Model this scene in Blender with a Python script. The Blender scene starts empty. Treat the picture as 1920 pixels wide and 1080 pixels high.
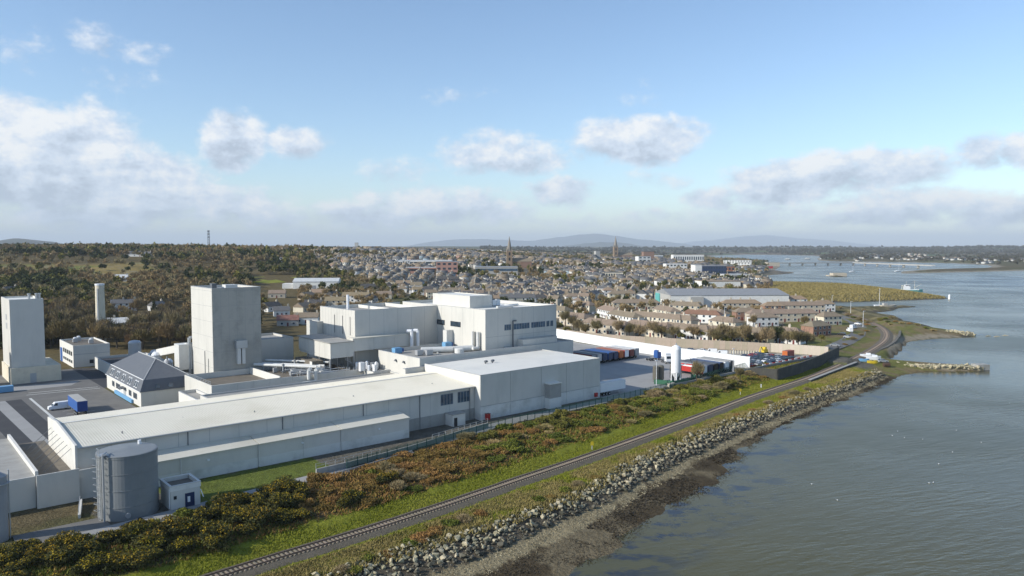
import bpy, math, random
import numpy as np
from mathutils import Matrix, Vector

rnd = random.Random(7)
nrng = np.random.default_rng(11)
scene = bpy.context.scene
COL = scene.collection

# ------------------------------------------------------------------ camera
FPX, CAMZ, HORIZON = 1400.0, 50.0, 462.0        # focal length in photo pixels, height above the water, horizon row
PITCH = math.atan((540 - HORIZON) / FPX)
cam_data = bpy.data.cameras.new('camera')
cam_data.sensor_width = 36.0
cam_data.lens = FPX / 1920 * 36.0
cam_data.clip_start = 0.5
cam_data.clip_end = 60000
cam = bpy.data.objects.new('camera', cam_data)
COL.objects.link(cam)
cam.location = (0, 0, CAMZ)
cam.rotation_euler = (math.pi / 2 - PITCH, 0, 0)
scene.camera = cam

# ------------------------------------------------------------------ render and exposure
scene.view_settings.view_transform = 'Standard'
scene.view_settings.look = 'None'
scene.view_settings.gamma = 1.0
scene.view_settings.exposure = 0.6
scene.view_settings.use_curve_mapping = False
scene.render.engine = 'CYCLES'
scene.cycles.use_denoising = True
scene.cycles.max_bounces = 6
scene.cycles.diffuse_bounces = 3
scene.cycles.glossy_bounces = 3
scene.cycles.transmission_bounces = 2
scene.cycles.volume_bounces = 0
scene.cycles.transparent_max_bounces = 8
scene.cycles.caustics_reflective = False
scene.cycles.caustics_refractive = False

# ------------------------------------------------------------------ sun and sky
SUN_EL = math.radians(28.0)
TRAVEL = Vector((0.91, 0.415, 0)).normalized()      # the way the light runs over the ground
sun_dir = Vector((-TRAVEL.x * math.cos(SUN_EL), -TRAVEL.y * math.cos(SUN_EL), math.sin(SUN_EL)))
sun_data = bpy.data.lights.new('sun', 'SUN')
sun_data.energy = 3.5
sun_data.angle = math.radians(0.55)
sun_data.color = (1.0, 0.95, 0.86)
sun = bpy.data.objects.new('sun', sun_data)
COL.objects.link(sun)
sun.rotation_euler = sun_dir.to_track_quat('Z', 'Y').to_euler()
sun.location = (-300, -150, 200)

world = bpy.data.worlds.new('World')
scene.world = world
world.use_nodes = True


def build_sky():
    nt = world.node_tree
    nt.nodes.clear()
    N, L = nt.nodes, nt.links

    def math_(op, a, b=None, c=None, clamp=False):
        n = N.new('ShaderNodeMath')
        n.operation = op
        n.use_clamp = clamp
        for i, v in enumerate((a, b, c)):
            if v is None:
                continue
            if isinstance(v, (int, float)):
                n.inputs[i].default_value = v
            else:
                L.new(v, n.inputs[i])
        return n.outputs[0]

    out = N.new('ShaderNodeOutputWorld')
    sky = N.new('ShaderNodeTexSky')
    sky.sky_type = 'NISHITA'
    sky.sun_disc = False
    sky.sun_elevation = SUN_EL
    sky.sun_rotation = math.atan2(sun_dir.x, sun_dir.y)
    sky.altitude = 50
    sky.air_density = 1.0
    sky.dust_density = 0.35
    sky.ozone_density = 2.9
    bg = N.new('ShaderNodeBackground')
    bg.inputs['Strength'].default_value = 0.122
    L.new(sky.outputs[0], bg.inputs['Color'])

    geo = N.new('ShaderNodeTexCoord')
    sep = N.new('ShaderNodeSeparateXYZ')
    L.new(geo.outputs['Generated'], sep.inputs[0])
    X, Y, Z = sep.outputs
    az = math_('ARCTAN2', X, Y)
    el = math_('ARCSINE', Z)
    # domain in (azimuth, stretched elevation)
    comb = N.new('ShaderNodeCombineXYZ')
    L.new(az, comb.inputs[0])
    L.new(math_('MULTIPLY', el, 1.5), comb.inputs[1])

    def noise(scale, detail, rough, vec, dims='3D'):
        n = N.new('ShaderNodeTexNoise')
        n.inputs['Scale'].default_value = scale
        n.inputs['Detail'].default_value = detail
        n.inputs['Roughness'].default_value = rough
        L.new(vec, n.inputs['Vector'])
        return n.outputs
    warp = noise(9.0, 4, 0.6, comb.outputs[0])[1]
    wsep = N.new('ShaderNodeSeparateXYZ')
    L.new(warp, wsep.inputs[0])
    waz = math_('ADD', az, math_('MULTIPLY', math_('SUBTRACT', wsep.outputs[0], 0.5), 0.075))
    wel = math_('ADD', el, math_('MULTIPLY', math_('SUBTRACT', wsep.outputs[1], 0.5), 0.045))
    # clouds: direction of the middle (as photo pixels), half sizes, density
    clouds = [(30, 285, 175, 105, 1.25), (120, 335, 190, 60, 1.1), (330, 375, 230, 46, .85), (55, 85, 75, 48, .42), (215, 75, 75, 40, .48),
              (265, 100, 80, 30, .42), (235, 150, 95, 34, .36), (450, 262, 72, 58, 1.0), (570, 272, 72, 38, .8), (250, 275, 60, 40, .5),
              (930, 290, 125, 44, .72), (750, 325, 80, 34, .45), (1195, 264, 130, 50, 1.0), (1105, 265, 55, 36, .5), (1050, 362, 72, 32, .75),
              (780, 386, 190, 38, .66), (860, 182, 60, 26, .34), (1215, 172, 80, 30, .32), (1235, 338, 95, 26, .4), (1470, 345, 120, 50, .95),
              (1330, 372, 75, 22, .65), (1650, 325, 140, 54, .85), (1840, 282, 80, 42, .75), (1910, 285, 60, 45, .75), (1730, 382, 220, 38, .68),
              (2060, 300, 160, 60, .9), (-170, 300, 160, 70, .9), (1930, 20, 40, 30, .35), (1560, 405, 200, 22, .42), (600, 420, 230, 18, .4),
              (200, 402, 250, 32, .72), (480, 400, 170, 26, .6), (660, 398, 110, 26, .62), (880, 392, 150, 34, .72), (1060, 412, 110, 18, .45), (1250, 408, 130, 20, .5), (1420, 398, 150, 26, .62), (1660, 404, 180, 30, .66), (1880, 398, 150, 40, .72),
              (170, 250, 110, 70, .8), (300, 330, 130, 50, .8), (1560, 330, 110, 44, .8), (1000, 300, 70, 34, .7), (700, 400, 150, 36, .7)]
    A = T = None
    for (cx, cy, rx, ry, w) in clouds:
        a0 = math.atan((cx - 960) / FPX)
        hyp = math.hypot(FPX, cx - 960)
        e0 = math.atan((HORIZON - cy) / hyp)
        ra, re = rx * math.cos(a0) / hyp, ry / hyp
        dx = math_('MULTIPLY', math_('SUBTRACT', waz, a0), 1 / ra)
        dy = math_('MULTIPLY', math_('SUBTRACT', wel, e0), 1 / re)
        d2 = math_('MULTIPLY_ADD', dx, dx, math_('MULTIPLY', dy, dy))
        m = math_('MULTIPLY', math_('MAXIMUM', math_('MULTIPLY_ADD', d2, -0.62, 1.0), 0.0), w)
        A = m if A is None else math_('MAXIMUM', A, m)
        t = math_('MULTIPLY', m, dy)
        T = t if T is None else math_('ADD', T, t)
    # the same kind of cloud field everywhere outside the frame
    gen = noise(3.2, 5, 0.58, geo.outputs['Generated'])[0]
    absaz = math_('ABSOLUTE', az)
    outside = math_('MULTIPLY', math_('SUBTRACT', math_('MAXIMUM', absaz, math_('MULTIPLY', el, 2.0)), 0.68), 5.0, clamp=True)
    A = math_('MAXIMUM', A, math_('MULTIPLY', outside, math_('MULTIPLY', math_('SUBTRACT', gen, 0.58), 5.0, clamp=True)))
    # low bank of cloud on the horizon
    band = math_('MULTIPLY', math_('SUBTRACT', 0.050, el), 14.0, clamp=True)
    det = noise(22.0, 9, 0.66, comb.outputs[0])[0]
    det2 = noise(60.0, 4, 0.6, comb.outputs[0])[0]
    dens = math_('ADD', math_('MULTIPLY', A, 1.15), math_('MULTIPLY', math_('SUBTRACT', det, 0.5), 1.25))
    dens = math_('ADD', dens, math_('MULTIPLY', math_('SUBTRACT', det2, 0.5), 0.35))
    dens = math_('MAXIMUM', dens, math_('MULTIPLY', band, math_('ADD', 0.10, det)))
    mr = N.new('ShaderNodeMapRange')
    mr.interpolation_type = 'SMOOTHSTEP'
    L.new(dens, mr.inputs[0])
    mr.inputs[1].default_value = 0.22
    mr.inputs[2].default_value = 0.80
    mr.inputs[3].default_value = 0.0
    mr.inputs[4].default_value = 0.93
    # brightness of a cloud: sunlit heads, grey bases
    off = N.new('ShaderNodeVectorMath')
    off.operation = 'ADD'
    off.inputs[1].default_value = (-0.020, 0.016, 0)
    L.new(comb.outputs[0], off.inputs[0])
    det_s = noise(22.0, 9, 0.66, off.outputs[0])[0]
    emb = math_('MULTIPLY', math_('SUBTRACT', det, det_s), 2.5)
    lit = math_('ADD', math_('MULTIPLY_ADD', T, 0.48, 0.55), emb, clamp=True)
    ramp = N.new('ShaderNodeValToRGB')
    cr = ramp.color_ramp
    cr.elements[0].position, cr.elements[0].color = 0.0, (0.33, 0.38, 0.455, 1)
    cr.elements[1].position, cr.elements[1].color = 1.0, (0.67, 0.675, 0.675, 1)
    e = cr.elements.new(0.5)
    e.color = (0.48, 0.54, 0.625, 1)
    L.new(lit, ramp.inputs[0])
    bgc = N.new('ShaderNodeBackground')
    bgc.inputs['Strength'].default_value = 1.0
    L.new(ramp.outputs[0], bgc.inputs['Color'])
    mix = N.new('ShaderNodeMixShader')
    L.new(mr.outputs[0], mix.inputs[0])
    L.new(bg.outputs[0], mix.inputs[1])
    L.new(bgc.outputs[0], mix.inputs[2])
    L.new(mix.outputs[0], out.inputs['Surface'])
    world.cycles.sampling_method = 'MANUAL'
    world.cycles.sample_map_resolution = 512


build_sky()

# ------------------------------------------------------------------ places: photo pixel -> point on a level, and the works' own axes
CP, SP = math.cos(PITCH), math.sin(PITCH)


def at(px, py, z):
    a, b = (px - 960) / FPX, (540 - py) / FPX
    t = (z - CAMZ) / (-SP + b * CP)
    return Vector((a * t, (CP + b * SP) * t, z))


THETA = math.radians(90 - 49.2)                    # the works' long axis, from +X
UU = Vector((math.cos(THETA), math.sin(THETA), 0))
VV = Vector((-math.sin(THETA), math.cos(THETA), 0))
YARD = 4.0
ORG = at(1125, 745, YARD)


def fw(a, b, z=YARD):
    p = ORG + UU * a + VV * b
    return Vector((p.x, p.y, z))


def to_ab(p):
    d = Vector((p[0] - ORG.x, p[1] - ORG.y, 0))
    return d.dot(UU), d.dot(VV)


# ------------------------------------------------------------------ materials
def nodes_of(name):
    m = bpy.data.materials.new(name)
    m.use_nodes = True
    nt = m.node_tree
    bsdf = nt.nodes['Principled BSDF']
    return m, nt, bsdf


def mixc(nt, fac, c1, c2, blend='MIX'):
    n = nt.nodes.new('ShaderNodeMix')
    n.data_type = 'RGBA'
    n.blend_type = blend
    for sock, v in ((n.inputs[0], fac), (n.inputs[6], c1), (n.inputs[7], c2)):
        if isinstance(v, (int, float)):
            sock.default_value = v
        elif isinstance(v, tuple):
            sock.default_value = v if len(v) == 4 else (*v, 1)
        else:
            nt.links.new(v, sock)
    return n.outputs[2]


def noise_fac(nt, scale, detail=4, rough=0.6, lo=0.35, hi=0.65, stretch=None, coord='Object'):
    tc = nt.nodes.new('ShaderNodeTexCoord')
    vec = tc.outputs[coord]
    if stretch:
        mp = nt.nodes.new('ShaderNodeMapping')
        mp.inputs['Scale'].default_value = stretch
        nt.links.new(vec, mp.inputs[0])
        vec = mp.outputs[0]
    nz = nt.nodes.new('ShaderNodeTexNoise')
    nz.inputs['Scale'].default_value = scale
    nz.inputs['Detail'].default_value = detail
    nz.inputs['Roughness'].default_value = rough
    nt.links.new(vec, nz.inputs['Vector'])
    mr = nt.nodes.new('ShaderNodeMapRange')
    nt.links.new(nz.outputs[0], mr.inputs[0])
    mr.inputs[1].default_value, mr.inputs[2].default_value = lo, hi
    return mr.outputs[0]


def mat(name, col, rough=0.7, var=0.12, scale=0.6, dirt=None, dirt_amt=0.35, dirt_scale=0.25, ribs=0, metal=0.0, bump=0.0, bump_scale=8.0,
        rand=0.0, spec=0.4, rib_depth=0.5, streak=False):
    m, nt, b = nodes_of(name)
    c2 = tuple(max(0, c * (1 - var)) for c in col)
    c = mixc(nt, noise_fac(nt, scale, 5, 0.65, 0.3, 0.7), col, c2)
    if dirt:
        st = (1, 1, 0.22) if streak else None
        f = noise_fac(nt, dirt_scale, 6, 0.7, 0.48, 0.72, stretch=st)
        mm = nt.nodes.new('ShaderNodeMath')
        mm.operation = 'MULTIPLY'
        nt.links.new(f, mm.inputs[0])
        mm.inputs[1].default_value = dirt_amt
        c = mixc(nt, mm.outputs[0], c, dirt)
    if rand:
        oi = nt.nodes.new('ShaderNodeObjectInfo')
        hs = nt.nodes.new('ShaderNodeHueSaturation')
        mr = nt.nodes.new('ShaderNodeMapRange')
        nt.links.new(oi.outputs['Random'], mr.inputs[0])
        mr.inputs[3].default_value, mr.inputs[4].default_value = 1 - rand, 1 + rand
        nt.links.new(mr.outputs[0], hs.inputs['Value'])
        mr2 = nt.nodes.new('ShaderNodeMapRange')
        nt.links.new(oi.outputs['Random'], mr2.inputs[0])
        mr2.inputs[3].default_value, mr2.inputs[4].default_value = 0.515, 0.485
        nt.links.new(mr2.outputs[0], hs.inputs['Hue'])
        nt.links.new(c, hs.inputs['Color'])
        c = hs.outputs[0]
    nt.links.new(c, b.inputs['Base Color'])
    b.inputs['Roughness'].default_value = rough
    b.inputs['Metallic'].default_value = metal
    b.inputs['Specular IOR Level'].default_value = spec
    if ribs or bump:
        bp = nt.nodes.new('ShaderNodeBump')
        if ribs:                                   # profiled sheet: upright ribs `ribs` metres apart
            tc = nt.nodes.new('ShaderNodeTexCoord')
            sx = nt.nodes.new('ShaderNodeSeparateXYZ')
            nt.links.new(tc.outputs['Object'], sx.inputs[0])
            ad = nt.nodes.new('ShaderNodeMath')
            nt.links.new(sx.outputs[0], ad.inputs[0])
            nt.links.new(sx.outputs[1], ad.inputs[1])
            sn = nt.nodes.new('ShaderNodeMath')
            sn.operation = 'SINE'
            ml = nt.nodes.new('ShaderNodeMath')
            ml.operation = 'MULTIPLY'
            nt.links.new(ad.outputs[0], ml.inputs[0])
            ml.inputs[1].default_value = 2 * math.pi / ribs
            nt.links.new(ml.outputs[0], sn.inputs[0])
            nt.links.new(sn.outputs[0], bp.inputs['Height'])
            bp.inputs['Strength'].default_value = rib_depth
            bp.inputs['Distance'].default_value = 0.03
        else:
            f = noise_fac(nt, bump_scale, 6, 0.7, 0.0, 1.0)
            nt.links.new(f, bp.inputs['Height'])
            bp.inputs['Strength'].default_value = bump
            bp.inputs['Distance'].default_value = 0.2
        nt.links.new(bp.outputs[0], b.inputs['Normal'])
    return m


def glassm(name, col=(0.02, 0.03, 0.04), rough=0.12):
    m, nt, b = nodes_of(name)
    c = mixc(nt, noise_fac(nt, 0.7, 3), col, tuple(x * 2.2 for x in col))
    nt.links.new(c, b.inputs['Base Color'])
    b.inputs['Roughness'].default_value = rough
    b.inputs['Specular IOR Level'].default_value = 0.7
    return m


M = {}
M['clad'] = mat('white_cladding', (0.60, 0.582, 0.53), 0.55, 0.05, 0.3, (0.42, 0.42, 0.38), 0.45, 0.28, streak=True)
M['clad_stained_shaded'] = mat('stained_shaded_white_cladding', (0.42, 0.405, 0.36), 0.6, 0.08, 0.3, (0.22, 0.22, 0.20), 0.80, 0.16)  # stain patches, with the tower front's shade put into the base colour
M['render_white'] = mat('white_painted_wall', (0.66, 0.642, 0.59), 0.75, 0.06, 0.4, (0.45, 0.45, 0.40), 0.32, 0.22, streak=True)
M['plinth'] = mat('white_plinth_blockwork', (0.66, 0.66, 0.62), 0.8, 0.07, 0.6, (0.30, 0.30, 0.26), 0.55, 0.20)
M['roof_cream'] = mat('cream_roof_sheet', (0.66, 0.625, 0.525), 0.55, 0.05, 0.10, (0.47, 0.435, 0.33), 0.5, 0.09)
M['roof_white'] = mat('white_roof_sheet', (0.77, 0.745, 0.67), 0.55, 0.04, 0.12, (0.56, 0.56, 0.52), 0.4, 0.12)
M['roof_brown'] = mat('brown_gravel_roof', (0.19, 0.165, 0.13), 0.95, 0.25, 0.5, (0.10, 0.09, 0.07), 0.5, 0.3)
M['roof_grey'] = mat('grey_felt_roof', (0.36, 0.35, 0.32), 0.9, 0.15, 0.4, (0.20, 0.19, 0.17), 0.4, 0.2)
M['joint'] = mat('panel_joint_grey', (0.30, 0.31, 0.31), 0.7)  # even grey of the joint strips and gaps between panels
M['coping'] = mat('grey_coping', (0.42, 0.43, 0.43), 0.6, 0.1)
M['slate'] = mat('grey_slate', (0.115, 0.125, 0.14), 0.65, 0.12, 1.2, (0.2, 0.2, 0.2), 0.2, 0.4)
M['dark'] = mat('dark_opening', (0.02, 0.022, 0.025), 0.6)
M['glass'] = glassm('window_glass')
M['glass_blue'] = glassm('blue_window_glass', (0.035, 0.06, 0.09), 0.1)
M['pipe_grey'] = mat('grey_pipe', (0.13, 0.14, 0.15), 0.5)
M['pipe_white'] = mat('white_lagged_pipe', (0.66, 0.66, 0.63), 0.5, 0.1, 1.0, (0.4, 0.38, 0.33), 0.3, 0.6)
M['steel'] = mat('galvanised_steel', (0.48, 0.50, 0.51), 0.45, 0.12, metal=0.5)
M['tank'] = mat('grey_tank_paint', (0.22, 0.235, 0.24), 0.5, 0.10, 0.4, (0.20, 0.21, 0.21), 0.3, 0.15)
M['tank_white'] = mat('white_tank_paint', (0.80, 0.81, 0.82), 0.4, 0.04)
M['silo_brown'] = mat('brown_silo_paint', (0.135, 0.125, 0.10), 0.5, 0.1)
M['blue'] = mat('blue_paint', (0.03, 0.10, 0.32), 0.5, 0.1)
M['blue_light'] = mat('light_blue_paint', (0.16, 0.36, 0.58), 0.5, 0.1)
M['blue_door'] = mat('dark_blue_door', (0.012, 0.03, 0.09), 0.5)
M['red'] = mat('red_paint', (0.45, 0.03, 0.025), 0.5)
M['orange'] = mat('orange_paint', (0.50, 0.13, 0.03), 0.5)
M['maroon'] = mat('maroon_paint', (0.17, 0.035, 0.03), 0.5)
M['navy'] = mat('navy_paint', (0.03, 0.05, 0.11), 0.5)
M['grey_paint'] = mat('grey_paint', (0.30, 0.31, 0.32), 0.5)
M['white_paint'] = mat('white_paint', (0.78, 0.79, 0.79), 0.5, 0.05)
M['silver_paint'] = mat('silver_paint', (0.45, 0.46, 0.47), 0.35, 0.05, metal=0.3)
M['black_paint'] = mat('black_paint', (0.015, 0.015, 0.018), 0.35, 0.05)
M['green_paint'] = mat('green_paint', (0.04, 0.14, 0.08), 0.5)
M['yellow_paint'] = mat('yellow_paint', (0.65, 0.48, 0.03), 0.5)
M['teal_paint'] = mat('teal_paint', (0.12, 0.42, 0.40), 0.5)
M['tyre'] = mat('tyre_rubber', (0.02, 0.02, 0.02), 0.85)
M['green_mesh'] = mat('green_fence_steel', (0.018, 0.085, 0.065), 0.6)
M['asphalt'] = mat('asphalt', (0.165, 0.158, 0.145), 0.9, 0.25, 0.15, (0.25, 0.235, 0.205), 0.5, 0.06)
M['asphalt_dark'] = mat('dark_asphalt', (0.05, 0.05, 0.053), 0.9, 0.2, 0.3, (0.10, 0.10, 0.095), 0.4, 0.15)
M['concrete'] = mat('yard_concrete', (0.33, 0.325, 0.31), 0.9, 0.12, 0.1, (0.20, 0.195, 0.185), 0.5, 0.07)
M['concrete_wall'] = mat('grey_concrete_wall', (0.36, 0.355, 0.33), 0.9, 0.15, 0.4, (0.16, 0.16, 0.13), 0.5, 0.3, streak=True)
M['gravel'] = mat('pale_gravel', (0.40, 0.37, 0.31), 0.95, 0.15, 0.5, (0.25, 0.22, 0.18), 0.5, 0.1)
M['paint_line'] = mat('road_paint', (0.62, 0.62, 0.58), 0.8, 0.2, 2.0)
M['paint_yellow'] = mat('yellow_road_paint', (0.55, 0.45, 0.14), 0.8, 0.3, 2.0)
M['panel_white'] = mat('white_precast_panel', (0.74, 0.75, 0.74), 0.75, 0.06, 0.5, (0.50, 0.49, 0.45), 0.3, 0.3, rand=0.04)
M['panel_tan'] = mat('tan_precast_panel', (0.41, 0.34, 0.26), 0.85, 0.12, 0.5, (0.25, 0.2, 0.15), 0.4, 0.3, rand=0.10)
M['wall_dark'] = mat('dark_stone_wall', (0.07, 0.068, 0.06), 0.95, 0.3, 0.8, (0.14, 0.14, 0.10), 0.5, 0.4, bump=0.5, bump_scale=2.0)
M['stone'] = mat('rock_armour_stone', (0.45, 0.40, 0.26), 0.9, 0.25, 0.9, (0.13, 0.125, 0.10), 0.5, 0.6, rand=0.38, bump=0.4, bump_scale=3.0)
M['ballast'] = mat('track_ballast', (0.165, 0.140, 0.100), 0.95, 0.45, 3.5, (0.07, 0.06, 0.045), 0.7, 0.9, bump=0.9, bump_scale=7.0)
M['rust'] = mat('rusty_rail_steel', (0.105, 0.065, 0.045), 0.6, 0.2, 1.0, metal=0.2)
M['sleeper'] = mat('concrete_sleeper', (0.26, 0.215, 0.16), 0.9, 0.15, 1.0, rand=0.1)
M['leaf_gorse'] = mat('gorse_leaf', (0.075, 0.078, 0.024), 0.75, 0.35, 1.2, rand=0.2, spec=0.15)
M['gorse_flower'] = mat('gorse_flower', (0.42, 0.29, 0.022), 0.7, 0.3, 2.0, rand=0.1, spec=0.1)
M['bracken'] = mat('dead_bracken', (0.33, 0.205, 0.065), 0.85, 0.55, 0.9, rand=0.22, spec=0.1)
M['bramble'] = mat('bramble_leaf', (0.165, 0.185, 0.030), 0.8, 0.5, 0.9, rand=0.25, spec=0.15)
M['reed'] = mat('pale_dry_grass', (0.40, 0.32, 0.14), 0.9, 0.3, 0.9, rand=0.15, spec=0.1)
M['grass'] = mat('grass_blade', (0.235, 0.255, 0.024), 0.8, 0.35, 0.15, (0.30, 0.27, 0.06), 0.6, 0.1, spec=0.15)
M['twig_brown'] = mat('bare_twig', (0.265, 0.205, 0.095), 0.9, 0.3, 0.5, rand=0.25, spec=0.1)
M['twig_grey'] = mat('grey_bare_twig', (0.31, 0.25, 0.13), 0.9, 0.3, 0.5, rand=0.25, spec=0.1)
M['twig_red'] = mat('reddish_bare_twig', (0.26, 0.185, 0.09), 0.9, 0.3, 0.5, rand=0.2, spec=0.1)
M['leaf_dark'] = mat('evergreen_leaf', (0.060, 0.072, 0.020), 0.8, 0.35, 0.6, rand=0.25, spec=0.15)
M['leaf_olive'] = mat('olive_leaf', (0.175, 0.165, 0.036), 0.8, 0.35, 0.6, rand=0.25, spec=0.15)
M['bark'] = mat('bark', (0.085, 0.068, 0.050), 0.9, 0.3, 2.0)
for k, c in dict(white=(0.74, 0.73, 0.69), cream=(0.66, 0.60, 0.47), grey=(0.42, 0.41, 0.38), buff=(0.52, 0.46, 0.36), pink=(0.50, 0.33, 0.27),
                 yellow=(0.62, 0.54, 0.33), brick=(0.30, 0.175, 0.12), blue=(0.35, 0.45, 0.52), darkgrey=(0.13, 0.13, 0.135)).items():
    M['w_' + k] = mat('house_wall_' + k, c, 0.85, 0.08, 0.5, tuple(x * 0.6 for x in c), 0.35, 0.5)
for k, c in dict(brown=(0.27, 0.210, 0.150), tan=(0.30, 0.225, 0.145), dark=(0.085, 0.080, 0.078), red=(0.26, 0.135, 0.095), slate=(0.150, 0.148, 0.150),
                 white=(0.62, 0.63, 0.62), grey=(0.30, 0.31, 0.32)).items():
    M['r_' + k] = mat('house_roof_' + k, c, 0.85, 0.22, 0.8, (0.16, 0.14, 0.07), 0.35, 0.5, rand=0.10)
M['brick_pink'] = mat('pink_brick', (0.42, 0.24, 0.19), 0.85, 0.1, 0.3)
M['brick_brown'] = mat('brown_brick', (0.26, 0.16, 0.115), 0.85, 0.1, 0.3)
M['church_stone'] = mat('church_sandstone', (0.28, 0.20, 0.13), 0.9, 0.18, 0.4)
M['spire_stone'] = mat('spire_stone', (0.27, 0.24, 0.20), 0.9, 0.15, 0.4)


# ------------------------------------------------------------------ mesh helpers
class MB:
    """Collects faces and links them as ONE mesh object."""

    def __init__(s):
        s.v, s.f, s.m = [], [], []

    def add(s, vs, fs, mi=0):
        o = len(s.v)
        s.v.extend(vs)
        s.f.extend([tuple(i + o for i in f) for f in fs])
        s.m.extend([mi] * len(fs))
        return s

    def box(s, x0, x1, y0, y1, z0, z1, mi=0):
        vs = [(x0, y0, z0), (x1, y0, z0), (x1, y1, z0), (x0, y1, z0), (x0, y0, z1), (x1, y0, z1), (x1, y1, z1), (x0, y1, z1)]
        return s.add(vs, [(0, 3, 2, 1), (4, 5, 6, 7), (0, 1, 5, 4), (1, 2, 6, 5), (2, 3, 7, 6), (3, 0, 4, 7)], mi)

    def prism(s, pts, z0, z1, mi=0):
        n = len(pts)
        vs = [(x, y, z0) for x, y in pts] + [(x, y, z1) for x, y in pts]
        fs = [tuple(range(n - 1, -1, -1)), tuple(range(n, 2 * n))]
        fs += [(i, (i + 1) % n, n + (i + 1) % n, n + i) for i in range(n)]
        return s.add(vs, fs, mi)

    def tube(s, p, q, r, n=6, r2=None, mi=0, cap=True):
        p, q = Vector(p), Vector(q)
        d = (q - p)
        if d.length < 1e-6:
            return s
        d.normalize()
        x = d.orthogonal().normalized()
        y = d.cross(x)
        r2 = r if r2 is None else r2
        vs = []
        for c, rr in ((p, r), (q, r2)):
            for i in range(n):
                t = 2 * math.pi * i / n
                vs.append(tuple(c + x * (math.cos(t) * rr) + y * (math.sin(t) * rr)))
        fs = [(i, (i + 1) % n, n + (i + 1) % n, n + i) for i in range(n)]
        if cap:
            fs += [tuple(range(n - 1, -1, -1)), tuple(range(n, 2 * n))]
        return s.add(vs, fs, mi)

    def path(s, pts, r, n=6, mi=0):
        for a, b in zip(pts[:-1], pts[1:]):
            s.tube(a, b, r, n, mi=mi)
        return s

    def lathe(s, cx, cy, prof, n=24, mi=0):
        vs = []
        for r, z in prof:
            for i in range(n):
                t = 2 * math.pi * i / n
                vs.append((cx + r * math.cos(t), cy + r * math.sin(t), z))
        fs = []
        for k in range(len(prof) - 1):
            for i in range(n):
                fs.append((k * n + i, k * n + (i + 1) % n, (k + 1) * n + (i + 1) % n, (k + 1) * n + i))
        fs += [tuple(range(n - 1, -1, -1)), tuple(range((len(prof) - 1) * n, len(prof) * n))]
        return s.add(vs, fs, mi)

    def bar(s, p, q, w, h, mi=0):
        """level-ish bar of width w and height h from p to q (p, q on its underside)"""
        p, q = Vector(p), Vector(q)
        d = (q - p).normalized()
        side = Vector((-d.y, d.x, 0))
        side = side.normalized() * (w / 2) if side.length > 1e-6 else Vector((w / 2, 0, 0))
        up = d.cross(side).normalized() * h
        if up.z < 0:
            up = -up
        vs = [p - side, p + side, q + side, q - side, p - side + up, p + side + up, q + side + up, q - side + up]
        return s.add([tuple(v) for v in vs], [(0, 1, 2, 3), (7, 6, 5, 4), (0, 4, 5, 1), (1, 5, 6, 2), (2, 6, 7, 3), (3, 7, 4, 0)], mi)

    def quad(s, a, b, c, d, mi=0):
        return s.add([tuple(a), tuple(b), tuple(c), tuple(d)], [(0, 1, 2, 3)], mi)

    def mesh(s, name, mats, off=(0, 0, 0), smooth=False):
        me = bpy.data.meshes.new(name)
        ox, oy, oz = off
        me.from_pydata([(x - ox, y - oy, z - oz) for x, y, z in s.v], [], s.f)
        for mm in (mats if isinstance(mats, (list, tuple)) else [mats]):
            me.materials.append(mm)
        if any(s.m):
            me.polygons.foreach_set('material_index', s.m)
        if smooth:
            me.polygons.foreach_set('use_smooth', [True] * len(s.f))
        me.update()
        return me


def link(name, me, parent=None, loc=None, rz=None):
    o = bpy.data.objects.new(name, me)
    COL.objects.link(o)
    if parent is not None:
        o.parent = parent
    if loc is not None:
        o.location = loc
    if rz is not None:
        o.rotation_euler = (0, 0, rz)
    return o


def tag(o, label=None, cat=None, group=None, kind=None):
    if label:
        o['label'] = label
    if cat:
        o['category'] = cat
    if group:
        o['group'] = group
    if kind:
        o['kind'] = kind
    return o


def empty(name, loc, rz=0.0, label=None, cat=None, group=None):
    o = bpy.data.objects.new(name, None)
    COL.objects.link(o)
    o.location = loc
    o.rotation_euler = (0, 0, rz)
    o.empty_display_size = 0.5
    return tag(o, label, cat, group)


class Fac:
    """A thing standing in the works' own axes: parts are given in (a, b, z) of the works."""

    def __init__(s, name, a, b, label, cat, group=None, z=YARD):
        s.off = (a, b, z)
        s.root = empty(name, fw(a, b, z), THETA, label, cat, group)

    def part(s, name, mb, mats, parent=None, smooth=False):
        return link(name, mb.mesh(name, mats, s.off, smooth), parent or s.root)


def mesh_np(name, verts, faces_flat, nper, mats, midx=None, smooth=False):
    """mesh from arrays: verts (n,3), faces (m*nper)"""
    me = bpy.data.meshes.new(name)
    nv, nf = len(verts), len(faces_flat) // nper
    me.vertices.add(nv)
    me.vertices.foreach_set('co', np.asarray(verts, np.float32).ravel())
    me.loops.add(nf * nper)
    me.loops.foreach_set('vertex_index', np.asarray(faces_flat, np.int32))
    me.polygons.add(nf)
    me.polygons.foreach_set('loop_start', np.arange(0, nf * nper, nper, dtype=np.int32))
    me.polygons.foreach_set('loop_total', np.full(nf, nper, np.int32))
    for mm in (mats if isinstance(mats, (list, tuple)) else [mats]):
        me.materials.append(mm)
    if midx is not None:
        me.polygons.foreach_set('material_index', np.asarray(midx, np.int32))
    if smooth:
        me.polygons.foreach_set('use_smooth', np.ones(nf, bool))
    me.update(calc_edges=True)
    return me

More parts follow.
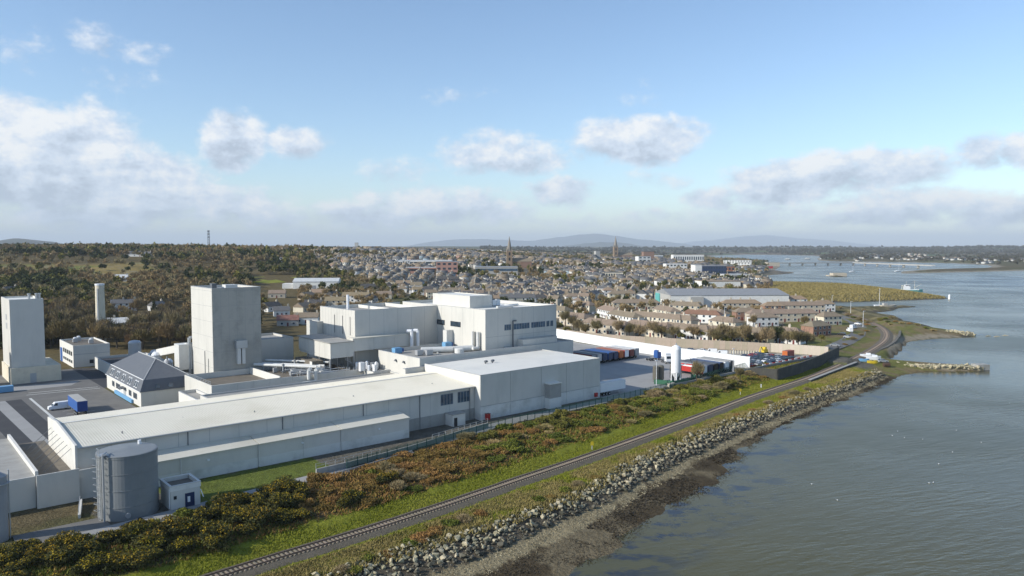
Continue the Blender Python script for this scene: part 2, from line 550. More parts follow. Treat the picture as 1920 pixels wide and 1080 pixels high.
# ------------------------------------------------------------------ land, shore and water
def vnoise(x, y, scale, seed=0):
    """smooth value noise, 0..1"""
    x, y = np.asarray(x) / scale, np.asarray(y) / scale
    xi, yi = np.floor(x).astype(np.int64), np.floor(y).astype(np.int64)
    fx, fy = x - xi, y - yi
    fx, fy = fx * fx * (3 - 2 * fx), fy * fy * (3 - 2 * fy)

    def h(i, j):
        n = (i * 374761393 + j * 668265263 + seed * 974634577) & 0x7fffffff
        n = ((n ^ (n >> 13)) * 1274126177) & 0x7fffffff
        return ((n ^ (n >> 16)) & 0xffff) / 65535.0
    return (h(xi, yi) * (1 - fx) + h(xi + 1, yi) * fx) * (1 - fy) + (h(xi, yi + 1) * (1 - fx) + h(xi + 1, yi + 1) * fx) * fy


def fbm(x, y, scale, oct=4, seed=0):
    a, s, tot = 0.5, 0, 0
    for k in range(oct):
        s = s + a * vnoise(x, y, scale / 2 ** k, seed + k * 7)
        tot += a
        a *= 0.55
    return s / tot


def sst(e0, e1, x):
    t = np.clip((np.asarray(x, float) - e0) / (e1 - e0), 0, 1)
    return t * t * (3 - 2 * t)


def pxline(pts, z):
    return np.array([at(x, y, z)[:2] for x, y in pts])


RAIL_Z = 3.2
rail_px = [(390, 1083), (480, 1054), (600, 1019), (720, 982), (840, 943), (960, 902), (1080, 862), (1200, 820), (1320, 776), (1400, 746), (1460, 726), (1520, 706),
           (1580, 681), (1625, 660), (1650, 645), (1661, 634), (1662, 624), (1656, 616), (1645, 609), (1630, 602), (1608, 593), (1584, 585)]
rail = pxline(rail_px, RAIL_Z)
d0 = rail[0] - rail[2]
rail = np.vstack([rail[0] + d0 / np.linalg.norm(d0) * 140, rail[0] + d0 / np.linalg.norm(d0) * 60, rail])


def smooth_line(p, step=3.0):
    """Catmull-Rom through the points, evenly spaced"""
    q = np.vstack([2 * p[0] - p[1], p, 2 * p[-1] - p[-2]])
    out = []
    for i in range(1, len(q) - 2):
        for t in np.linspace(0, 1, 24, endpoint=False):
            a, b, c, d = q[i - 1], q[i], q[i + 1], q[i + 2]
            out.append(0.5 * ((2 * b) + (c - a) * t + (2 * a - 5 * b + 4 * c - d) * t * t + (3 * b - a - 3 * c + d) * t ** 3))
    out.append(p[-1])
    out = np.array(out)
    for _ in range(6):
        out[1:-1] = (out[:-2] + 2 * out[1:-1] + out[2:]) / 4
    L = np.concatenate([[0], np.cumsum(np.linalg.norm(np.diff(out, axis=0), axis=1))])
    n = int(L[-1] / step) + 1
    s = np.linspace(0, L[-1], n)
    return np.stack([np.interp(s, L, out[:, 0]), np.interp(s, L, out[:, 1])], 1)


RAIL = smooth_line(rail, 4.0)
RAIL_T = np.concatenate([[0], np.cumsum(np.linalg.norm(np.diff(RAIL, axis=0), axis=1))])


def ts(P):
    """distance along the track and signed distance from it (+ towards the water)"""
    P = np.asarray(P, float)
    best = np.full(len(P), 1e9)
    T, S = np.zeros(len(P)), np.zeros(len(P))
    for i in range(len(RAIL) - 1):
        a, b = RAIL[i], RAIL[i + 1]
        d = b - a
        l = np.linalg.norm(d)
        d = d / l
        w = P - a
        t = w @ d
        tc = np.clip(t, 0, l)
        dist = np.hypot(w[:, 0] - d[0] * tc, w[:, 1] - d[1] * tc)
        m = dist < best
        best[m] = dist[m]
        T[m] = RAIL_T[i] + tc[m]
        side = w[:, 0] * d[1] - w[:, 1] * d[0]
        S[m] = np.sign(side[m]) * dist[m]
    return T, S


def railpos(t):
    return np.array([np.interp(t, RAIL_T, RAIL[:, 0]), np.interp(t, RAIL_T, RAIL[:, 1])])


def railframe(t):
    p = railpos(t)
    d = railpos(t + 1) - railpos(t - 1)
    d = d / np.linalg.norm(d)
    return p, d, np.array([d[1], -d[0]])


def line_ts(px, z):
    T, S = ts(pxline(px, z))
    o = np.argsort(T)
    return T[o], S[o]


LN = {
    'rock_top': line_ts([(560, 1085), (620, 1076), (687, 1050), (765, 1026), (880, 990), (955, 968), (1060, 931), (1115, 905), (1167, 868), (1272, 825), (1335, 797), (1435, 765), (1500, 742), (1600, 707), (1650, 690)], 2.5),
    'rock_bot': line_ts([(805, 1079), (890, 1052), (960, 1022), (1060, 975), (1135, 945), (1197, 910), (1260, 876), (1335, 839), (1435, 793), (1500, 768), (1600, 730), (1650, 708)], 0.7),
    'beach': line_ts([(900, 1079), (1035, 1016), (1135, 963), (1235, 905), (1310, 863), (1385, 826), (1435, 803), (1500, 774), (1600, 734), (1650, 712)], 0.35),
    'water': line_ts([(1060, 1080), (1147, 1018), (1200, 977), (1240, 954), (1310, 922), (1365, 877), (1390, 840), (1435, 812), (1500, 781), (1562, 754), (1610, 738), (1650, 721)], 0.0),
    'bank_top': line_ts([(0, 1045), (200, 1000), (400, 950), (590, 900), (780, 850), (960, 800), (1130, 762), (1255, 732), (1400, 692), (1455, 672), (1560, 655)], 3.9),
}
T_END = ts(pxline([(1650, 700)], 1.0))[0][0]

shore_px = [(1060, 1080), (1147, 1018), (1200, 977), (1240, 954), (1310, 922), (1365, 877), (1390, 840), (1435, 812), (1500, 781), (1562, 754), (1610, 738), (1650, 721),
            (1690, 703), (1730, 697), (1770, 696), (1800, 696), (1846, 694), (1847, 685), (1800, 684), (1740, 681), (1690, 677), (1664, 674), (1672, 667), (1686, 655),
            (1694, 645), (1704, 640), (1750, 635), (1785, 634), (1816, 632), (1820, 627), (1785, 619), (1750, 616), (1738, 610), (1712, 604), (1692, 601), (1686, 597), (1672, 591),
            (1645, 588), (1640, 586), (1670, 583), (1682, 578), (1716, 575.5), (1716, 574), (1680, 573.5), (1640, 575), (1575, 578), (1556, 574), (1548, 568), (1556, 566.5),
            (1600, 566.5), (1680, 563.5), (1775, 560), (1776, 558.5), (1740, 553), (1700, 548), (1650, 542), (1600, 538), (1550, 536), (1480, 534.5), (1440, 534),
            (1430, 529), (1424, 523), (1430, 517), (1486, 512.5), (1488, 510), (1450, 508), (1458, 503), (1463, 498), (1455, 495), (1440, 492), (1400, 489), (1345, 488.5),
            (1330, 485), (1335, 479.5), (1400, 477.3), (1470, 478), (1528, 479.5), (1545, 482), (1532, 484.5), (1536, 488.5), (1560, 490), (1620, 491), (1700, 492), (1780, 493.5), (1848, 496.5),
            (1862, 500), (1842, 503), (1790, 503.5), (1750, 504.5), (1690, 509), (1690, 513), (1760, 511.5), (1850, 509.5), (1920, 507.5), (2100, 503), (2400, 497)]
shore = pxline(shore_px, 0.0)
back = shore[0] - shore[1]
back = back / np.linalg.norm(back)
LAND = np.vstack([[shore[0] + back * 900], [shore[0] + back * 120], shore, [[14000, 9000], [26000, 16000], [22000, 40000], [-40000, 40000], [-40000, -40000], [-3000, -12000]]])
ISLAND = pxline([(1556, 517.5), (1566, 519.5), (1578, 519.3), (1581, 517), (1575, 515.8), (1562, 516)], 0.0)


def sdist(P, poly):
    best = np.full(len(P), 1e18)
    inside = np.zeros(len(P), bool)
    n = len(poly)
    for i in range(n):
        a, b = poly[i], poly[(i + 1) % n]
        d = b - a
        w0, w1 = P[:, 0] - a[0], P[:, 1] - a[1]
        t = np.clip((w0 * d[0] + w1 * d[1]) / (d @ d), 0, 1)
        best = np.minimum(best, (w0 - d[0] * t) ** 2 + (w1 - d[1] * t) ** 2)
        c = (a[1] > P[:, 1]) != (b[1] > P[:, 1])
        xi = a[0] + (P[:, 1] - a[1]) / (d[1] if d[1] else 1e-9) * d[0]
        inside ^= c & (P[:, 0] < xi)
    return np.sqrt(best) * np.where(inside, 1, -1)


def hill(x, y):
    r = np.hypot(x, y)
    px = 960 + FPX * x / np.maximum(y, 1.0)
    px = np.where(y < 1, -2000, px)
    A = np.interp(px, [-2500, -800, 0, 300, 500, 700, 850, 950, 1050, 1200, 1350, 1500], [10, 34, 38, 37.5, 36, 35, 31, 24, 16, 9, 4, 2])
    z = YARD + A * sst(380, 1400, r)
    B = np.interp(px, [600, 900, 1300, 1600, 1900, 2600], [0, 12, 30, 32, 34, 34])
    z = z + B * sst(2800, 8500, r)
    z = z + (fbm(x, y, 220, 3, 5) - 0.5) * 7 * sst(450, 900, r) * np.interp(px, [700, 1100], [1, 0.25])
    z = z + (fbm(x, y, 900, 3, 9) - 0.5) * 22 * sst(3200, 6000, r)
    return z


def strip_z(T, S):
    s_rt, s_rb = np.interp(T, *LN['rock_top']), np.interp(T, *LN['rock_bot'])
    s_be, s_w = np.interp(T, *LN['beach']), np.interp(T, *LN['water'])
    s_bt = np.interp(T, *LN['bank_top'])
    one = np.ones_like(S)
    ks = [(s_bt - 3, YARD * one), (s_bt, 4.1 * one), (s_bt * 0.55, 3.9 * one), (-5.0 * one, 2.9 * one), (-3.2 * one, 2.75 * one), (3.6 * one, 2.6 * one), (s_rt, 2.5 * one), (s_rb, 0.7 * one),
          (s_be, 0.35 * one), (s_w, 0.0 * one), (s_w + 14, -0.5 * one), (s_w + 60, -2.5 * one)]
    z = np.where(S < ks[0][0], YARD, -2.5)
    for (a, za), (b, zb) in zip(ks[:-1], ks[1:]):
        m = (S >= a) & (S < b)
        f = np.where(m, (S - a) / np.maximum(b - a, 0.05), 0)
        z = np.where(m, za + (zb - za) * f, z)
    return z, s_rt, s_rb, s_be, s_w, s_bt


def height(x, y, full=False):
    x, y = np.asarray(x, float).ravel(), np.asarray(y, float).ravel()
    P = np.stack([x, y], 1)
    sd = np.maximum(sdist(P, LAND), sdist(P, ISLAND))
    r = np.hypot(x, y)
    z = np.where(sd < 0, np.maximum(-2.5, sd * 0.06), np.minimum(hill(x, y), 0.05 + sd * np.where(r > 1500, 0.05, 0.16)))
    T, S = np.full(len(x), 1e6), np.full(len(x), -1e6)
    near = (r < 900) & (y > -300)
    T[near], S[near] = ts(P[near])
    zs, rt, rb, be, wt, bt = strip_z(T, S)
    strip = near & (T < T_END) & (S > bt - 3) & (S < wt + 60)
    wgt = np.where(strip, 1 - sst(T_END - 14, T_END, T), 0)
    z = z * (1 - wgt) + zs * wgt
    bed = np.where(near & (T >= T_END - 16) & (sd > 0), 1 - sst(4.2, 9.5, np.abs(S)), 0)
    z = z * (1 - bed) + 2.5 * bed
    # made ground: the works and its lorry yard are level
    a = (x - ORG.x) * UU.x + (y - ORG.y) * UU.y
    b = (x - ORG.x) * VV.x + (y - ORG.y) * VV.y
    flat = (a > -240) & (a < 150) & (b > -25) & (b < 260) & ~strip & (sd > 18)
    z = np.where(flat, np.where((a > 140) | (b > 240), np.minimum(z, YARD), YARD), z)
    if full:
        return z, sd, T, S, rt, rb, be, wt, bt, strip, a, b
    return z


def hz(x, y):
    return float(height([x], [y])[0])


def build_land():
    fine = np.radians(np.arange(-48, 48.01, 0.25))
    coarse = np.radians(np.arange(50, 310.1, 2.5))
    az = np.concatenate([fine, coarse])
    rr = 25 * np.exp(np.arange(0, math.log(43000 / 25), 0.011))
    A, R = np.meshgrid(az, rr)
    x, y = (R * np.sin(A)).ravel(), (R * np.cos(A)).ravel()
    z, sd, T, S, rt, rb, be, wt, bt, strip, a, b = height(x, y, True)
    # small relief
    z = z + np.where(strip & (S > be) & (S < wt + 5), (fbm(x, y, 6, 3, 3) - 0.5) * 0.30, 0)
    z = z + np.where(strip & (S > 4) & (S < rt), (fbm(x, y, 5, 3, 4) - 0.5) * 0.5, 0)
    z = z + np.where(strip & (S < -6), (fbm(x, y, 6, 3, 8) - 0.5) * 1.0, 0)
    nr, na = len(rr), len(az)
    i, j = np.meshgrid(np.arange(nr - 1), np.arange(na), indexing='ij')
    j2 = (j + 1) % na
    quads = np.stack([i * na + j, i * na + j2, (i + 1) * na + j2, (i + 1) * na + j], -1)[..., ::-1].reshape(-1)
    # own colour of the ground
    r = np.hypot(x, y)
    px = 960 + FPX * x / np.maximum(y, 1.0)
    C = np.zeros((len(x), 3))

    def put(mask, c):
        m = np.asarray(mask, float)[:, None]
        C[:] = C * (1 - m) + np.asarray(c) * m
    n1, n2, n3 = fbm(x, y, 40, 4, 1), fbm(x, y, 9, 4, 2), fbm(x, y, 150, 3, 21)
    C[:] = (0.105, 0.100, 0.045)
    put(sst(0.45, 0.6, n1), (0.125, 0.095, 0.05))
    # fields far off: patches with hedges
    cell = vnoise(np.floor((x + 0.4 * y) / 260) * 97.0, np.floor((y - 0.3 * x) / 330) * 131.0, 1.0, 33)
    far = sst(2300, 3300, r)
    put(far, (0.17, 0.15, 0.085))
    put(far * (cell > 0.45), (0.12, 0.165, 0.06))
    put(far * (cell > 0.78), (0.17, 0.13, 0.085))
    hedge = (np.abs(((x + 0.4 * y) / 260) % 1 - 0.5) > 0.45) | (np.abs(((y - 0.3 * x) / 330) % 1 - 0.5) > 0.45)
    put(far * hedge, (0.050, 0.045, 0.030))
    put(far * sst(0.52, 0.62, n3), (0.068, 0.056, 0.036))
    # wood floor and heath on the left hill
    wood = (px < 620) * sst(300, 380, r) * (1 - sst(1500, 1800, r)) * (y > 0)
    put(wood, (0.135, 0.105, 0.045))
    heath = sst(690, 740, r) * (1 - sst(980, 1040, r)) * (1 - sst(250, 330, px)) * (y > 0)
    put(heath, (0.29, 0.22, 0.075))
    put(heath * sst(0.48, 0.58, n1), (0.20, 0.21, 0.045))
    put(heath * sst(0.60, 0.66, n2) * 0.8, (0.26, 0.23, 0.18))
    # town ground
    town = (px > 620) * (px < 1480) * sst(380, 430, r) * (1 - sst(2300, 2700, r)) * (y > 0)
    put(town, (0.20, 0.175, 0.13))
    put(town * sst(0.5, 0.62, n1), (0.125, 0.13, 0.055))
    put(town * sst(0.62, 0.7, n2), (0.11, 0.11, 0.11))
    # reed spit and far shores
    ab_ = (r > 500) & (px > 1450) & (sd > 0) & (r < 1100)
    put(ab_, (0.25, 0.21, 0.105))
    put(ab_ & (n2 > 0.52), (0.13, 0.115, 0.052))
    bend = (r > 265) & (r < 520) & (px > 1470) & (sd > 0) & ~strip
    put(bend, (0.165, 0.170, 0.045))
    put(bend * sst(0.47, 0.58, n2), (0.21, 0.165, 0.085))
    put((sd > 0) & (sd < 3.5) & (r > 400), (0.085, 0.075, 0.06))
    put((sd > 0) & (sd < 8) & (r > 345) & (r < 480) & (px > 1672), (0.30, 0.26, 0.19))
    put((sd > -25) & (sd < 22) & (r > 1500), (0.28, 0.25, 0.19))
    # shore strip
    gr = np.array((0.195, 0.210, 0.022))
    bank = strip & (S < -5)
    put(bank, (0.090, 0.066, 0.034))
    put(strip & (S >= -9.0 + 4 * (n2 - 0.5)) & (S < rt), gr)
    put((strip & (S > 4) & (S < rt)) * sst(0.46, 0.62, n2), (0.27, 0.24, 0.06))
    put((strip & (S > 4.5) & (S < rt)) * sst(0.55, 0.72, n1) * 0.7, (0.15, 0.115, 0.06))
    put(strip & (S >= rt - 0.5 + (n2 - 0.5) * 4) & (S < rb + 1), (0.110, 0.095, 0.070))
    put(strip & (S >= rb) & (S < wt + 80), (0.29, 0.245, 0.150))
    mudf = (strip & (S >= be + (n2 - 0.5) * 5)) * 1.0
    put(mudf, (0.075, 0.057, 0.032))
    put(mudf * sst(0.50, 0.62, n2), (0.175, 0.145, 0.09))
    put(strip & (S > wt + 3), (0.10, 0.09, 0.065))
    # grass terrace and trodden earth by the works
    put((a > -140) & (a < 140) & (b > -23) & (b < 5) & ~strip, (0.145, 0.135, 0.11))
    lawn = (a > -128) & (a < -96) & (b > -17) & (b < -2.6) & ~strip
    put(lawn, (0.125, 0.155, 0.030))
    earth = (a > -152) & (a < -138.5) & (b > -9.5) & (b < -1) & ~strip
    put(earth, (0.135, 0.110, 0.060))
    me = mesh_np('ground', np.stack([x, y, z], 1), quads, 4, M['ground'], smooth=True)
    att = me.color_attributes.new('own_colour', 'FLOAT_COLOR', 'POINT')
    att.data.foreach_set('color', np.concatenate([C, np.ones((len(C), 1))], 1).astype(np.float32).ravel())
    tag(link('ground', me), kind='structure')

    # water: one level sheet, knowing how far the shore is
    sub_r, sub_a = np.arange(0, nr, 2), np.arange(0, na, 2)
    idx = (sub_r[:, None] * na + sub_a[None, :]).ravel()
    wx, wy = x[idx], y[idx]
    nr2, na2 = len(sub_r), len(sub_a)
    i, j = np.meshgrid(np.arange(nr2 - 1), np.arange(na2), indexing='ij')
    j2 = (j + 1) % na2
    quads = np.stack([i * na2 + j, i * na2 + j2, (i + 1) * na2 + j2, (i + 1) * na2 + j], -1)[..., ::-1].reshape(-1)
    me = mesh_np('water', np.stack([wx, wy, np.zeros(len(wx))], 1), quads, 4, M['water'])
    sh = me.attributes.new('shore', 'FLOAT', 'POINT')
    sh.data.foreach_set('value', np.clip(-sd[idx], 0, 500).astype(np.float32))
    tag(link('water', me), kind='structure')


def ground_material():
    m, nt, b = nodes_of('ground')
    at_ = nt.nodes.new('ShaderNodeAttribute')
    at_.attribute_name = 'own_colour'
    f1 = noise_fac(nt, 0.35, 8, 0.72, 0.25, 0.75)
    f2 = noise_fac(nt, 1.6, 4, 0.65, 0.3, 0.7)
    hs = nt.nodes.new('ShaderNodeHueSaturation')
    mr = nt.nodes.new('ShaderNodeMapRange')
    nt.links.new(f1, mr.inputs[0])
    mr.inputs[3].default_value, mr.inputs[4].default_value = 0.62, 1.38
    nt.links.new(mr.outputs[0], hs.inputs['Value'])
    nt.links.new(at_.outputs['Color'], hs.inputs['Color'])
    c = mixc(nt, f2, hs.outputs[0], mixc(nt, 1.0, hs.outputs[0], (0.72, 0.68, 0.62), 'MULTIPLY'))
    nt.links.new(c, b.inputs['Base Color'])
    b.inputs['Roughness'].default_value = 0.95
    b.inputs['Specular IOR Level'].default_value = 0.15
    bp = nt.nodes.new('ShaderNodeBump')
    bp.inputs['Strength'].default_value = 0.7
    bp.inputs['Distance'].default_value = 0.25
    nt.links.new(f2, bp.inputs['Height'])
    nt.links.new(bp.outputs[0], b.inputs['Normal'])
    M['ground'] = m


def water_material():
    m, nt, b = nodes_of('water')
    L = nt.links
    at_ = nt.nodes.new('ShaderNodeAttribute')
    at_.attribute_name = 'shore'
    # weed beds and silt near the shore, clearer and bluer further out
    big = noise_fac(nt, 0.012, 5, 0.6, 0.38, 0.62)
    deep = nt.nodes.new('ShaderNodeMapRange')
    L.new(at_.outputs['Fac'], deep.inputs[0])
    deep.inputs[1].default_value, deep.inputs[2].default_value = 20, 320
    c = mixc(nt, deep.outputs[0], (0.098, 0.084, 0.026), (0.044, 0.056, 0.062))
    c = mixc(nt, big, c, mixc(nt, 1.0, c, (0.80, 0.86, 0.98), 'MULTIPLY'))
    weed = noise_fac(nt, 0.11, 6, 0.72, 0.50, 0.58, stretch=(1, 1.6, 1))
    near = nt.nodes.new('ShaderNodeMapRange')
    L.new(at_.outputs['Fac'], near.inputs[0])
    near.inputs[1].default_value, near.inputs[2].default_value = 17, 7
    wm = nt.nodes.new('ShaderNodeMath')
    wm.operation = 'MULTIPLY'
    L.new(weed, wm.inputs[0])
    L.new(near.outputs[0], wm.inputs[1])
    c = mixc(nt, wm.outputs[0], c, (0.026, 0.030, 0.036))
    L.new(c, b.inputs['Base Color'])
    b.inputs['IOR'].default_value = 1.333
    b.inputs['Specular IOR Level'].default_value = 0.5
    rg = nt.nodes.new('ShaderNodeMapRange')
    L.new(big, rg.inputs[0])
    rg.inputs[3].default_value, rg.inputs[4].default_value = 0.20, 0.32
    L.new(rg.outputs[0], b.inputs['Roughness'])
    tc = nt.nodes.new('ShaderNodeTexCoord')
    hsum = None
    for scale, rot, st, w in ((0.62, 20, (0.22, 1.0, 1), 1.0), (0.30, 38, (0.3, 1.0, 1), 0.9), (1.5, 5, (0.4, 1.0, 1), 0.35)):
        mp = nt.nodes.new('ShaderNodeMapping')
        mp.vector_type = 'TEXTURE'
        mp.inputs['Rotation'].default_value = (0, 0, math.radians(rot))
        mp.inputs['Scale'].default_value = (1 / st[0], 1 / st[1], 1)
        L.new(tc.outputs['Object'], mp.inputs[0])
        nz = nt.nodes.new('ShaderNodeTexNoise')
        nz.inputs['Scale'].default_value = scale
        nz.inputs['Detail'].default_value = 3
        L.new(mp.outputs[0], nz.inputs['Vector'])
        ml = nt.nodes.new('ShaderNodeMath')
        ml.operation = 'MULTIPLY_ADD'
        L.new(nz.outputs[0], ml.inputs[0])
        ml.inputs[1].default_value = w
        if hsum is not None:
            L.new(hsum, ml.inputs[2])
        else:
            ml.inputs[2].default_value = 0
        hsum = ml.outputs[0]
    bp = nt.nodes.new('ShaderNodeBump')
    bp.inputs['Distance'].default_value = 0.30
    # smooth in the lee of the shore, rippled further out
    cs = nt.nodes.new('ShaderNodeMapRange')
    L.new(at_.outputs['Fac'], cs.inputs[0])
    cs.inputs[1].default_value, cs.inputs[2].default_value = 4, 45
    cs.inputs[3].default_value, cs.inputs[4].default_value = 0.15, 0.85
    lanes = noise_fac(nt, 0.016, 3, 0.55, 0.36, 0.64, stretch=(0.45, 1.5, 1))
    lm = nt.nodes.new('ShaderNodeMapRange')
    L.new(lanes, lm.inputs[0])
    lm.inputs[3].default_value, lm.inputs[4].default_value = 0.35, 1.15
    st = nt.nodes.new('ShaderNodeMath')
    st.operation = 'MULTIPLY'
    L.new(cs.outputs[0], st.inputs[0])
    L.new(lm.outputs[0], st.inputs[1])
    L.new(st.outputs[0], bp.inputs['Strength'])
    L.new(hsum, bp.inputs['Height'])
    L.new(bp.outputs[0], b.inputs['Normal'])
    M['water'] = m


ground_material()
water_material()
build_land()


# hills on the skyline: real ridges far out
def ridge(name, profile, dist, depth, col, seed):
    """profile: (photo column, photo row of the crest)"""
    xs = np.linspace(profile[0][0], profile[-1][0], 160)
    ys = np.interp(xs, [p[0] for p in profile], [p[1] for p in profile])
    ys = np.convolve(np.pad(ys, 4, 'edge'), np.ones(9) / 9, 'valid')
    X = (xs - 960) / FPX * dist
    top = CAMZ + (HORIZON - ys) / FPX * dist
    top = top + (fbm(X, X * 0 + seed, dist * 0.012, 4, seed) - 0.5) * dist * 0.0016
    rows, nv = [], len(xs)
    prof = [(-1.0, 0.0), (-0.7, 0.25), (-0.4, 0.62), (-0.15, 0.92), (0.0, 1.0), (0.25, 0.86), (0.6, 0.4), (1.0, 0.0)]
    verts = []
    for f, h in prof:
        jit = (fbm(X, X * 0 + f * 5000, dist * 0.02, 4, seed + 3) - 0.5)
        verts.append(np.stack([X + 0 * f, dist + f * depth + jit * depth * 0.3, 20 + (top - 20) * np.clip(h + jit * 0.25 * (0 < h < 1), 0, 1)], 1))
    V = np.concatenate(verts)
    F = []
    for k in range(len(prof) - 1):
        for i in range(nv - 1):
            F += [k * nv + i, k * nv + i + 1, (k + 1) * nv + i + 1, (k + 1) * nv + i]
    me = mesh_np(name, V, F, 4, col, smooth=True)
    return tag(link(name, me), kind='structure')


M['hill_far'] = mat('moor', (0.075, 0.080, 0.060), 0.95, 0.3, 0.002, (0.13, 0.10, 0.07), 0.5, 0.001)
ridge('hills', [(760, 463), (800, 454), (850, 449), (900, 448), (960, 450), (1000, 452), (1040, 446), (1085, 440), (1120, 438), (1160, 443), (1200, 449), (1260, 454), (1300, 460), (1330, 464)], 26000, 2600, M['hill_far'], 3)
ridge('hills', [(1040, 464), (1080, 458), (1120, 454), (1160, 454), (1190, 459), (1230, 464)], 15000, 900, M['hill_far'], 5)
ridge('hills', [(1250, 463), (1300, 452), (1340, 450), (1400, 442), (1440, 441), (1490, 446), (1540, 449), (1600, 456), (1660, 463)], 37000, 3000, M['hill_far'], 8)
ridge('hills', [(-260, 461), (-120, 456), (-20, 456), (20, 449), (45, 447), (70, 450), (105, 456), (140, 459), (220, 462)], 6500, 700, M['hill_far'], 11)


def haze():
    m = bpy.data.materials.new('haze')
    m.use_nodes = True
    nt = m.node_tree
    for n in list(nt.nodes):
        if n.type != 'OUTPUT_MATERIAL':
            nt.nodes.remove(n)
    v = nt.nodes.new('ShaderNodeVolumePrincipled')
    v.inputs['Color'].default_value = (0.80, 0.90, 1.0, 1)
    v.inputs['Density'].default_value = 0.00006
    v.inputs['Anisotropy'].default_value = 0.0
    nt.links.new(v.outputs[0], nt.nodes['Material Output'].inputs['Volume'])
    mb = MB().box(-46000, 46000, -46000, 46000, -4, 720)
    o = link('haze', mb.mesh('haze', m))
    tag(o, kind='stuff')


haze()

# ------------------------------------------------------------------ labels that say which one
MARKS = {}          # findable things: name -> place


def mark(name, p):
    MARKS[name] = (p[0], p[1])


_ONES = ['', 'first', 'second', 'third', 'fourth', 'fifth', 'sixth', 'seventh', 'eighth', 'ninth', 'tenth', 'eleventh', 'twelfth', 'thirteenth', 'fourteenth', 'fifteenth', 'sixteenth',
         'seventeenth', 'eighteenth', 'nineteenth']
_TENS = {2: ('twentieth', 'twenty'), 3: ('thirtieth', 'thirty'), 4: ('fortieth', 'forty'), 5: ('fiftieth', 'fifty'), 6: ('sixtieth', 'sixty'), 7: ('seventieth', 'seventy'), 8: ('eightieth', 'eighty'), 9: ('ninetieth', 'ninety')}


def ordinal(n):
    if n < 20:
        return _ONES[n]
    return _TENS[n // 10][0] if n % 10 == 0 else _TENS[n // 10][1] + '-' + _ONES[n % 10]


ORD = ['nearest'] + [ordinal(k) + ' nearest' for k in range(2, 100)]


def single_out(things, only=None):
    """give every thing of a list its own label: its look, then its rank on one side of the closest landmark"""
    names = [n for n in MARKS if only is None or n in only]
    taken = {}
    for o in things:
        x, y = o.location.x, o.location.y
        n = min(names, key=lambda k: math.hypot(MARKS[k][0] - x, MARKS[k][1] - y))
        mx, my = MARKS[n]
        r0, r1 = math.hypot(mx, my), math.hypot(x, y)
        lat = (x / max(y, 1) - mx / max(my, 1)) * r0
        dep = r1 - r0
        if abs(lat) > abs(dep):
            rel = 'right of' if lat > 0 else 'left of'
        else:
            rel = 'behind' if dep > 0 else 'in front of'
        taken.setdefault((o['label'], n, rel), []).append((math.hypot(mx - x, my - y), o))
    for (base, n, rel), lst in taken.items():
        lst.sort(key=lambda q: q[0])
        for k, (_, o) in enumerate(lst):
            o['label'] = f'{base}, {ORD[min(k, len(ORD) - 1)]} {rel} the {n}'


# ------------------------------------------------------------------ railway
def build_railway():
    p0 = railpos(140)
    root = empty('railway_track', (p0[0], p0[1], 2.6), 0, 'single railway track on grey ballast curving along the shore', 'railway track')
    off = (p0[0], p0[1], 2.6)
    n = int(RAIL_T[-1] / 4)
    tt = np.linspace(2, RAIL_T[-1] - 2, n)
    prof = [(-2.9, 2.55), (-1.75, 3.02), (1.75, 3.02), (3.6, 2.35)]
    V, F = [], []
    for k, t in enumerate(tt):
        p, d, nn = railframe(t)
        for s, z in prof:
            w = s + (rnd.uniform(-.25, .25) if abs(s) > 2 else 0)
            V.append((p[0] + nn[0] * w - off[0], p[1] + nn[1] * w - off[1], z - off[2]))
    m = len(prof)
    for k in range(n - 1):
        for i in range(m - 1):
            F += [k * m + i, k * m + i + 1, (k + 1) * m + i + 1, (k + 1) * m + i]
    link('ballast', mesh_np('ballast', V, F[::-1], 4, M['ballast']), root)
    for sgn in (-1, 1):
        V, F = [], []
        for k, t in enumerate(tt):
            p, d, nn = railframe(t)
            for s, z in ((-.075, 3.14), (-.05, 3.30), (.05, 3.30), (.075, 3.14)):
                w = sgn * 0.8 + s * 1.25
                V.append((p[0] + nn[0] * w - off[0], p[1] + nn[1] * w - off[1], z - off[2]))
        for k in range(n - 1):
            for i in range(3):
                F += [k * 4 + i, k * 4 + i + 1, (k + 1) * 4 + i + 1, (k + 1) * 4 + i]
        link('rail', mesh_np('rail', V, F[::-1], 4, M['rust']), root)
    me = MB().box(-1.3, 1.3, -.14, .14, 0, .14).mesh('sleeper', M['sleeper'])
    T0 = ts(pxline([(370, 1090)], RAIL_Z))[0][0]
    rest = MB()
    k, t = 0, T0
    while t < RAIL_T[-1] - 4:
        p, d, nn = railframe(t)
        ang = math.atan2(nn[1], nn[0])
        if k < 300:
            o = link('sleeper', me, root, (p[0] - off[0], p[1] - off[1], 3.0 - off[2]), ang)
        else:
            c, s = math.cos(ang), math.sin(ang)
            vs = [(p[0] + x * c - y * s, p[1] + x * s + y * c, z + 3.0) for x, y, z in [tuple(v.co) for v in me.vertices]]
            rest.add(vs, [tuple(q.vertices) for q in me.polygons])
        k += 1
        t += 0.72
    tag(link('sleepers', rest.mesh('sleepers', M['sleeper'], off), root), kind='stuff')


build_railway()


# ------------------------------------------------------------------ rock armour
def hull_mesh(name, n, seed, flat=0.75, m=None):
    import bmesh
    r = random.Random(seed)
    bm = bmesh.new()
    for _ in range(n):
        v = Vector((r.gauss(0, 1), r.gauss(0, 1), r.gauss(0, 1))).normalized()
        bm.verts.new((v.x * r.uniform(.8, 1.1), v.y * r.uniform(.6, .85), v.z * flat * r.uniform(.75, 1.05)))
    res = bmesh.ops.convex_hull(bm, input=bm.verts)
    bmesh.ops.delete(bm, geom=[v for v in bm.verts if not v.link_faces], context='VERTS')
    me = bpy.data.meshes.new(name)
    bm.to_mesh(me)
    bm.free()
    me.materials.append(m)
    return me


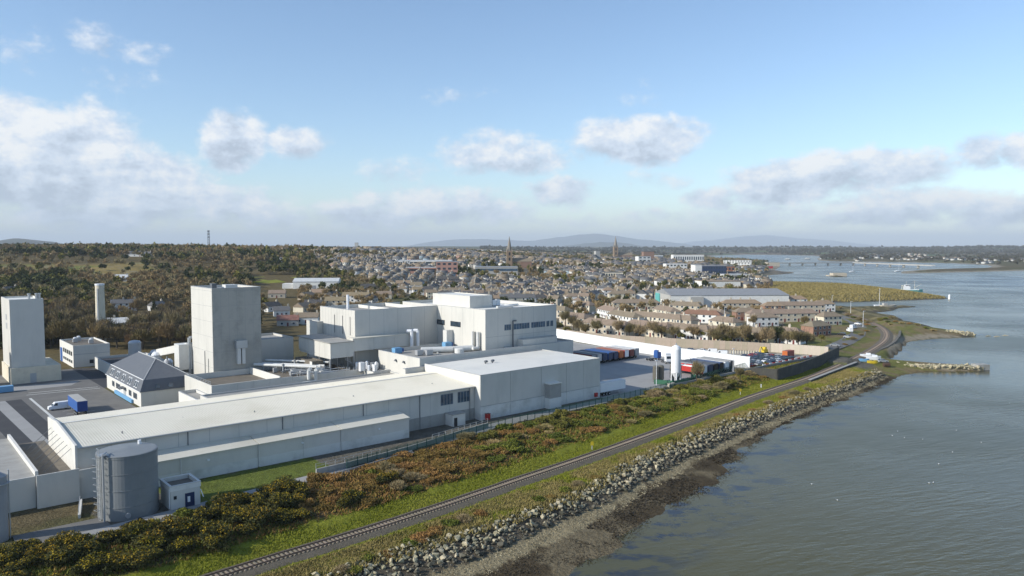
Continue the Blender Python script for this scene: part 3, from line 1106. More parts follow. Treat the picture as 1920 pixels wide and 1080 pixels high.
def rocks():
    protos = [hull_mesh('rock', 13, 40 + i, 0.7, M['stone']) for i in range(9)]
    wet = [hull_mesh('rock', 13, 40 + i, 0.7, M['stone_wet']) for i in range(9)]
    t0, t1 = LN['rock_top'][0][0] - 12, T_END - 2
    spots = []
    t = t0
    while t < t1:
        rt, rb = np.interp(t, *LN['rock_top']), np.interp(t, *LN['rock_bot'])
        wid = rb - rt
        edge = (fbm(t, 3.0, 9, 3, 5) - 0.5) * 3.2
        for _ in range(max(3, int(wid * 1.35))):
            f = rnd.random()
            s = rt + edge + (wid - edge) * f
            p, d, nn = railframe(t + rnd.uniform(-.5, .5))
            x, y = p[0] + nn[0] * s, p[1] + nn[1] * s
            z = 2.5 + (0.7 - 2.5) * f
            spots.append((x, y, z + rnd.uniform(-.1, .5), 0.26 + 0.50 * rnd.random() ** 2.0, f + rnd.uniform(-.2, .2) > .72))
        t += 0.62
    spots.sort(key=lambda q: math.hypot(q[0], q[1]) / q[3])
    root = empty('rock_armour', (spots[0][0], spots[0][1], 0.7), 0, 'bank of pale grey boulders lining the shore below the railway', 'rock armour')
    off = root.location.copy()
    V, F, nv, MI = [], [], 0, []
    for k, (x, y, z, s, is_wet) in enumerate(spots):
        rot = Matrix.Rotation(rnd.uniform(0, 6.3), 3, 'Z') @ Matrix.Rotation(rnd.uniform(-.9, .9), 3, 'X') @ Matrix.Rotation(rnd.uniform(-.6, .6), 3, 'Y')
        me = (wet if is_wet else protos)[k % len(protos)]
        if k < 300:
            o = link('rock', me, root, (x - off.x, y - off.y, z - off.z))
            o.rotation_euler = rot.to_euler()
            o.scale = (s, s, s)
        else:
            co = np.array([v.co for v in me.vertices]) * s
            co = co @ np.array(rot).T + np.array((x - off.x, y - off.y, z - off.z))
            V.append(co)
            for q in me.polygons:
                F.extend([i + nv for i in q.vertices])
                MI.append(1 if is_wet else 0)
            nv += len(co)
    m2 = M['stone'].copy()
    m2.name = 'rock_armour_stone_far'
    me = mesh_np('rocks', np.concatenate(V), F, 3, [M['stone_mass'], M['stone_wet']], MI)
    tag(link('rocks', me, root), kind='stuff')
    bpy.data.materials.remove(m2)
    # loose stones on the piers and the point
    for name, label, line, w, n in (
            ('stone_pier', 'long low stone pier with a squared block at its seaward end', [(1672, 684), (1720, 689), (1780, 690), (1838, 690)], 4.5, 210),
            ('stone_groyne', 'short spit of pale boulders on the point beyond the bay', [(1765, 624), (1790, 624), (1818, 628)], 6, 120)):
        pts = pxline(line, 0.6)
        L = np.concatenate([[0], np.cumsum(np.linalg.norm(np.diff(pts, axis=0), axis=1))])
        r2 = empty(name, (pts[0][0], pts[0][1], 0.3), 0, label, 'pier' if 'pier' in name else 'groyne')
        o2 = r2.location.copy()
        core = MB()
        for a, b in zip(pts[:-1], pts[1:]):
            core.bar((a[0], a[1], -1.0), (b[0], b[1], -1.0), w, 2.3)
        link('core', core.mesh('core', M['stone_mass'], o2), r2)
        for k in range(n):
            s = rnd.uniform(0, L[-1])
            x, y = np.interp(s, L, pts[:, 0]), np.interp(s, L, pts[:, 1])
            x, y = x + rnd.uniform(-w, w) * 0.62, y + rnd.uniform(-w, w) * 0.62
            o = link('rock', protos[k % 9], r2, (x - o2.x, y - o2.y, rnd.uniform(.5, 1.75) - o2.z))
            sc = rnd.uniform(.5, 1.2)
            o.scale = (sc, sc, sc)
            o.rotation_euler = (rnd.uniform(-.6, .6), rnd.uniform(-.6, .6), rnd.uniform(0, 6))
        if 'pier' in name:
            b = MB().box(-2.6, 2.6, -2.0, 2.0, -1.2, 1.9)
            link('end_block', b.mesh('end_block', M['concrete_wall']), r2, tuple(Vector((pts[-1][0], pts[-1][1], 0)) - o2 + Vector((0, 0, 0.3))), 0.1)
    # dark skerries
    for px, py in ((1852, 630), (1868, 631), (1884, 629)):
        p = at(px, py, 0.1)
        o = link('skerry', protos[3], None, (p.x, p.y, 0.0))
        o.scale = (2.2, 1.0, .7)
        tag(o, 'small dark rock awash off the boulder point', 'rock', 'rocks awash off the point')


M['stone_mass'] = mat('rock_armour_mass', (0.45, 0.40, 0.265), 0.9, 0.6, 0.75, (0.11, 0.105, 0.085), 0.6, 0.5, bump=0.4, bump_scale=3.0)
M['stone_wet'] = mat('weedy_wet_stone', (0.125, 0.115, 0.080), 0.7, 0.5, 0.9, (0.05, 0.05, 0.03), 0.6, 0.6, rand=0.3)
rocks()

# ------------------------------------------------------------------ the works
for nm, a, b in (('grey tower', -83, 82), ('dark grey tank', -137, -12), ('white silo in the lorry yard', 38, 0)):
    mark(nm, fw(a, b))


def ring(mb, a0, a1, b0, b1, z0, z1, t=0.3):
    """four walls, butted"""
    mb.box(a0, a1, b0, b0 + t, z0, z1)
    mb.box(a0, a1, b1 - t, b1, z0, z1)
    mb.box(a0, a0 + t, b0 + t, b1 - t, z0, z1)
    mb.box(a1 - t, a1, b0 + t, b1 - t, z0, z1)
    return mb


def flat_block(name, a0, a1, b0, b1, z1, label, wall='clad', roof='roof_grey', parapet=0.9, z0=YARD, t=0.3, coping=True):
    f = Fac(name, a0, b0, label, 'factory building', z=z0)
    f.part('wall', ring(MB(), a0, a1, b0, b1, z0, z1, t), M[wall])
    f.part('roof', MB().box(a0 + t, a1 - t, b0 + t, b1 - t, z1 - parapet - 0.25, z1 - parapet), M[roof])
    if coping:
        f.part('coping', ring(MB(), a0 - .04, a1 + .04, b0 - .04, b1 + .04, z1 + .003, z1 + .10, t + .1), M['coping'])
    return f


def works():
    # --- long low-pitched shed
    f = Fac('long_shed', -140, 2.5, 'long white shed with cream low pitched roof beside the shore road', 'factory building')
    A0, A1, B0, BR, B1, ZE, ZR, ZB = -140, -46.6, 2.5, 20, 29, 12.9, 14.1, 13.5
    f.part('wall', ring(MB(), A0 + .3, A1, B0, B1, YARD, ZE - .25, 0.3), M['clad'])
    f.part('plinth', MB().box(-70, A1 - .1, B0 - .12, B0 - .003, YARD, 7.0), M['concrete_wall'])

    def slope(mb, a0, a1, b0, z0, b1, z1, th=.25):
        vs = [(a0, b0, z0), (a1, b0, z0), (a1, b1, z1), (a0, b1, z1)]
        vs += [(x, y, z - th) for x, y, z in vs]
        mb.add(vs, [(0, 1, 2, 3), (7, 6, 5, 4), (0, 4, 5, 1), (1, 5, 6, 2), (2, 6, 7, 3), (3, 7, 4, 0)])
        return mb
    rf = f.part('roof', slope(slope(MB(), A0 + .35, A1 - .01, B0 - .35, ZE - .02, BR, ZR), A0 + .35, A1 - .01, BR + .003, ZR, B1 + .2, ZB), M['roof_cream'])
    seams = MB()
    n = int((A1 - A0) / 0.5)
    for k in range(1, n):
        a = A0 + .35 + k * 0.5
        if a > A1 - .2:
            break
        w = .05
        for (b0, z0, b1, z1) in ((B0 - .33, ZE - .017, BR - .05, ZR), (BR + .1, ZR - .003, B1 + .15, ZB + .003)):
            seams.add([(a - w, b0, z0), (a, b0, z0 + .06), (a + w, b0, z0), (a - w, b1, z1), (a, b1, z1 + .06), (a + w, b1, z1)], [(0, 1, 4, 3), (1, 2, 5, 4)])
    tag(f.part('roof_seams', seams, M['roof_cream'], rf), kind='stuff')
    f.part('ridge_cap', MB().box(A0 + .36, A1 - .02, BR - .35, BR + .35, ZR + .02, ZR + .10), M['roof_white'], rf)
    for k, a in enumerate((-131, -118, -104, -92, -79, -66, -55)):
        f.part('roof_fixing', MB().lathe(a, 7 + (k * 5) % 9, [(.12, 12.9), (.12, 13.55), (.04, 13.65)], 8), M['pipe_grey'], rf)
    f.part('gutter', MB().box(A0 + .4, A1 - .1, B0 - .62, B0 - .36, ZE - .24, ZE - .06), M['coping'])
    j = MB()
    for a in np.arange(-134, -48, 6.1):
        j.box(a - .035, a + .035, B0 - .008, B0, 7.1, ZE - .3)
    tag(f.part('panel_joints', j, M['joint']), kind='stuff')
    # gable parapet at the near end
    g = MB()
    prof = [(B0 - .4, ZE + .45), (BR, ZR + .55), (B1 + .3, ZB + .5)]
    for (b0, z0), (b1, z1) in zip(prof[:-1], prof[1:]):
        vs = [(A0 - .1, b0, YARD), (A0 + .3, b0, YARD), (A0 + .3, b1, YARD), (A0 - .1, b1, YARD), (A0 - .1, b0, z0), (A0 + .3, b0, z0), (A0 + .3, b1, z1), (A0 - .1, b1, z1)]
        g.add(vs, [(0, 3, 2, 1), (4, 5, 6, 7), (0, 1, 5, 4), (1, 2, 6, 5), (2, 3, 7, 6), (3, 0, 4, 7)])
    f.part('gable_parapet', g, M['render_white'])
    # windows near the far end
    for a in (-57.6, -52.2):
        w = f.part('window', MB().box(a, a + 4.0, B0 - .06, B0 + .02, 9.0, 12.0), M['coping'])
        for k in range(4):
            f.part('pane', MB().box(a + .12 + k * .97, a + .97 + k * .97, B0 - .085, B0 - .065, 9.12, 11.88), M['glass_blue'], w)
    for a in (-120, -100, -80, -64, -48.2):
        f.part('downpipe', MB().tube((a, B0 - .12, 9.8 if a < -70 else YARD), (a, B0 - .12, ZE - .2), .09), M['pipe_grey'])
    for k in range(7):
        b = 5.5 + k * 3.3
        f.part('stay', MB().tube((A0 - .15, b, 12.1 + .05 * k), (A0 - 4.8, b - 1.2, 8.75), .05), M['pipe_grey'])
    h = Fac('porch', -56.2, -.6, 'small white porch with dark door against the long shed', 'porch')
    h.part('wall', MB().box(-56.2, -52.2, -.9, 2.35, YARD, 7.0), M['render_white'])
    h.part('roof', MB().box(-56.4, -52.0, -1.1, 2.3, 7.003, 7.16), M['roof_grey'])
    h.part('door', MB().box(-55.8, -54.8, -.96, -.905, YARD, 6.2), M['dark'])

    # --- lean-to along the shed
    f = Fac('lean_to', -128, -2.5, 'low white lean-to store with cream roof in front of the long shed', 'factory building')
    for a0, a1 in ((-128, -107.6), (-107.4, -88.6), (-88.4, -70.4)):
        f.part('wall', ring(MB(), a0, a1, -2.5, 2.45, 6.0, 8.75, .25), M['clad'])
        f.part('plinth_panel', MB().box(a0 + .02, a1 - .02, -2.56, 2.4, 3.5, 5.996), M['plinth'])
        f.part('roof', slope(MB(), a0 - .02, a1 + .02, -2.85, 8.95, 2.45, 9.75, .18), M['roof_cream'])
    for a in (-118, -98, -79):
        f.part('wall_lamp', MB().box(a, a + .5, -2.8, -2.52, 7.3, 7.6), M['tank_white'])
    for a in (-107.5, -88.5, -123, -97.5):
        f.part('downpipe', MB().tube((a, -2.66, 4.2), (a, -2.66, 8.7), .09), M['pipe_white'])

    # --- warehouse
    f = Fac('warehouse', -46.5, 0, 'tall white warehouse with pale flat roof at the corner of the lorry yard', 'warehouse')
    f.part('core', ring(MB(), -46.38, -.12, .12, 26, YARD, 15.85, .3), M['joint'])
    edges = [-46.5, -36, -24.5, -14.5, -7.2, 0]
    for a0, a1 in zip(edges[:-1], edges[1:]):
        f.part('cladding_panel', MB().box(a0 + .05, a1 - .05, 0, .115, 7.66, 16), M['clad'])
        f.part('plinth_panel', MB().box(a0 + .05, a1 - .05, -.03, .113, YARD, 7.54), M['plinth'])
    for b0, b1 in ((.15, 8.6), (8.64, 17.3), (17.34, 26)):
        f.part('cladding_panel', MB().box(-.115, 0, b0, b1, YARD, 16), M['clad'])
        f.part('cladding_panel', MB().box(-46.5, -46.385, b0, b1, YARD, 16), M['render_white'])
    rf = f.part('roof', slope(slope(MB(), -46.3, -.2, .2, 15.72, 13, 16.15, .2), -46.3, -.2, 13.003, 16.15, 25.9, 15.8, .2), M['roof_white'])
    f.part('coping', ring(MB(), -46.56, .06, -.06, 26.03, 16.003, 16.10, .25), M['coping'])  # coping in grey: the eave's thin shade line is painted into its colour
    v = f.part('stair_box', MB().box(-23.2, -18.8, -2.2, -.04, YARD, 11.0), M['concrete_wall'])
    f.part('stair_plinth', MB().box(-23.27, -18.73, -2.27, -.045, YARD, 7.0), M['plinth'], v)
    f.part('stair_roof', MB().box(-23.4, -18.6, -2.4, -.04, 11.003, 11.25), M['roof_white'], v)
    f.part('hose_box', MB().box(-2.6, -1.5, -.5, -.04, YARD + .5, YARD + 1.7), M['red'])
    for a in (-33.5, -31.0):
        k = Fac('roof_cowl', a, 14, 'small dark ventilator cowl on the white warehouse roof', 'vent', 'cowls on the warehouse roof', z=16.1)
        k.part('pipe', MB().tube((a, 14, 16.0), (a, 14, 16.7), .22, 8), M['pipe_grey'])
        k.part('hood', MB().tube((a - .3, 14, 16.75), (a + .6, 14, 16.75), .35, 8), M['pipe_grey'])
    o = Fac('red_cabinet', -45, -.9, 'small red cabinet beside the dark side door of the warehouse', 'cabinet')
    o.part('body', MB().box(-45, -43.9, -1.0, -.1, YARD, 5.6), M['red'])
    o.part('top', MB().box(-45.06, -43.84, -1.06, -.08, 5.603, 5.7), M['maroon'])

    # --- tall process block
    f = Fac('process_block', -19.5, 31.5, 'tall white process block with a band of blue windows', 'factory building')
    f.part('wall', ring(MB(), -19.5, 12, 31.5, 80, YARD, 29.8, .3), M['clad'])
    f.part('roof', MB().box(-19.2, 11.7, 31.8, 79.7, 28.6, 28.85), M['roof_white'])
    f.part('coping', ring(MB(), -19.55, 12.05, 31.45, 80.05, 29.803, 29.92, .4), M['coping'])
    for a0, a1, n in ((-11.6, -8.8, 3), (-7.6, -.6, 6), (.2, 6.6, 6), (7.2, 8.6, 1), (9.0, 10.4, 1)):
        w = f.part('window_band', MB().box(a0, a1, 31.42, 31.52, 22.6, 24.6), M['coping'])
        for k in range(n):
            s = (a1 - a0) / n
            f.part('pane', MB().box(a0 + .06 + k * s, a0 + (k + 1) * s - .06, 31.395, 31.415, 22.7, 24.5), M['glass_blue'], w)
    for b0 in (53.6, 44.6):
        w = f.part('window', MB().box(-19.6, -19.48, b0, b0 + 5.6, 23.2, 24.9), M['dark'])
        for k in range(4):
            f.part('pane', MB().box(-19.63, -19.605, b0 + .1 + k * 1.37, b0 + 1.37 + k * 1.37, 23.3, 24.8), M['glass'], w)
    f.part('flue', MB().path([(-8.2, 31.1, 15), (-8.2, 31.1, 25.6), (-6.8, 31.1, 25.6)], .22, 8), M['pipe_grey'])
    p = Fac('penthouse', -13, 48, 'white rooftop plant room on top of the tall process block', 'plant room', z=28.85)
    p.part('wall', ring(MB(), -13, -3.2, 48, 70, 28.86, 33.1, .3), M['clad'])
    p.part('roof', MB().box(-12.7, -3.5, 48.3, 69.7, 32.6, 32.85), M['roof_white'])
    for k, (a, b) in enumerate(((-1.2, 50), (1.0, 50.5))):
        u = Fac('cooling_unit', a, b, 'white cooling unit on the process block roof beside the plant room', 'cooling unit', 'cooling units on the process block', z=28.86)
        u.part('casing', MB().box(a, a + 1.6, b, b + 1.8, 29.1, 31.1), M['white_paint'])
        u.part('fan', MB().lathe(a + .8, b + .9, [(.65, 31.1), (.65, 31.35)], 12), M['pipe_grey'])
        for q in (0.1, 1.3):
            u.part('leg', MB().box(a + q, a + q + .15, b + .1, b + 1.7, 28.86, 29.1), M['pipe_grey'])
    u = Fac('roof_duct', 2, 44, 'pale duct lying along the process block roof', 'duct', z=28.86)
    u.part('duct', MB().path([(-6, 42, 29.35), (1, 42, 29.35), (1, 46, 29.35), (7, 46, 29.35)], .42, 8), M['pipe_white'])

    j = MB()
    for a in np.arange(-14.3, 12, 5.2):
        j.box(a - .035, a + .035, 31.492, 31.5, 5, 29.7)
    for b in np.arange(37.5, 57, 6.0):
        j.box(-19.508, -19.5, b - .035, b + .035, 17.5, 29.7)
    j.box(-19.4, 11.9, 31.491, 31.499, 20.9, 20.98)
    tag(f.part('panel_joints', j, M['joint']), kind='stuff')
    # steps in the yard-side corner
    for (a0, a1, b0, b1, z1, lab) in ((-12, -6.03, 29.0, 31.45, 17.2, 'lowest left block stepped against the process block'),
                                      (-6, 9.5, 28.6, 31.45, 19.4, 'highest of the grey blocks stepped against the process block'),
                                      (9.53, 18, 29.2, 40, 17.2, 'grey block sticking out right of the process block')):
        flat_block('stair_block', a0, a1, b0, b1, z1, lab, 'clad', 'roof_grey', .4)
    # --- left-hand hall joined to it
    f = Fac('process_hall', -51.3, 58, 'white windowless process hall joined to the tall block', 'factory building')
    f.part('wall', MB().box(-51.3, -19.53, 58, 58.3, YARD, 29.6).box(-51.3, -51, 58.3, 82, YARD, 29.6).box(-51, -19.53, 81.7, 82, YARD, 29.6), M['clad'])
    f.part('roof', MB().box(-51, -19.6, 58.3, 81.7, 28.2, 28.45), M['roof_grey'])
    f.part('coping', MB().box(-51.35, -19.6, 57.95, 58.4, 29.603, 29.7).box(-51.35, -50.9, 58.403, 82, 29.603, 29.7), M['coping'])
    f.part('roof_divider', MB().box(-37, -36.7, 58.4, 81.6, 28.46, 29.5).box(-26, -25.7, 58.4, 81.6, 28.46, 29.6), M['render_white'])
    j = MB()
    for a in np.arange(-46, -20, 5.3):
        j.box(a - .035, a + .035, 57.992, 58, 5, 29.5)
    for b in np.arange(60, 82, 2.0):
        j.box(-51.308, -51.3, b - .03, b + .03, 5, 29.5)
    tag(f.part('panel_joints', j, M['joint']), kind='stuff')
    for b in (61, 66, 71.5):
        f.part('downpipe', MB().tube((-51.4, b, 21.5), (-51.4, b, 27.5), .08), M['pipe_grey'])
    f.part('flue', MB().tube((-44, 76, 28.5), (-44, 76, 33.5), .45, 10), M['tank_white'])
    flat_block('hall_annex', -53.5, -51.35, 80, 88, 24.5, 'narrow white annex stepped down at the left of the process hall', 'clad', 'roof_grey', .4)

    # --- raised conveyor galleries on steel legs
    f = Fac('conveyor_gallery', -54, 54.5, 'raised white conveyor gallery on steel legs in front of the process hall', 'conveyor gallery', z=13)
    for a0, a1 in ((-54, -46.6), (-46.55, -39), (-38.95, -31)):
        f.part('cladding_panel', MB().box(a0, a1, 54.5, 57.95, 17.2, 21.1), M['clad'])
    f.part('roof', MB().box(-54.1, -30.9, 54.3, 57.9, 21.103, 21.3), M['roof_cream'])
    for a, b in ((-53.6, 54.8), (-53.6, 57.5), (-42, 54.8)):
        f.part('leg', MB().box(a - .15, a + .15, b - .15, b + .15, 12.6, 17.2), M['steel'])
    f.part('brace', MB().tube((-53.6, 54.8, 13), (-56.6, 54.8, 15), .12).tube((-56.6, 54.8, 15), (-53.6, 54.8, 17), .12), M['steel'])
    f = Fac('conveyor_house', -62, 54, 'low lean-to conveyor house with grey sloping roof left of the gallery', 'conveyor house', z=12)
    f.part('body', MB().box(-61.7, -54.2, 54, 76, 15.8, 20.4), M['clad'])
    for b0, b1 in ((54, 57.6), (57.7, 61.4), (61.5, 65.2), (65.3, 69), (69.1, 76)):
        f.part('cladding_panel', MB().box(-61.95, -61.72, b0, b1, 15.6 if b0 < 69 else 16.6, 20.4), M['clad'])
    f.part('roof', slope(MB(), -62.3, -54.0, 53.7, 20.62, 76.4, 20.9, .2), M['roof_grey'])
    for b in (56, 63, 71):
        f.part('leg', MB().box(-61.2, -60.8, b, b + .4, 11.4, 15.8), M['steel'])
        f.part('leg', MB().box(-55.2, -54.8, b, b + .4, 11.4, 15.8), M['steel'])

    # --- low annex with roof plant
    f = flat_block('plant_annex', -47, 9, 30.2 - 2.4, 51, 17.4, 'low white plant annex with ducts and blue units on its roof', 'clad', 'roof_grey', 1.0)
    ANX = 16.4


def annex_clutter():
    z = 16.4
    for a, b, lab in ((-44, 46, 'light blue fan unit at the left end of the plant annex roof'), (-24, 47, 'light blue fan unit near the process block on the plant annex roof')):
        u = Fac('fan_unit', a, b, lab, 'fan unit', z=z)
        u.part('casing', MB().box(a, a + 2.6, b, b + 2.0, z + .15, z + 1.8), M['blue_light'])
        u.part('base', MB().box(a - .1, a + 2.7, b - .1, b + 2.1, z + .003, z + .147), M['pipe_grey'])
        u.part('hood', MB().box(a + 2.65, a + 3.4, b + .3, b + 1.6, z + .4, z + 1.5), M['blue'])
    u = Fac('big_duct', -36, 37, 'fat pale round duct lying across the plant annex roof', 'duct', z=z)
    u.part('pipe', MB().path([(-37, 42, z + 1.0), (-28, 37.5, z + 1.0), (-21.5, 35.5, z + 1.0)], .95, 12), M['pipe_white'])
    u.part('saddle', MB().box(-33, -32.6, 38.5, 40.5, z + .003, z + .5), M['steel'])
    u = Fac('fan_drum', -27.5, 34.5, 'round pale fan drum at the front of the plant annex roof', 'fan', z=z)
    u.part('drum', MB().lathe(-28, 34, [(1.5, z + .2), (1.5, z + 1.5), (1.1, z + 1.7)], 18), M['pipe_white'])
    u.part('base', MB().box(-29.6, -26.4, 32.4, 35.6, z + .003, z + .197), M['pipe_grey'])
    for k, b in enumerate((34.2, 37.0)):
        u = Fac('upright_duct', -20.6, b, ('nearer' if k == 0 else 'farther') + ' of two upright ducts on the sunlit side of the process block', 'duct', z=z)
        u.part('pipe', MB().path([(-20.4, b, z + 6.2), (-20.4, b, z + 1.1), (-22.6, b, z + 1.1)], .5, 10), M['pipe_white'])
        u.part('elbow', MB().lathe(-20.4, b, [(.55, z + .6), (.62, z + 1.1), (.55, z + 1.6)], 12), M['steel'])
    for a, b in ((-41, 38), (-38.5, 36.5)):
        u = Fac('chiller', a, b, 'pale louvred chiller on the plant annex roof', 'chiller', 'chillers on the plant annex roof', z=z)
        u.part('casing', MB().box(a, a + 2.2, b, b + 1.4, z + .2, z + 1.7), M['silver_paint'])
        u.part('base', MB().box(a - .05, a + 2.25, b - .05, b + 1.45, z + .003, z + .197), M['pipe_grey'])
    u = Fac('goose_duct', -31.5, 52.5, 'pair of tall white goose-neck ducts beside the process hall', 'duct', z=17)
    for k in (0, 2.4):
        u.part('duct', MB().path([(-33 + k, 53.4, 14.5), (-33 + k, 53.4, 22.2), (-34.2 + k, 54.6, 22.2)], .55, 8), M['tank_white'])
    u = Fac('cyclone', -20.5, 50.4, 'pale box duct hung on the process block above the plant annex', 'duct', z=z)
    u.part('box', MB().box(-22.2, -19.6, 50.0 - 1.2, 50.9, z + 1.5, z + 5.6), M['pipe_white'])
    u.part('foot', MB().tube((-21, 50, z), (-21, 50, z + 1.5), .4, 8), M['pipe_white'])
    for b in (36, 40.5):
        u = Fac('wall_light', -47.5, b, 'round lamp on the bright end wall of the plant annex', 'lamp', 'lamps on the annex end wall', z=15.4)
        u.part('shade', MB().lathe(-47.35, b, [(.5, 15.2), (.35, 15.6), (.15, 15.8)], 10), M['pipe_grey'])
        u.part('arm', MB().box(-47.3, -47.0, b - .1, b + .1, 15.5, 15.7), M['steel'])


def works2():
    # --- tower
    f = Fac('silo_tower', -90.5, 73, 'tall stained windowless white tower above the works', 'tower')
    f.part('wall', MB().box(-90.5, -75.7, 73, 73.3, YARD, 37.4), M['clad_stained_shaded'])  # front alone is darker: stains plus shade in its colour
    f.part('wall', MB().box(-90.5, -75.7, 91.7, 92, YARD, 37.4).box(-90.5, -90.2, 73.303, 91.697, YARD, 37.4).box(-76, -75.7, 73.303, 91.697, YARD, 37.4), M['clad'])
    f.part('roof', MB().box(-90.2, -76, 73.3, 91.7, 36.5, 36.75), M['roof_grey'])
    f.part('coping', ring(MB(), -90.56, -75.64, 72.94, 92.06, 37.403, 37.55, .42), M['coping'])
    j = MB()
    for a in np.arange(-88, -76, 2.46):
        j.box(a - .03, a + .03, 72.992, 73, 5, 37.3)
    for z in np.arange(9, 37, 4.6):
        j.box(-90.4, -75.8, 72.991, 72.999, z, z + .06)
        j.box(-90.509, -90.501, 73.1, 91.9, z, z + .06)
    tag(f.part('panel_joints', j, M['joint']), kind='stuff')
    d = f.part('hopper_hood', MB().box(-84.0, -80.6, 71.6, 72.97, 19.0, 21.4), M['steel'])
    for a in (-83.6, -82.2):
        f.part('hopper', MB().box(a, a + 1.0, 71.8, 72.96, 14.2, 18.98), M['pipe_white'])
    f.part('hatch', MB().box(-84.6, -80.9, 78, 81, 36.76, 38.2), M['pipe_white'])
    f.part('hatch', MB().box(-88, -86.6, 80, 82, 36.76, 38.6), M['pipe_grey'])
    f.part('cable_tray', MB().box(-90.62, -90.53, 80, 80.4, 5, 18).box(-90.62, -90.53, 77, 77.2, 5, 16), M['pipe_grey'])
    flat_block('tower_annex', -75.6, -62, 80, 96, 20.0, 'plain white annex at the right foot of the stained tower', 'clad', 'roof_grey', .6)
    f = flat_block('dark_store', -66, -62.4, 58, 70, 14.9, 'brown flat roofed store between tower annex and conveyor house', 'roof_brown', 'roof_brown', .3, coping=False)
    f.part('end_post', MB().box(-66.2, -66.02, 57.9, 59.4, YARD, 14.8), M['render_white'])

    # --- flat parapet building in front of the tower
    f = Fac('parapet_building', -99, 50, 'white flat roofed building with high parapets in front of the tower', 'factory building')
    for a0, a1 in zip([-99, -92, -87.5, -83, -79.5, -76], [-92, -87.5, -83, -79.5, -76]):
        f.part('cladding_panel', MB().box(a0 + .02, a1 - .02, 50, 50.25, YARD, 12.5), M['clad'])
    f.part('wall', MB().box(-99, -98.75, 50.26, 72.5, YARD, 12.5).box(-98.75, -76, 72.25, 72.5, YARD, 12.5), M['clad'])
    f.part('divider', MB().box(-79.8, -79.5, 50.3, 72.2, YARD, 12.9), M['render_white'])
    f.part('roof', MB().box(-98.7, -79.85, 50.3, 72.2, 10.6, 10.85), M['roof_brown'])
    f.part('coping', MB().box(-99.05, -79.9, 49.95, 50.3, 12.503, 12.6).box(-99.05, -98.7, 50.303, 72.5, 12.503, 12.6), M['render_white'])
    for k in range(11):
        f.part('railing_post', MB().tube((-98.85, 51 + k * 2.0, 12.6), (-98.85, 51 + k * 2.0, 13.5), .04, 4), M['steel'])
    f.part('railing', MB().tube((-98.85, 51, 13.5), (-98.85, 71, 13.5), .05, 4).tube((-98.85, 51, 13.05), (-98.85, 71, 13.05), .04, 4), M['steel'])
    # pipe bridge with white lagged pipes
    for k, (a0, b0, a1, b1, z, r) in enumerate(((-78.5, 72, -66, 55, 13.6, .42), (-77, 72.5, -64.5, 55.5, 13.5, .42), (-75.5, 73, -63, 56, 13.5, .38), (-74, 74, -61, 57, 14.3, .3))):
        p = Fac('pipe_run', a0, b0, ['first', 'second', 'third', 'fourth'][k] + ' from the left of the white pipes crossing the brown roof', 'pipe', z=11.5)
        p.part('pipe', MB().tube((a0, b0, z), (a1, b1, z), r, 8), M['pipe_white'])
        for q in (.15, .5, .85):
            p.part('support', MB().box(a0 + (a1 - a0) * q - .1, a0 + (a1 - a0) * q + .1, b0 + (b1 - b0) * q - .1, b0 + (b1 - b0) * q + .1, 11.4, z - r * .7), M['steel'])
    f = Fac('middle_block', -76, 50, 'low block with brown roof and many pipes in the middle of the works', 'factory building')
    for a0, a1 in zip([-75.97, -70.5, -65, -59.5], [-70.5, -65, -59.5, -53]):
        f.part('cladding_panel', MB().box(a0 + .02, a1 - .02, 50, 50.25, YARD, 12.3), M['clad'])
    f.part('wall', MB().box(-53.25, -53, 50.26, 56, YARD, 12.3), M['clad'])
    f.part('roof', MB().box(-75.9, -53.3, 50.3, 72, 11.2, 11.4), M['roof_brown'])
    rr = random.Random(5)
    g = Fac('roof_pipework', -70, 52, 'tangle of thin pipes and stands over the brown middle roof', 'pipework', z=11.4)
    for k in range(13):
        b = 51.2 + k * 0.95
        a0 = rr.uniform(-74, -68)
        g.part('pipe', MB().tube((a0, b, 12.1 + .3 * (k % 3)), (a0 + rr.uniform(8, 13), b + rr.uniform(-1, 1), 12.1 + .3 * (k % 3)), rr.uniform(.09, .22), 6), M['pipe_white' if k % 3 else 'steel'])
    for k in range(26):
        a, b = rr.uniform(-74, -54), rr.uniform(51, 64)
        g.part('stand', MB().box(a, a + .16, b, b + .16, 11.4, rr.uniform(12.0, 13.3)), M['steel'])
    # big duct coming over the front wall
    d = Fac('wall_duct', -71, 48.5, 'thick pale duct folding down over the middle front wall', 'duct', z=8)
    d.part('duct', MB().path([(-67.4, 51.2, 13.6), (-69.2, 49.3, 13.6), (-69.2, 49.3, 10.3), (-73.6, 48.6, 10.3)], .55, 10), M['pipe_white'])
    d.part('duct', MB().path([(-69.8, 51.6, 13.8), (-71.4, 49.3, 13.8), (-71.4, 49.3, 11.2)], .5, 10), M['pipe_white'])
    # clutter at the foot of the conveyor
    for k in range(14):
        a, b = rr.uniform(-56, -48.5), rr.uniform(45.5, 53)
        h = rr.uniform(.8, 2.6)
        u = Fac('plant_unit', a, b, 'small white plant unit in the cluster below the conveyor gallery', 'plant unit', 'plant units below the conveyor', z=12.3)
        if k % 3:
            u.part('body', MB().box(a, a + rr.uniform(.7, 1.5), b, b + rr.uniform(.7, 1.4), 11.9, 11.9 + h), M['white_paint' if k % 2 else 'silver_paint'])
            u.part('base', MB().box(a - .1, a + 1.0, b - .1, b + .9, 11.5, 11.897), M['pipe_grey'])
        else:
            u.part('body', MB().lathe(a, b, [(.45, 11.9), (.45, 11.9 + h), (.2, 12.1 + h)], 12), M['tank_white'])
            u.part('base', MB().box(a - .5, a + .5, b - .5, b + .5, 11.5, 11.897), M['pipe_grey'])
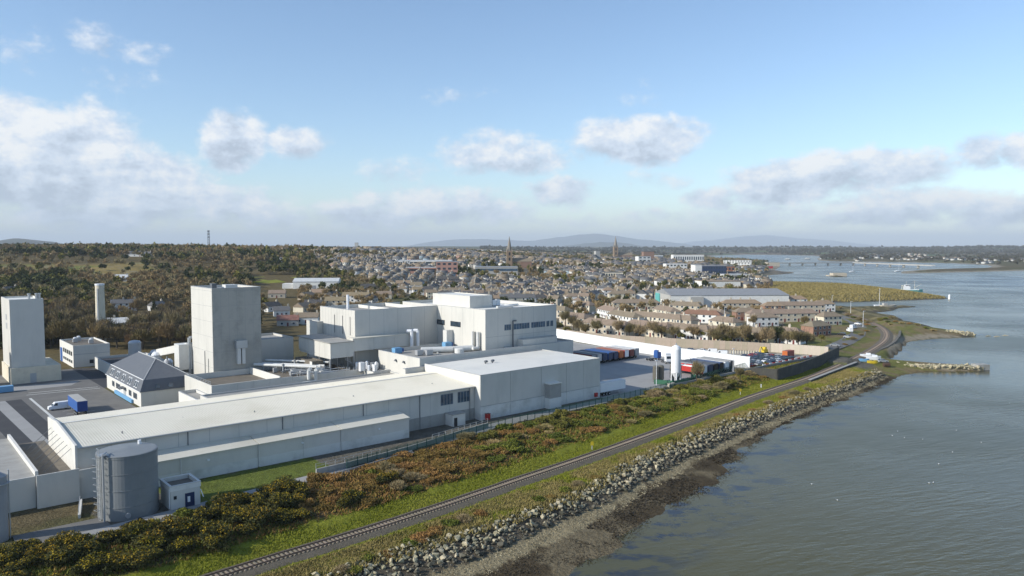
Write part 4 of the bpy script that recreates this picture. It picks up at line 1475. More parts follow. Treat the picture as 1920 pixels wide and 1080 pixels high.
    for k in range(20):
        a, b = rr.uniform(-75, -63), rr.uniform(51, 60) if k % 2 else rr.uniform(62, 71)
        w, h = rr.uniform(.7, 2.0), rr.uniform(.7, 2.2)
        u = Fac('roof_unit', a, b, 'small plant unit among the pipes on the brown middle roof', 'roof unit', 'plant units on the brown middle roof', z=11.4)
        if k % 4:
            u.part('casing', MB().box(a, a + w, b, b + rr.uniform(.7, 1.6), 11.55, 11.55 + h), M[('silver_paint', 'pipe_white', 'grey_paint')[k % 3]])
            u.part('plinth', MB().box(a - .1, a + w + .1, b - .1, b + .8, 11.4, 11.547), M['pipe_grey'])
        else:
            u.part('stack', MB().tube((a, b, 11.5), (a, b, 12.4 + h), .28, 8), M['steel'])
            u.part('cowl', MB().lathe(a, b, [(.45, 12.4 + h), (.15, 12.9 + h)], 8), M['pipe_grey'])
    flat_block('corner_box', -53, -47.05, 44, 53.5, 12.0, 'small white box building with plant units on top', 'render_white', 'roof_grey', .25)
    flat_block('link_roof', -52.9, -20, 26.3, 27.7, 15.0, 'narrow pale roof strip between warehouse and plant annex', 'clad', 'roof_cream', .15)
    f = Fac('roof_ladder', -45, 30.5, 'slanting steel access ladder at the near corner of the plant annex', 'ladder', z=12)
    f.part('stringer', MB().bar((-48.6, 29.5, 13.6), (-46.2, 27.0, 12.4), .1, .2).bar((-47.6, 30.5, 13.6), (-45.2, 27.4, 12.4), .1, .2), M['steel'])
    for k in range(6):
        f.part('rung', MB().bar((-48.6 + .4 * k, 29.5 - .42 * k, 13.7 - .2 * k), (-47.6 + .4 * k, 30.4 - .5 * k, 13.7 - .2 * k), .1, .06), M['steel'])
    # infill between the shed and the blocks behind
    flat_block('rear_hall', -104, -47.2, 29.4, 43.8, 11.6, 'low grey roofed hall tucked behind the long shed', 'clad', 'roof_grey', .3)
    flat_block('side_block', -110.5, -104.05, 31, 49, 9.4, 'small white parapet block at the near corner of the works', 'render_white', 'roof_grey', .9)
    flat_block('side_link', -103.9, -99.1, 44, 62, 9.9, 'low white link with sloping parapet beside the mansard building', 'render_white', 'roof_grey', .7)


def mansard():
    f = Fac('mansard_building', -110, 76, 'white office building with grey mansard roof facing the car park', 'office building')
    a0, a1, b0, b1 = -110, -95, 76, 116
    ze, zm, zr = 8.4, 11.6, 16.0
    f.part('wall', MB().box(a0, a1, b0, b1, YARD, ze), M['render_white'])
    i = 1.1
    lo = [(a0 - .3, b0 - .3, ze), (a1 + .3, b0 - .3, ze), (a1 + .3, b1 + .3, ze), (a0 - .3, b1 + .3, ze)]
    mi = [(a0 + i, b0 + i, zm), (a1 - i, b0 + i, zm), (a1 - i, b1 - i, zm), (a0 + i, b1 - i, zm)]
    am = (a0 + a1) / 2
    rg = [(am, b0 + 12, zr), (am, b1 - 9, zr)]
    mb = MB().add(lo + mi + rg, [(0, 1, 5, 4), (1, 2, 6, 5), (2, 3, 7, 6), (3, 0, 4, 7), (4, 5, 8), (5, 6, 9, 8), (6, 7, 9), (7, 4, 8, 9), (3, 2, 1, 0)])
    rf = f.part('roof', mb, M['slate'])
    f.part('ridge_cap', MB().tube(rg[0], rg[1], .18, 6).tube(mi[0], rg[0], .14, 6).tube(mi[1], rg[0], .14, 6), M['coping'], rf)
    f.part('roof_trim', MB().box(a0 + i - .12, a0 + i, b0 + i, b1 - i, zm - .05, zm + .12).box(a0 - .42, a0 - .3, b0 - .3, b1 + .3, ze - .05, ze + .1), M['white_paint'], rf)
    for k in range(5):
        for q in (0, 2.1):
            b = b0 + 4 + k * 7.0 + q
            w = f.part('dormer_window', MB().add([(a0 - .12, b, 9.0), (a0 - .12, b + 1.3, 9.0), (a0 + .52, b + 1.3, 10.9), (a0 + .52, b, 10.9),
                                                  (a0 + .3, b, 9.0), (a0 + .3, b + 1.3, 9.0), (a0 + .9, b + 1.3, 10.9), (a0 + .9, b, 10.9)],
                                                 [(0, 3, 2, 1), (0, 1, 5, 4), (2, 3, 7, 6), (1, 2, 6, 5), (0, 4, 7, 3)]), M['white_paint'])
            f.part('pane', MB().quad((a0 - .09, b + .15, 9.2), (a0 + .46, b + .15, 10.75), (a0 + .46, b + 1.15, 10.75), (a0 - .09, b + 1.15, 9.2)), M['glass'], w)
    for k, (b, wd) in enumerate(((80, 4), (86, 3), (99, 5), (106, 3))):
        w = f.part('window', MB().box(a0 - .05, a0 + .02, b, b + wd, 5.6, 7.4), M['coping'])
        for q in range(int(wd)):
            f.part('pane', MB().box(a0 - .08, a0 - .055, b + q + .08, b + q + .92, 5.7, 7.3), M['glass'], w)
    f.part('door', MB().box(a0 - .08, a0 + .02, 92.5, 95, YARD, 7.0), M['coping'])
    f.part('porch', MB().box(a0 - 1.5, a0 - .02, 92, 95.6, 7.1, 7.4), M['pipe_grey'])
    f.part('blue_base', MB().box(a0 - .6, a0 - .02, 84, 104, YARD, 5.0), M['blue_light'])
    for q in (a0 + 4, a0 + 7.5):
        f.part('gable_window', MB().box(q, q + 1.2, b0 - .28, b0 - .1, 9.0, 10.2), M['glass_blue'])
    # --- far left tower block
    f = Fac('left_tower', -132.6, 143, 'tall white silo block at the left edge standing on a cream base', 'tower')
    f.part('wall', ring(MB(), -132.6, -122.9, 143, 163, 9.4, 32.3, .3), M['clad'])
    f.part('roof', MB().box(-132.3, -123.2, 143.3, 162.7, 31.6, 31.8), M['roof_white'])
    b = f.part('base', MB().box(-133.0, -118.5, 142, 164, YARD, 9.39), M['w_cream'])
    f.part('door', MB().box(-127.6, -125.8, 141.93, 142.02, YARD, 7.2), M['coping'], b)
    for a in (-126.6, -124.4, -123.6):
        f.part('roof_vent', MB().lathe(a, 146, [(.4, 31.8), (.4, 33.6), (.55, 33.65), (.55, 34.0)], 10), M['silver_paint'])
    f.part('louvre', MB().box(-132.68, -132.58, 150, 153, 22, 24).box(-132.68, -132.58, 150, 153, 25, 27), M['coping'])
    for k, (a, b) in enumerate(((-141.5, 142), (-141, 147.5))):
        s = Fac('storage_silo', a, b, 'grey round silo beside the left white tower, ' + ('nearer' if k == 0 else 'farther') + ' one', 'silo')
        s.part('shell', MB().lathe(a, b, [(2.4, YARD), (2.4, 17.5), (1.2, 18.6), (.3, 18.8)], 20), M['silver_paint'], smooth=False)
        s.part('rail', MB().lathe(a, b, [(2.5, 17.6), (2.5, 17.75)], 20), M['steel'])
    s = Fac('blue_skip', -137, 128, 'long blue skip on the yard at the left edge', 'skip')
    s.part('body', MB().box(-140, -134.2, 127, 129.4, YARD + .2, 6.0), M['blue_light'])
    s.part('skid', MB().box(-139.8, -134.4, 127.2, 127.5, YARD, YARD + .197).box(-139.8, -134.4, 128.9, 129.2, YARD, YARD + .197), M['pipe_grey'])
    # --- small white building with blue door
    f = Fac('gate_building', -110, 168, 'small white two storey building with a tall blue door', 'building')
    f.part('wall', ring(MB(), -110, -97.5, 168, 194, YARD, 12.4, .3), M['render_white'])
    f.part('roof', MB().box(-109.7, -97.8, 168.3, 193.7, 11.6, 11.8), M['roof_brown'])
    f.part('door', MB().box(-110.08, -109.98, 189, 193, YARD, 9.5), M['blue'])
    for b in range(5):
        for z0, z1 in ((8.2, 10.0), (5.4, 6.6)):
            w = f.part('window', MB().box(-110.06, -109.98, 170 + b * 3.6, 172.8 + b * 3.6, z0, z1), M['coping'])
            f.part('pane', MB().box(-110.09, -110.065, 170.15 + b * 3.6, 172.65 + b * 3.6, z0 + .12, z1 - .12), M['glass'], w)
    f.part('band', MB().box(-110.04, -97.5, 167.93, 167.997, 8.9, 9.1), M['coping'])
    f.part('window', MB().box(-104.6, -103.2, 167.93, 168.02, 5.2, 6.6), M['dark'])
    for a, b in ((-107, 184), (-105, 188), (-103, 176)):
        u = Fac('roof_unit', a, b, 'small pale ventilation unit on the gate building roof', 'roof unit', 'units on the gate building roof', z=11.8)
        u.part('casing', MB().box(a, a + 1.6, b, b + 1.6, 11.9, 13.3), M['silver_paint'])
        u.part('cap', MB().lathe(a + .8, b + .8, [(.6, 13.3), (.7, 13.7), (.2, 13.9)], 10), M['tank_white'])
    flat_block('dark_roof_building', -104, -86, 138, 162, 8.2, 'low white building with dark sunken roof left of the mansard building', 'render_white', 'asphalt_dark', .8)
    s = Fac('round_tank', -93, 150, 'upright pale steel tank behind the mansard building', 'tank', z=8)
    s.part('shell', MB().lathe(-93, 150, [(2.2, YARD), (2.2, 14.0), (1.8, 14.6), (.3, 14.9)], 20), M['silver_paint'])
    s.part('rim', MB().lathe(-93, 150, [(2.3, 13.6), (2.3, 13.8)], 20), M['steel'])
    # --- tank farm behind, beside the tower
    rr = random.Random(9)
    for k in range(9):
        a, b = -91 + rr.uniform(-5, 3) + .2 * k, 112 + k * 4.5
        h = rr.uniform(9, 14)
        s = Fac('process_tank', a, b, 'small pale process tank in the cluster between mansard building and tower', 'tank', 'process tanks behind the mansard building')
        s.part('shell', MB().lathe(a, b, [(1.5, YARD), (1.5, h), (.9, h + .7), (.2, h + .9)], 14), M['tank_white' if k % 2 else 'silver_paint'])
        s.part('rail', MB().lathe(a, b, [(1.62, h - .4), (1.62, h - .25)], 14), M['steel'])
    f = Fac('gantry', -95, 96, 'white sloping gantry joining the tower to the tank cluster', 'gantry')
    f.part('gallery', MB().bar((-93, 118, 12.5), (-90.7, 93, 17.0), 2.2, 2.4), M['render_white'])
    for b, z in ((112, 13), (102, 14.6)):
        f.part('leg', MB().box(-92.6, -92.2, b, b + .4, YARD, z), M['steel'])
    f.part('cabin', MB().box(-94.5, -90.6, 92.2, 97, 11, 19), M['pipe_white'])
    f.part('pipe', MB().path([(-91.2, 92.6, 4), (-91.2, 92.6, 21), (-89, 92.6, 21)], .5, 8), M['steel'])
    # --- chimney
    p = at(190, 642, YARD)
    mark('cream chimney', p)
    c = empty('chimney', p, 0, 'tall cream concrete chimney with a collar, behind the gate building', 'chimney')
    link('shaft', MB().lathe(0, 0, [(2.2, 0), (1.95, 27.4)], 20).mesh('shaft', M['w_cream'], smooth=False), c)
    link('cap', MB().lathe(0, 0, [(2.1, 27.4), (2.1, 28.2)], 20).mesh('cap', M['tank_white']), c)
    link('collar', MB().lathe(0, 0, [(2.5, 9.0), (2.5, 9.7)], 20).mesh('collar', M['coping']), c)
    link('ladder', MB().box(-.3, .3, -2.25, -2.1, .5, 26).mesh('ladder', M['steel']), c)


works()
annex_clutter()
works2()
mansard()


def foreground():
    # --- building at the lower left with sunken roof
    f = Fac('left_store', -175, -4, 'white store with sunken brown roof at the lower left corner', 'factory building')
    f.part('wall', MB().box(-175, -146.8, -.6, -.3, 3.2, 9.6).box(-146.77, -140.2, -1.6, -1.3, 3.2, 9.9), M['clad'])
    f.part('parapet', MB().box(-146.8, -146.3, -.3, 34, 3.2, 10.4), M['render_white'])
    f.part('roof', MB().box(-175, -146.83, -.27, 34, 9.3, 9.55), M['roof_grey'])
    f.part('sunken_roof', MB().box(-146.27, -140.15, -1.27, 34, 7.8, 8.0), M['roof_brown'])
    f.part('corner_wall', MB().box(-140.17, -136.5, -.9, -.6, 3.4, 9.4).box(-136.8, -136.5, -.597, 2.4, 3.4, 9.4), M['clad'])
    # --- big dark tank
    cx, cy = -135.0, -13.5
    f = Fac('storage_tank', cx, cy, 'big dark grey cylindrical storage tank with ladder cage', 'tank', z=3.6)
    R, zt = 4.75, 14.8
    f.part('shell', MB().lathe(cx, cy, [(R, 3.6), (R, zt)], 56), M['tank'], smooth=False)
    f.part('roof', MB().lathe(cx, cy, [(R + .05, zt + .003), (R + .05, zt + .12), (R - .2, zt + .2), (.4, zt + .55)], 56), M['tank'])
    for z in (6.2, 9.0, 11.8, zt - .3):
        f.part('hoop', MB().lathe(cx, cy, [(R + .07, z), (R + .07, z + .1)], 56), M['tank'])
    f.part('manhole', MB().tube((cx - 1.2, cy - R - .1, 4.9), (cx - 1.2, cy - R + .4, 4.9), .42, 14), M['silver_paint'])
    f.part('nozzle', MB().tube((cx + 2.5, cy + 2, zt + .3), (cx + 2.5, cy + 2, zt + 1.0), .3, 10), M['tank_white'])
    ang = math.radians(200)
    lx, ly = cx + (R + .45) * math.cos(ang), cy + (R + .45) * math.sin(ang)
    tx, ty = -math.sin(ang), math.cos(ang)
    for s in (-.3, .3):
        f.part('ladder_stringer', MB().tube((lx + tx * s, ly + ty * s, 3.7), (lx + tx * s, ly + ty * s, zt + 1.1), .06, 5), M['steel'])
    for k in range(18):
        z = 4.2 + k * .62
        f.part('rung', MB().tube((lx - tx * .3, ly - ty * .3, z), (lx + tx * .3, ly + ty * .3, z), .035, 4), M['steel'])
    ox, oy = math.cos(ang), math.sin(ang)
    for k in range(9):
        z = 6.0 + k * 1.1
        f.part('cage_hoop', MB().path([(lx - tx * .4, ly - ty * .4, z), (lx - tx * .45 + ox * .7, ly - ty * .45 + oy * .7, z), (lx + tx * .45 + ox * .7, ly + ty * .45 + oy * .7, z), (lx + tx * .4, ly + ty * .4, z)], .04, 4), M['steel'])
    f.part('platform', MB().box(cx - R - .2, cx - R + 1.4, cy - 2.6, cy - .6, zt + .25, zt + .35), M['steel'])
    f.part('platform_rail', MB().path([(cx - R - .1, cy - 2.5, zt + 1.4), (cx - R - .1, cy - .7, zt + 1.4), (cx - R + 1.3, cy - .7, zt + 1.4)], .05, 4).tube((cx - R - .1, cy - 2.5, zt + .35), (cx - R - .1, cy - 2.5, zt + 1.4), .05, 4).tube((cx - R - .1, cy - .7, zt + .35), (cx - R - .1, cy - .7, zt + 1.4), .05, 4), M['steel'])
    f.part('overflow_pipe', MB().path([(lx + tx * 1.3, ly + ty * 1.3, 3.8), (lx + tx * 1.3, ly + ty * 1.3, zt + .6), (cx - 3.6, cy - 1.5, zt + .6)], .16, 8), M['silver_paint'])
    # --- silo cut by the left edge
    p = at(-4, 1018, 3.6)
    a, b = to_ab(p)
    s = Fac('edge_silo', a, b, 'slim white silo with ladder cage at the lower left edge', 'silo', z=3.6)
    s.part('shell', MB().lathe(a, b, [(1.5, 3.6), (1.5, 14.2), (.6, 14.8)], 20), M['grey_paint'])
    s.part('ladder', MB().box(a + 1.6, a + 1.75, b - .3, b + .3, 4, 15), M['steel'])
    s.part('platform', MB().lathe(a, b, [(1.9, 13.0), (1.9, 13.1)], 16), M['steel'])
    # --- pump house
    f = Fac('pump_house', -130, -16.4, 'small white flat roofed pump house with blue door beside the dark tank', 'hut', z=3.6)
    a0, a1, b0, b1 = -129.4, -124.4, -18.0, -12.2
    f.part('wall', ring(MB(), a0, a1, b0, b1, 3.6, 8.2, .25), M['render_white'])
    f.part('roof', MB().box(a0 + .25, a1 - .25, b0 + .25, b1 - .25, 7.4, 7.6), M['roof_brown'])
    f.part('coping', ring(MB(), a0 - .15, a1 + .15, b0 - .15, b1 + .15, 8.203, 8.35, .45), M['render_white'])
    f.part('fascia', ring(MB(), a0 - .1, a1 + .1, b0 - .1, b1 + .1, 7.4, 8.198, .099), M['w_white'])
    d = f.part('door', MB().box(-127.0, -125.4, b0 - .06, b0 - .002, 3.7, 6.6), M['blue_door'])
    f.part('door_notice', MB().box(-126.6, -126.15, b0 - .085, b0 - .063, 5.0, 6.0), M['white_paint'], d)
    f.part('grille', MB().box(-128.9, -128.4, b0 - .05, b0 - .002, 5.9, 6.5), M['dark'])
    f.part('downpipe', MB().tube((a0 - .12, b0 + .2, 4.4), (a0 - .12, b0 + .2, 7.8), .08, 6), M['tank_white'])
    f.part('downpipe', MB().tube((a1 + .12, b0 + .2, 6.8), (a1 + .5, b0 - .2, 5.4), .08, 6), M['tank_white'])
    # ramp wall and railings by the tank
    f = Fac('ramp_wall', -142.5, -8, 'short white ramp wall with steel handrail left of the dark tank', 'wall', z=3.6)
    f.part('wall', MB().bar((-142.2, -11.5, 3.4), (-140.6, -4.5, 3.9), .4, 1.3), M['render_white'])
    f.part('handrail', MB().path([(-142.2, -11, 5.4), (-140.8, -5, 5.9)], .06, 5).tube((-142.2, -11, 4.4), (-142.2, -11, 5.4), .05, 4).tube((-140.8, -5, 4.9), (-140.8, -5, 5.9), .05, 4), M['steel'])

    # --- concrete retaining wall, railing and shore road
    def wallline(name, label, cat, pts, z0, z1, w, m):
        c = pts[0]
        t = Fac(name, c[0], c[1], label, cat, z=z0)
        for (a, b) in zip(pts[:-1], pts[1:]):
            t.part('wall_section', MB().bar((a[0], a[1], z0), (b[0], b[1], z0), w, z1 - z0), m)
        return t
    w = wallline('retaining_wall', 'pale concrete retaining wall with steel railing beside the shore road', 'wall', [(-101, -15.6), (-93, -15.2), (-85.5, -14.4), (-78, -13.3), (-70, -11.7), (-60, -9.2), (-50, -7.4)], 3.0, 5.3, .35, M['concrete_wall'])
    for p0, p1, n in (((-101, -15.6), (-85.5, -14.4), 8), ((-70, -11.7), (-50, -7.4), 10)):
        for k in range(n):
            q = k / (n - 1)
            a, b = p0[0] + (p1[0] - p0[0]) * q, p0[1] + (p1[1] - p0[1]) * q
            w.part('railing_post', MB().box(a - .045, a + .045, b - .045, b + .045, 5.3, 6.4), M['steel'])
        w.part('railing', MB().bar((p0[0], p0[1], 6.34), (p1[0], p1[1], 6.34), .06, .06).bar((p0[0], p0[1], 5.85), (p1[0], p1[1], 5.85), .05, .05), M['steel'])
    # roadway between works and fence
    rd = [(-185, -30), (-165, -25), (-145, -22), (-120, -19.5), (-100, -17.4), (-80, -13.6), (-60, -9.6), (-40, -6.6), (-10, -5.2), (15, -4.6), (26, -4)]
    mb = MB()
    for (a, b), (c, d) in zip(rd[:-1], rd[1:]):
        mb.quad((a, b - 2.0, 4.165), (c, d - 2.0, 4.165), (c, d + 2.6, 4.165), (a, b + 2.6, 4.165))
    r = Fac('road', 0, 0, None, None, z=4.1)
    r.root['kind'] = 'structure'
    r.part('surface', mb, M['concrete'])
    r.part('apron', MB().box(-152, -139, -21.2, -13.6, 4.10, 4.135), M['asphalt'])
    for k in range(3):
        r.part('drain_cover', MB().box(-147.5 + k * 1.5, -146.5 + k * 1.5, -20, -19.3, 4.14, 4.146), M['dark'])
    r.part('painted_line', MB().bar((-150, -22.6, 4.168), (-143, -20.8, 4.168), .25, .004), M['paint_line'])

    # --- green palisade fence along the bank
    T0, T1 = ts(pxline([(660, 884)], 4.0))[0][0], ts(pxline([(1420, 690)], 4.0))[0][0]
    p0, d0_, n0_ = railframe(T0)
    s0 = np.interp(T0, *LN['bank_top'])
    root = empty('palisade_fence', (p0[0] + n0_[0] * s0, p0[1] + n0_[1] * s0, 4), 0, 'dark green palisade fence along the top of the railway bank', 'fence')
    off = root.location
    nseg = int((T1 - T0) / 2.75)
    prev = None
    me_post = MB().box(-.05, .05, -.05, .05, 0, 2.3).mesh('post', M['green_mesh'])
    for k in range(nseg + 1):
        t = T0 + k * 2.75
        p, d, nn = railframe(t)
        s = np.interp(t, *LN['bank_top']) - 1.0
        q = Vector((p[0] + nn[0] * s, p[1] + nn[1] * s, 3.95))
        link('post', me_post, root, q - off)
        if prev is not None:
            mb = MB()
            dv = (q - prev)
            for j in range(10):
                c = prev + dv * ((j + .5) / 10)
                dd = dv.normalized() * .04
                mb.bar(c - dd, c + dd, .02, 2.25)
            for h in (.35, 1.85):
                mb.bar(prev + Vector((0, 0, h)), q + Vector((0, 0, h)), .04, .07)
            link('fence_panel', mb.mesh('fence_panel', M['green_mesh'], off), root)
        prev = q
    # low steel barrier beside the road
    root = Fac('crash_barrier', -97, -17.2, 'low galvanised crash barrier between shore road and gorse', 'barrier')
    pts = [(-97, -18.9), (-88, -17.4), (-78, -15.4)]
    for (a, b), (c, d) in zip(pts[:-1], pts[1:]):
        root.part('rail', MB().bar((a, b, 4.6), (c, d, 4.6), .12, .32), M['steel'])
        for q in (0.02, .33, .66, .98):
            root.part('post', MB().box(a + (c - a) * q - .06, a + (c - a) * q + .06, b + (d - b) * q - .06, b + (d - b) * q + .06, 3.9, 4.6), M['steel'])
    root = Fac('handrail', -165, -27.5, 'galvanised handrail along the shore road at the lower left corner', 'railing')
    pts = [(-170, -29.5), (-158, -26.4), (-148, -24.9)]
    for (a, b), (c, d) in zip(pts[:-1], pts[1:]):
        for h in (.6, 1.1):
            root.part('rail', MB().tube((a, b, YARD + h), (c, d, YARD + h), .05, 5), M['steel'])
        for q in (0.02, .25, .5, .75, .98):
            root.part('post', MB().tube((a + (c - a) * q, b + (d - b) * q, 3.9), (a + (c - a) * q, b + (d - b) * q, YARD + 1.1), .05, 5), M['steel'])


foreground()

# ------------------------------------------------------------------ yards, walls and vehicles
def sheet(name, polys, z, m, kind='structure'):
    """polys: lists of (a, b); one level sheet"""
    r = Fac(name, polys[0][0][0], polys[0][0][1], None, None, z=z)
    mb = MB()
    for p in polys:
        mb.add([(a, b, z) for a, b in p], [tuple(range(len(p)))])
    me = mb.mesh(name, m, r.off)
    rt = r.root
    o = link(name, me, None, rt.location, THETA)
    bpy.data.objects.remove(rt)
    o.name = name
    return tag(o, kind=kind)


def yards():
    sheet('pavement', [[(-.0, -3), (82, -3), (82.5, 36), (88, 92), (93, 118), (30, 118), (18, 60), (0, 60)]], 4.012, M['concrete'])
    sheet('pavement', [[(-141, 36), (-111, 36), (-111, 76), (-111, 116), (-111, 166), (-145, 166), (-152, 120), (-146, 60)]], 4.012, M['asphalt'])
    sheet('pavement', [[(-111, 116), (-86, 118), (-86, 138), (-104, 138), (-104, 164), (-111, 166)]], 4.016, M['asphalt_dark'])
    sheet('pavement', [[(-160, 36), (-141, 36), (-146, 60), (-152, 120), (-175, 120)]], 4.013, M['concrete'])
    # loading bays: dark strips between pale kerbs
    sheet('road_marking', [[(-143.5, 40), (-139.5, 40), (-141.5, 112), (-145.5, 112)]], 4.02, M['asphalt_dark'])
    sheet('road_marking', [[(-136.5, 40), (-133, 40), (-134.2, 112), (-138.2, 112)]], 4.02, M['asphalt_dark'])
    sheet('road_marking', [[(-139.5, 40), (-136.5, 40), (-138.2, 112), (-141.5, 112)]], 4.018, M['concrete'])
    sheet('road_marking', [[(-131.6, 52), (-130.9, 52), (-131.6, 112), (-132.3, 112)]], 4.02, M['paint_line'])
    sheet('road_marking', [[(-138, 128), (-118, 128), (-114, 136), (-136, 138)]], 4.019, M['concrete'])
    sheet('road_marking', [[(-119 + k * 1.6, 71), (-118.6 + k * 1.6, 71), (-117.5 + k * 1.6, 75), (-117.9 + k * 1.6, 75)] for k in range(6)], 4.02, M['paint_yellow'])
    sheet('road_marking', [[(-128, 60 + k * 5), (-121, 60 + k * 5), (-121, 60.2 + k * 5), (-128, 60.2 + k * 5)] for k in range(6)], 4.021, M['paint_line'])
    sheet('road_marking', [[(-132, 118), (-112, 116), (-112, 116.5), (-132, 118.5)], [(-131, 121.5), (-112, 119), (-112, 119.5), (-131, 122)]], 4.021, M['paint_line'])
    # car storage lot beyond the white wall
    sheet('pavement', [[(84, -3), (134, -3), (127, 18), (114, 48), (104, 80), (90, 90), (84, 36)]], 4.013, M['gravel'])


yards()


def panel_wall(name, label, pts, h, step, m, th=0.25, z0=YARD):
    pts = [fw(a, b, z0) for a, b in pts]
    root = empty(name, pts[0], 0, label, 'wall')
    L = [0]
    for a, b in zip(pts[:-1], pts[1:]):
        L.append(L[-1] + (b - a).length)
    n = int(L[-1] / step)
    xs, ys = [p.x for p in pts], [p.y for p in pts]
    P = [Vector((np.interp(L[-1] * k / n, L, xs), np.interp(L[-1] * k / n, L, ys), z0)) for k in range(n + 1)]
    base = MB().box(0.02, step - .03, -th / 2, th / 2, 0, h).mesh('panel', m)
    post = MB().box(-.14, .14, -th / 2 - .06, th / 2 + .06, 0, h + .08).mesh('post', m)
    for k in range(n):
        d = P[k + 1] - P[k]
        ang = math.atan2(d.y, d.x)
        o = link('panel', base, root, P[k] - pts[0] + Vector((0, 0, 0.0)), ang)
        o.scale = (d.length / step, 1, 1)
        if k % 1 == 0:
            link('post', post, root, P[k] - pts[0], ang)
    return root


panel_wall('boundary_wall', 'high white precast panel wall curving behind the parked trailers', [(82.2, -.5), (82, 12), (82, 24), (82.6, 38), (84.5, 55), (87.2, 75), (90.5, 98), (96, 130), (104, 160)], 4.5, 4.0, M['panel_white'])
panel_wall('tan_wall', 'tan panel wall between the car storage lot and the estate trees', [(108, 150), (100, 122), (97.5, 100), (101, 80), (110, 58), (119.5, 38), (128.5, 18)], 3.9, 2.4, M['panel_tan'])
panel_wall('pale_wall', 'paler tan panel wall closing the far end of the car storage lot', [(128.8, 18), (132, 8), (135.8, -4.5)], 4.0, 1.6, M['panel_tan_pale'] if 'panel_tan_pale' in M else M.setdefault('panel_tan_pale', mat('pale_tan_panel', (0.56, 0.49, 0.39), 0.85, 0.1, 0.5, rand=0.06)))


# dark stone railway wall
def dark_wall():
    pts = [fw(*to_ab(at(x, y, 3.2)), 2.6) for x, y in ((1457, 712), (1500, 699), (1540, 683), (1572, 667))]
    root = empty('railway_wall', pts[0], 0, 'dark stone retaining wall beside the railway below the car lot', 'wall')
    mb = MB()
    for a, b in zip(pts[:-1], pts[1:]):
        mb2 = MB().bar(a, b, .6, 4.4)
        link('wall_section', mb2.mesh('wall_section', M['wall_dark'], pts[0]), root)
    a, b = pts[0], pts[0] + (VV * 9 - UU * 2)
    link('return_wall', MB().bar(a, (b.x, b.y, 2.6), .6, 4.2).mesh('return_wall', M['wall_dark'], pts[0]), root)
    # concrete kerb wall on the yard edge
    w = Fac('yard_wall', 28, -4.4, 'low grey concrete wall edging the lorry yard above the bank', 'wall')
    for (a, b), (c, d) in zip([(28, -4.6), (46, -4.4), (64, -4.0), (82, -3.4), (104, -3.6)], [(46, -4.4), (64, -4.0), (82, -3.4), (104, -3.6), (132, -4.8)]):
        w.part('wall_section', MB().bar((a, b, 3.2), (c, d, 3.2), .3, 1.9), M['concrete_wall'])
    # platform edge on the seaward side
    p = [fw(*to_ab(at(x, y, 2.6)), 2.3) for x, y in ((1518, 716), (1606, 682))]
    o = empty('platform_edge', p[0], 0, 'long dark low platform edge in the grass beside the track', 'platform')
    link('wall', MB().bar(p[0], p[1], 1.0, 1.0).mesh('wall', M['wall_dark'], p[0]), o)
    link('coping', MB().bar(p[0] + Vector((0, 0, 1.003)), p[1] + Vector((0, 0, 1.003)), 1.1, .12).mesh('coping', M['concrete_wall'], p[0]), o)


dark_wall()


def wheel_mesh(r, w):
    return MB().tube((0, -w / 2, r), (0, w / 2, r), r, 14).mesh('wheel', M['tyre'])


WHEEL = wheel_mesh(.5, .32)
RIM = MB().tube((0, -.17, .5), (0, .17, .5), .26, 10).mesh('rim', M['silver_paint'])


def trailer(loc, rz, body, label, roof=None, length=13.0, end='grey_paint', group='trailers parked in the lorry yard', stripe=None):
    """box trailer, front towards +x of its own axes"""
    t = empty('trailer', loc, rz, label, 'trailer', group)
    link('body', MB().box(-length / 2, length / 2, -1.25, 1.25, 1.25, 4.0).mesh('body', M[body]), t)
    link('roof', MB().box(-length / 2 + .02, length / 2 - .02, -1.23, 1.23, 4.003, 4.06).mesh('roof', M[roof or 'w_grey']), t)
    d = link('rear_doors', MB().box(-length / 2 - .06, -length / 2 - .003, -1.2, 1.2, 1.3, 3.95).mesh('rear_doors', M[end]), t)
    link('front_bulkhead', MB().box(length / 2 + .003, length / 2 + .06, -1.2, 1.2, 1.3, 3.95).mesh('front_bulkhead', M[end]), t)
    link('chassis', MB().box(-length / 2 + .2, length / 2 - .4, -.5, .5, .9, 1.247).mesh('chassis', M['pipe_grey']), t)
    if stripe:
        for s in (-1.262, 1.262):
            link('stripe', MB().box(-length / 2 + .1, length / 2 - .1, min(s, s * .9985), max(s, s * .9985), 3.1, 3.6).mesh('stripe', M[stripe]), t)
    for x in (-length / 2 + 1.6, -length / 2 + 2.9, -length / 2 + 4.2):
        for s in (-1.05, 1.05):
            w = link('wheel', WHEEL, t, (x, s, 0))
            link('rim', RIM, w)
    for s in (-.8, .8):
        link('landing_leg', MB().box(length / 2 - 2.6, length / 2 - 2.4, s - .08, s + .08, 0, .9).mesh('landing_leg', M['steel']), t)
    return t


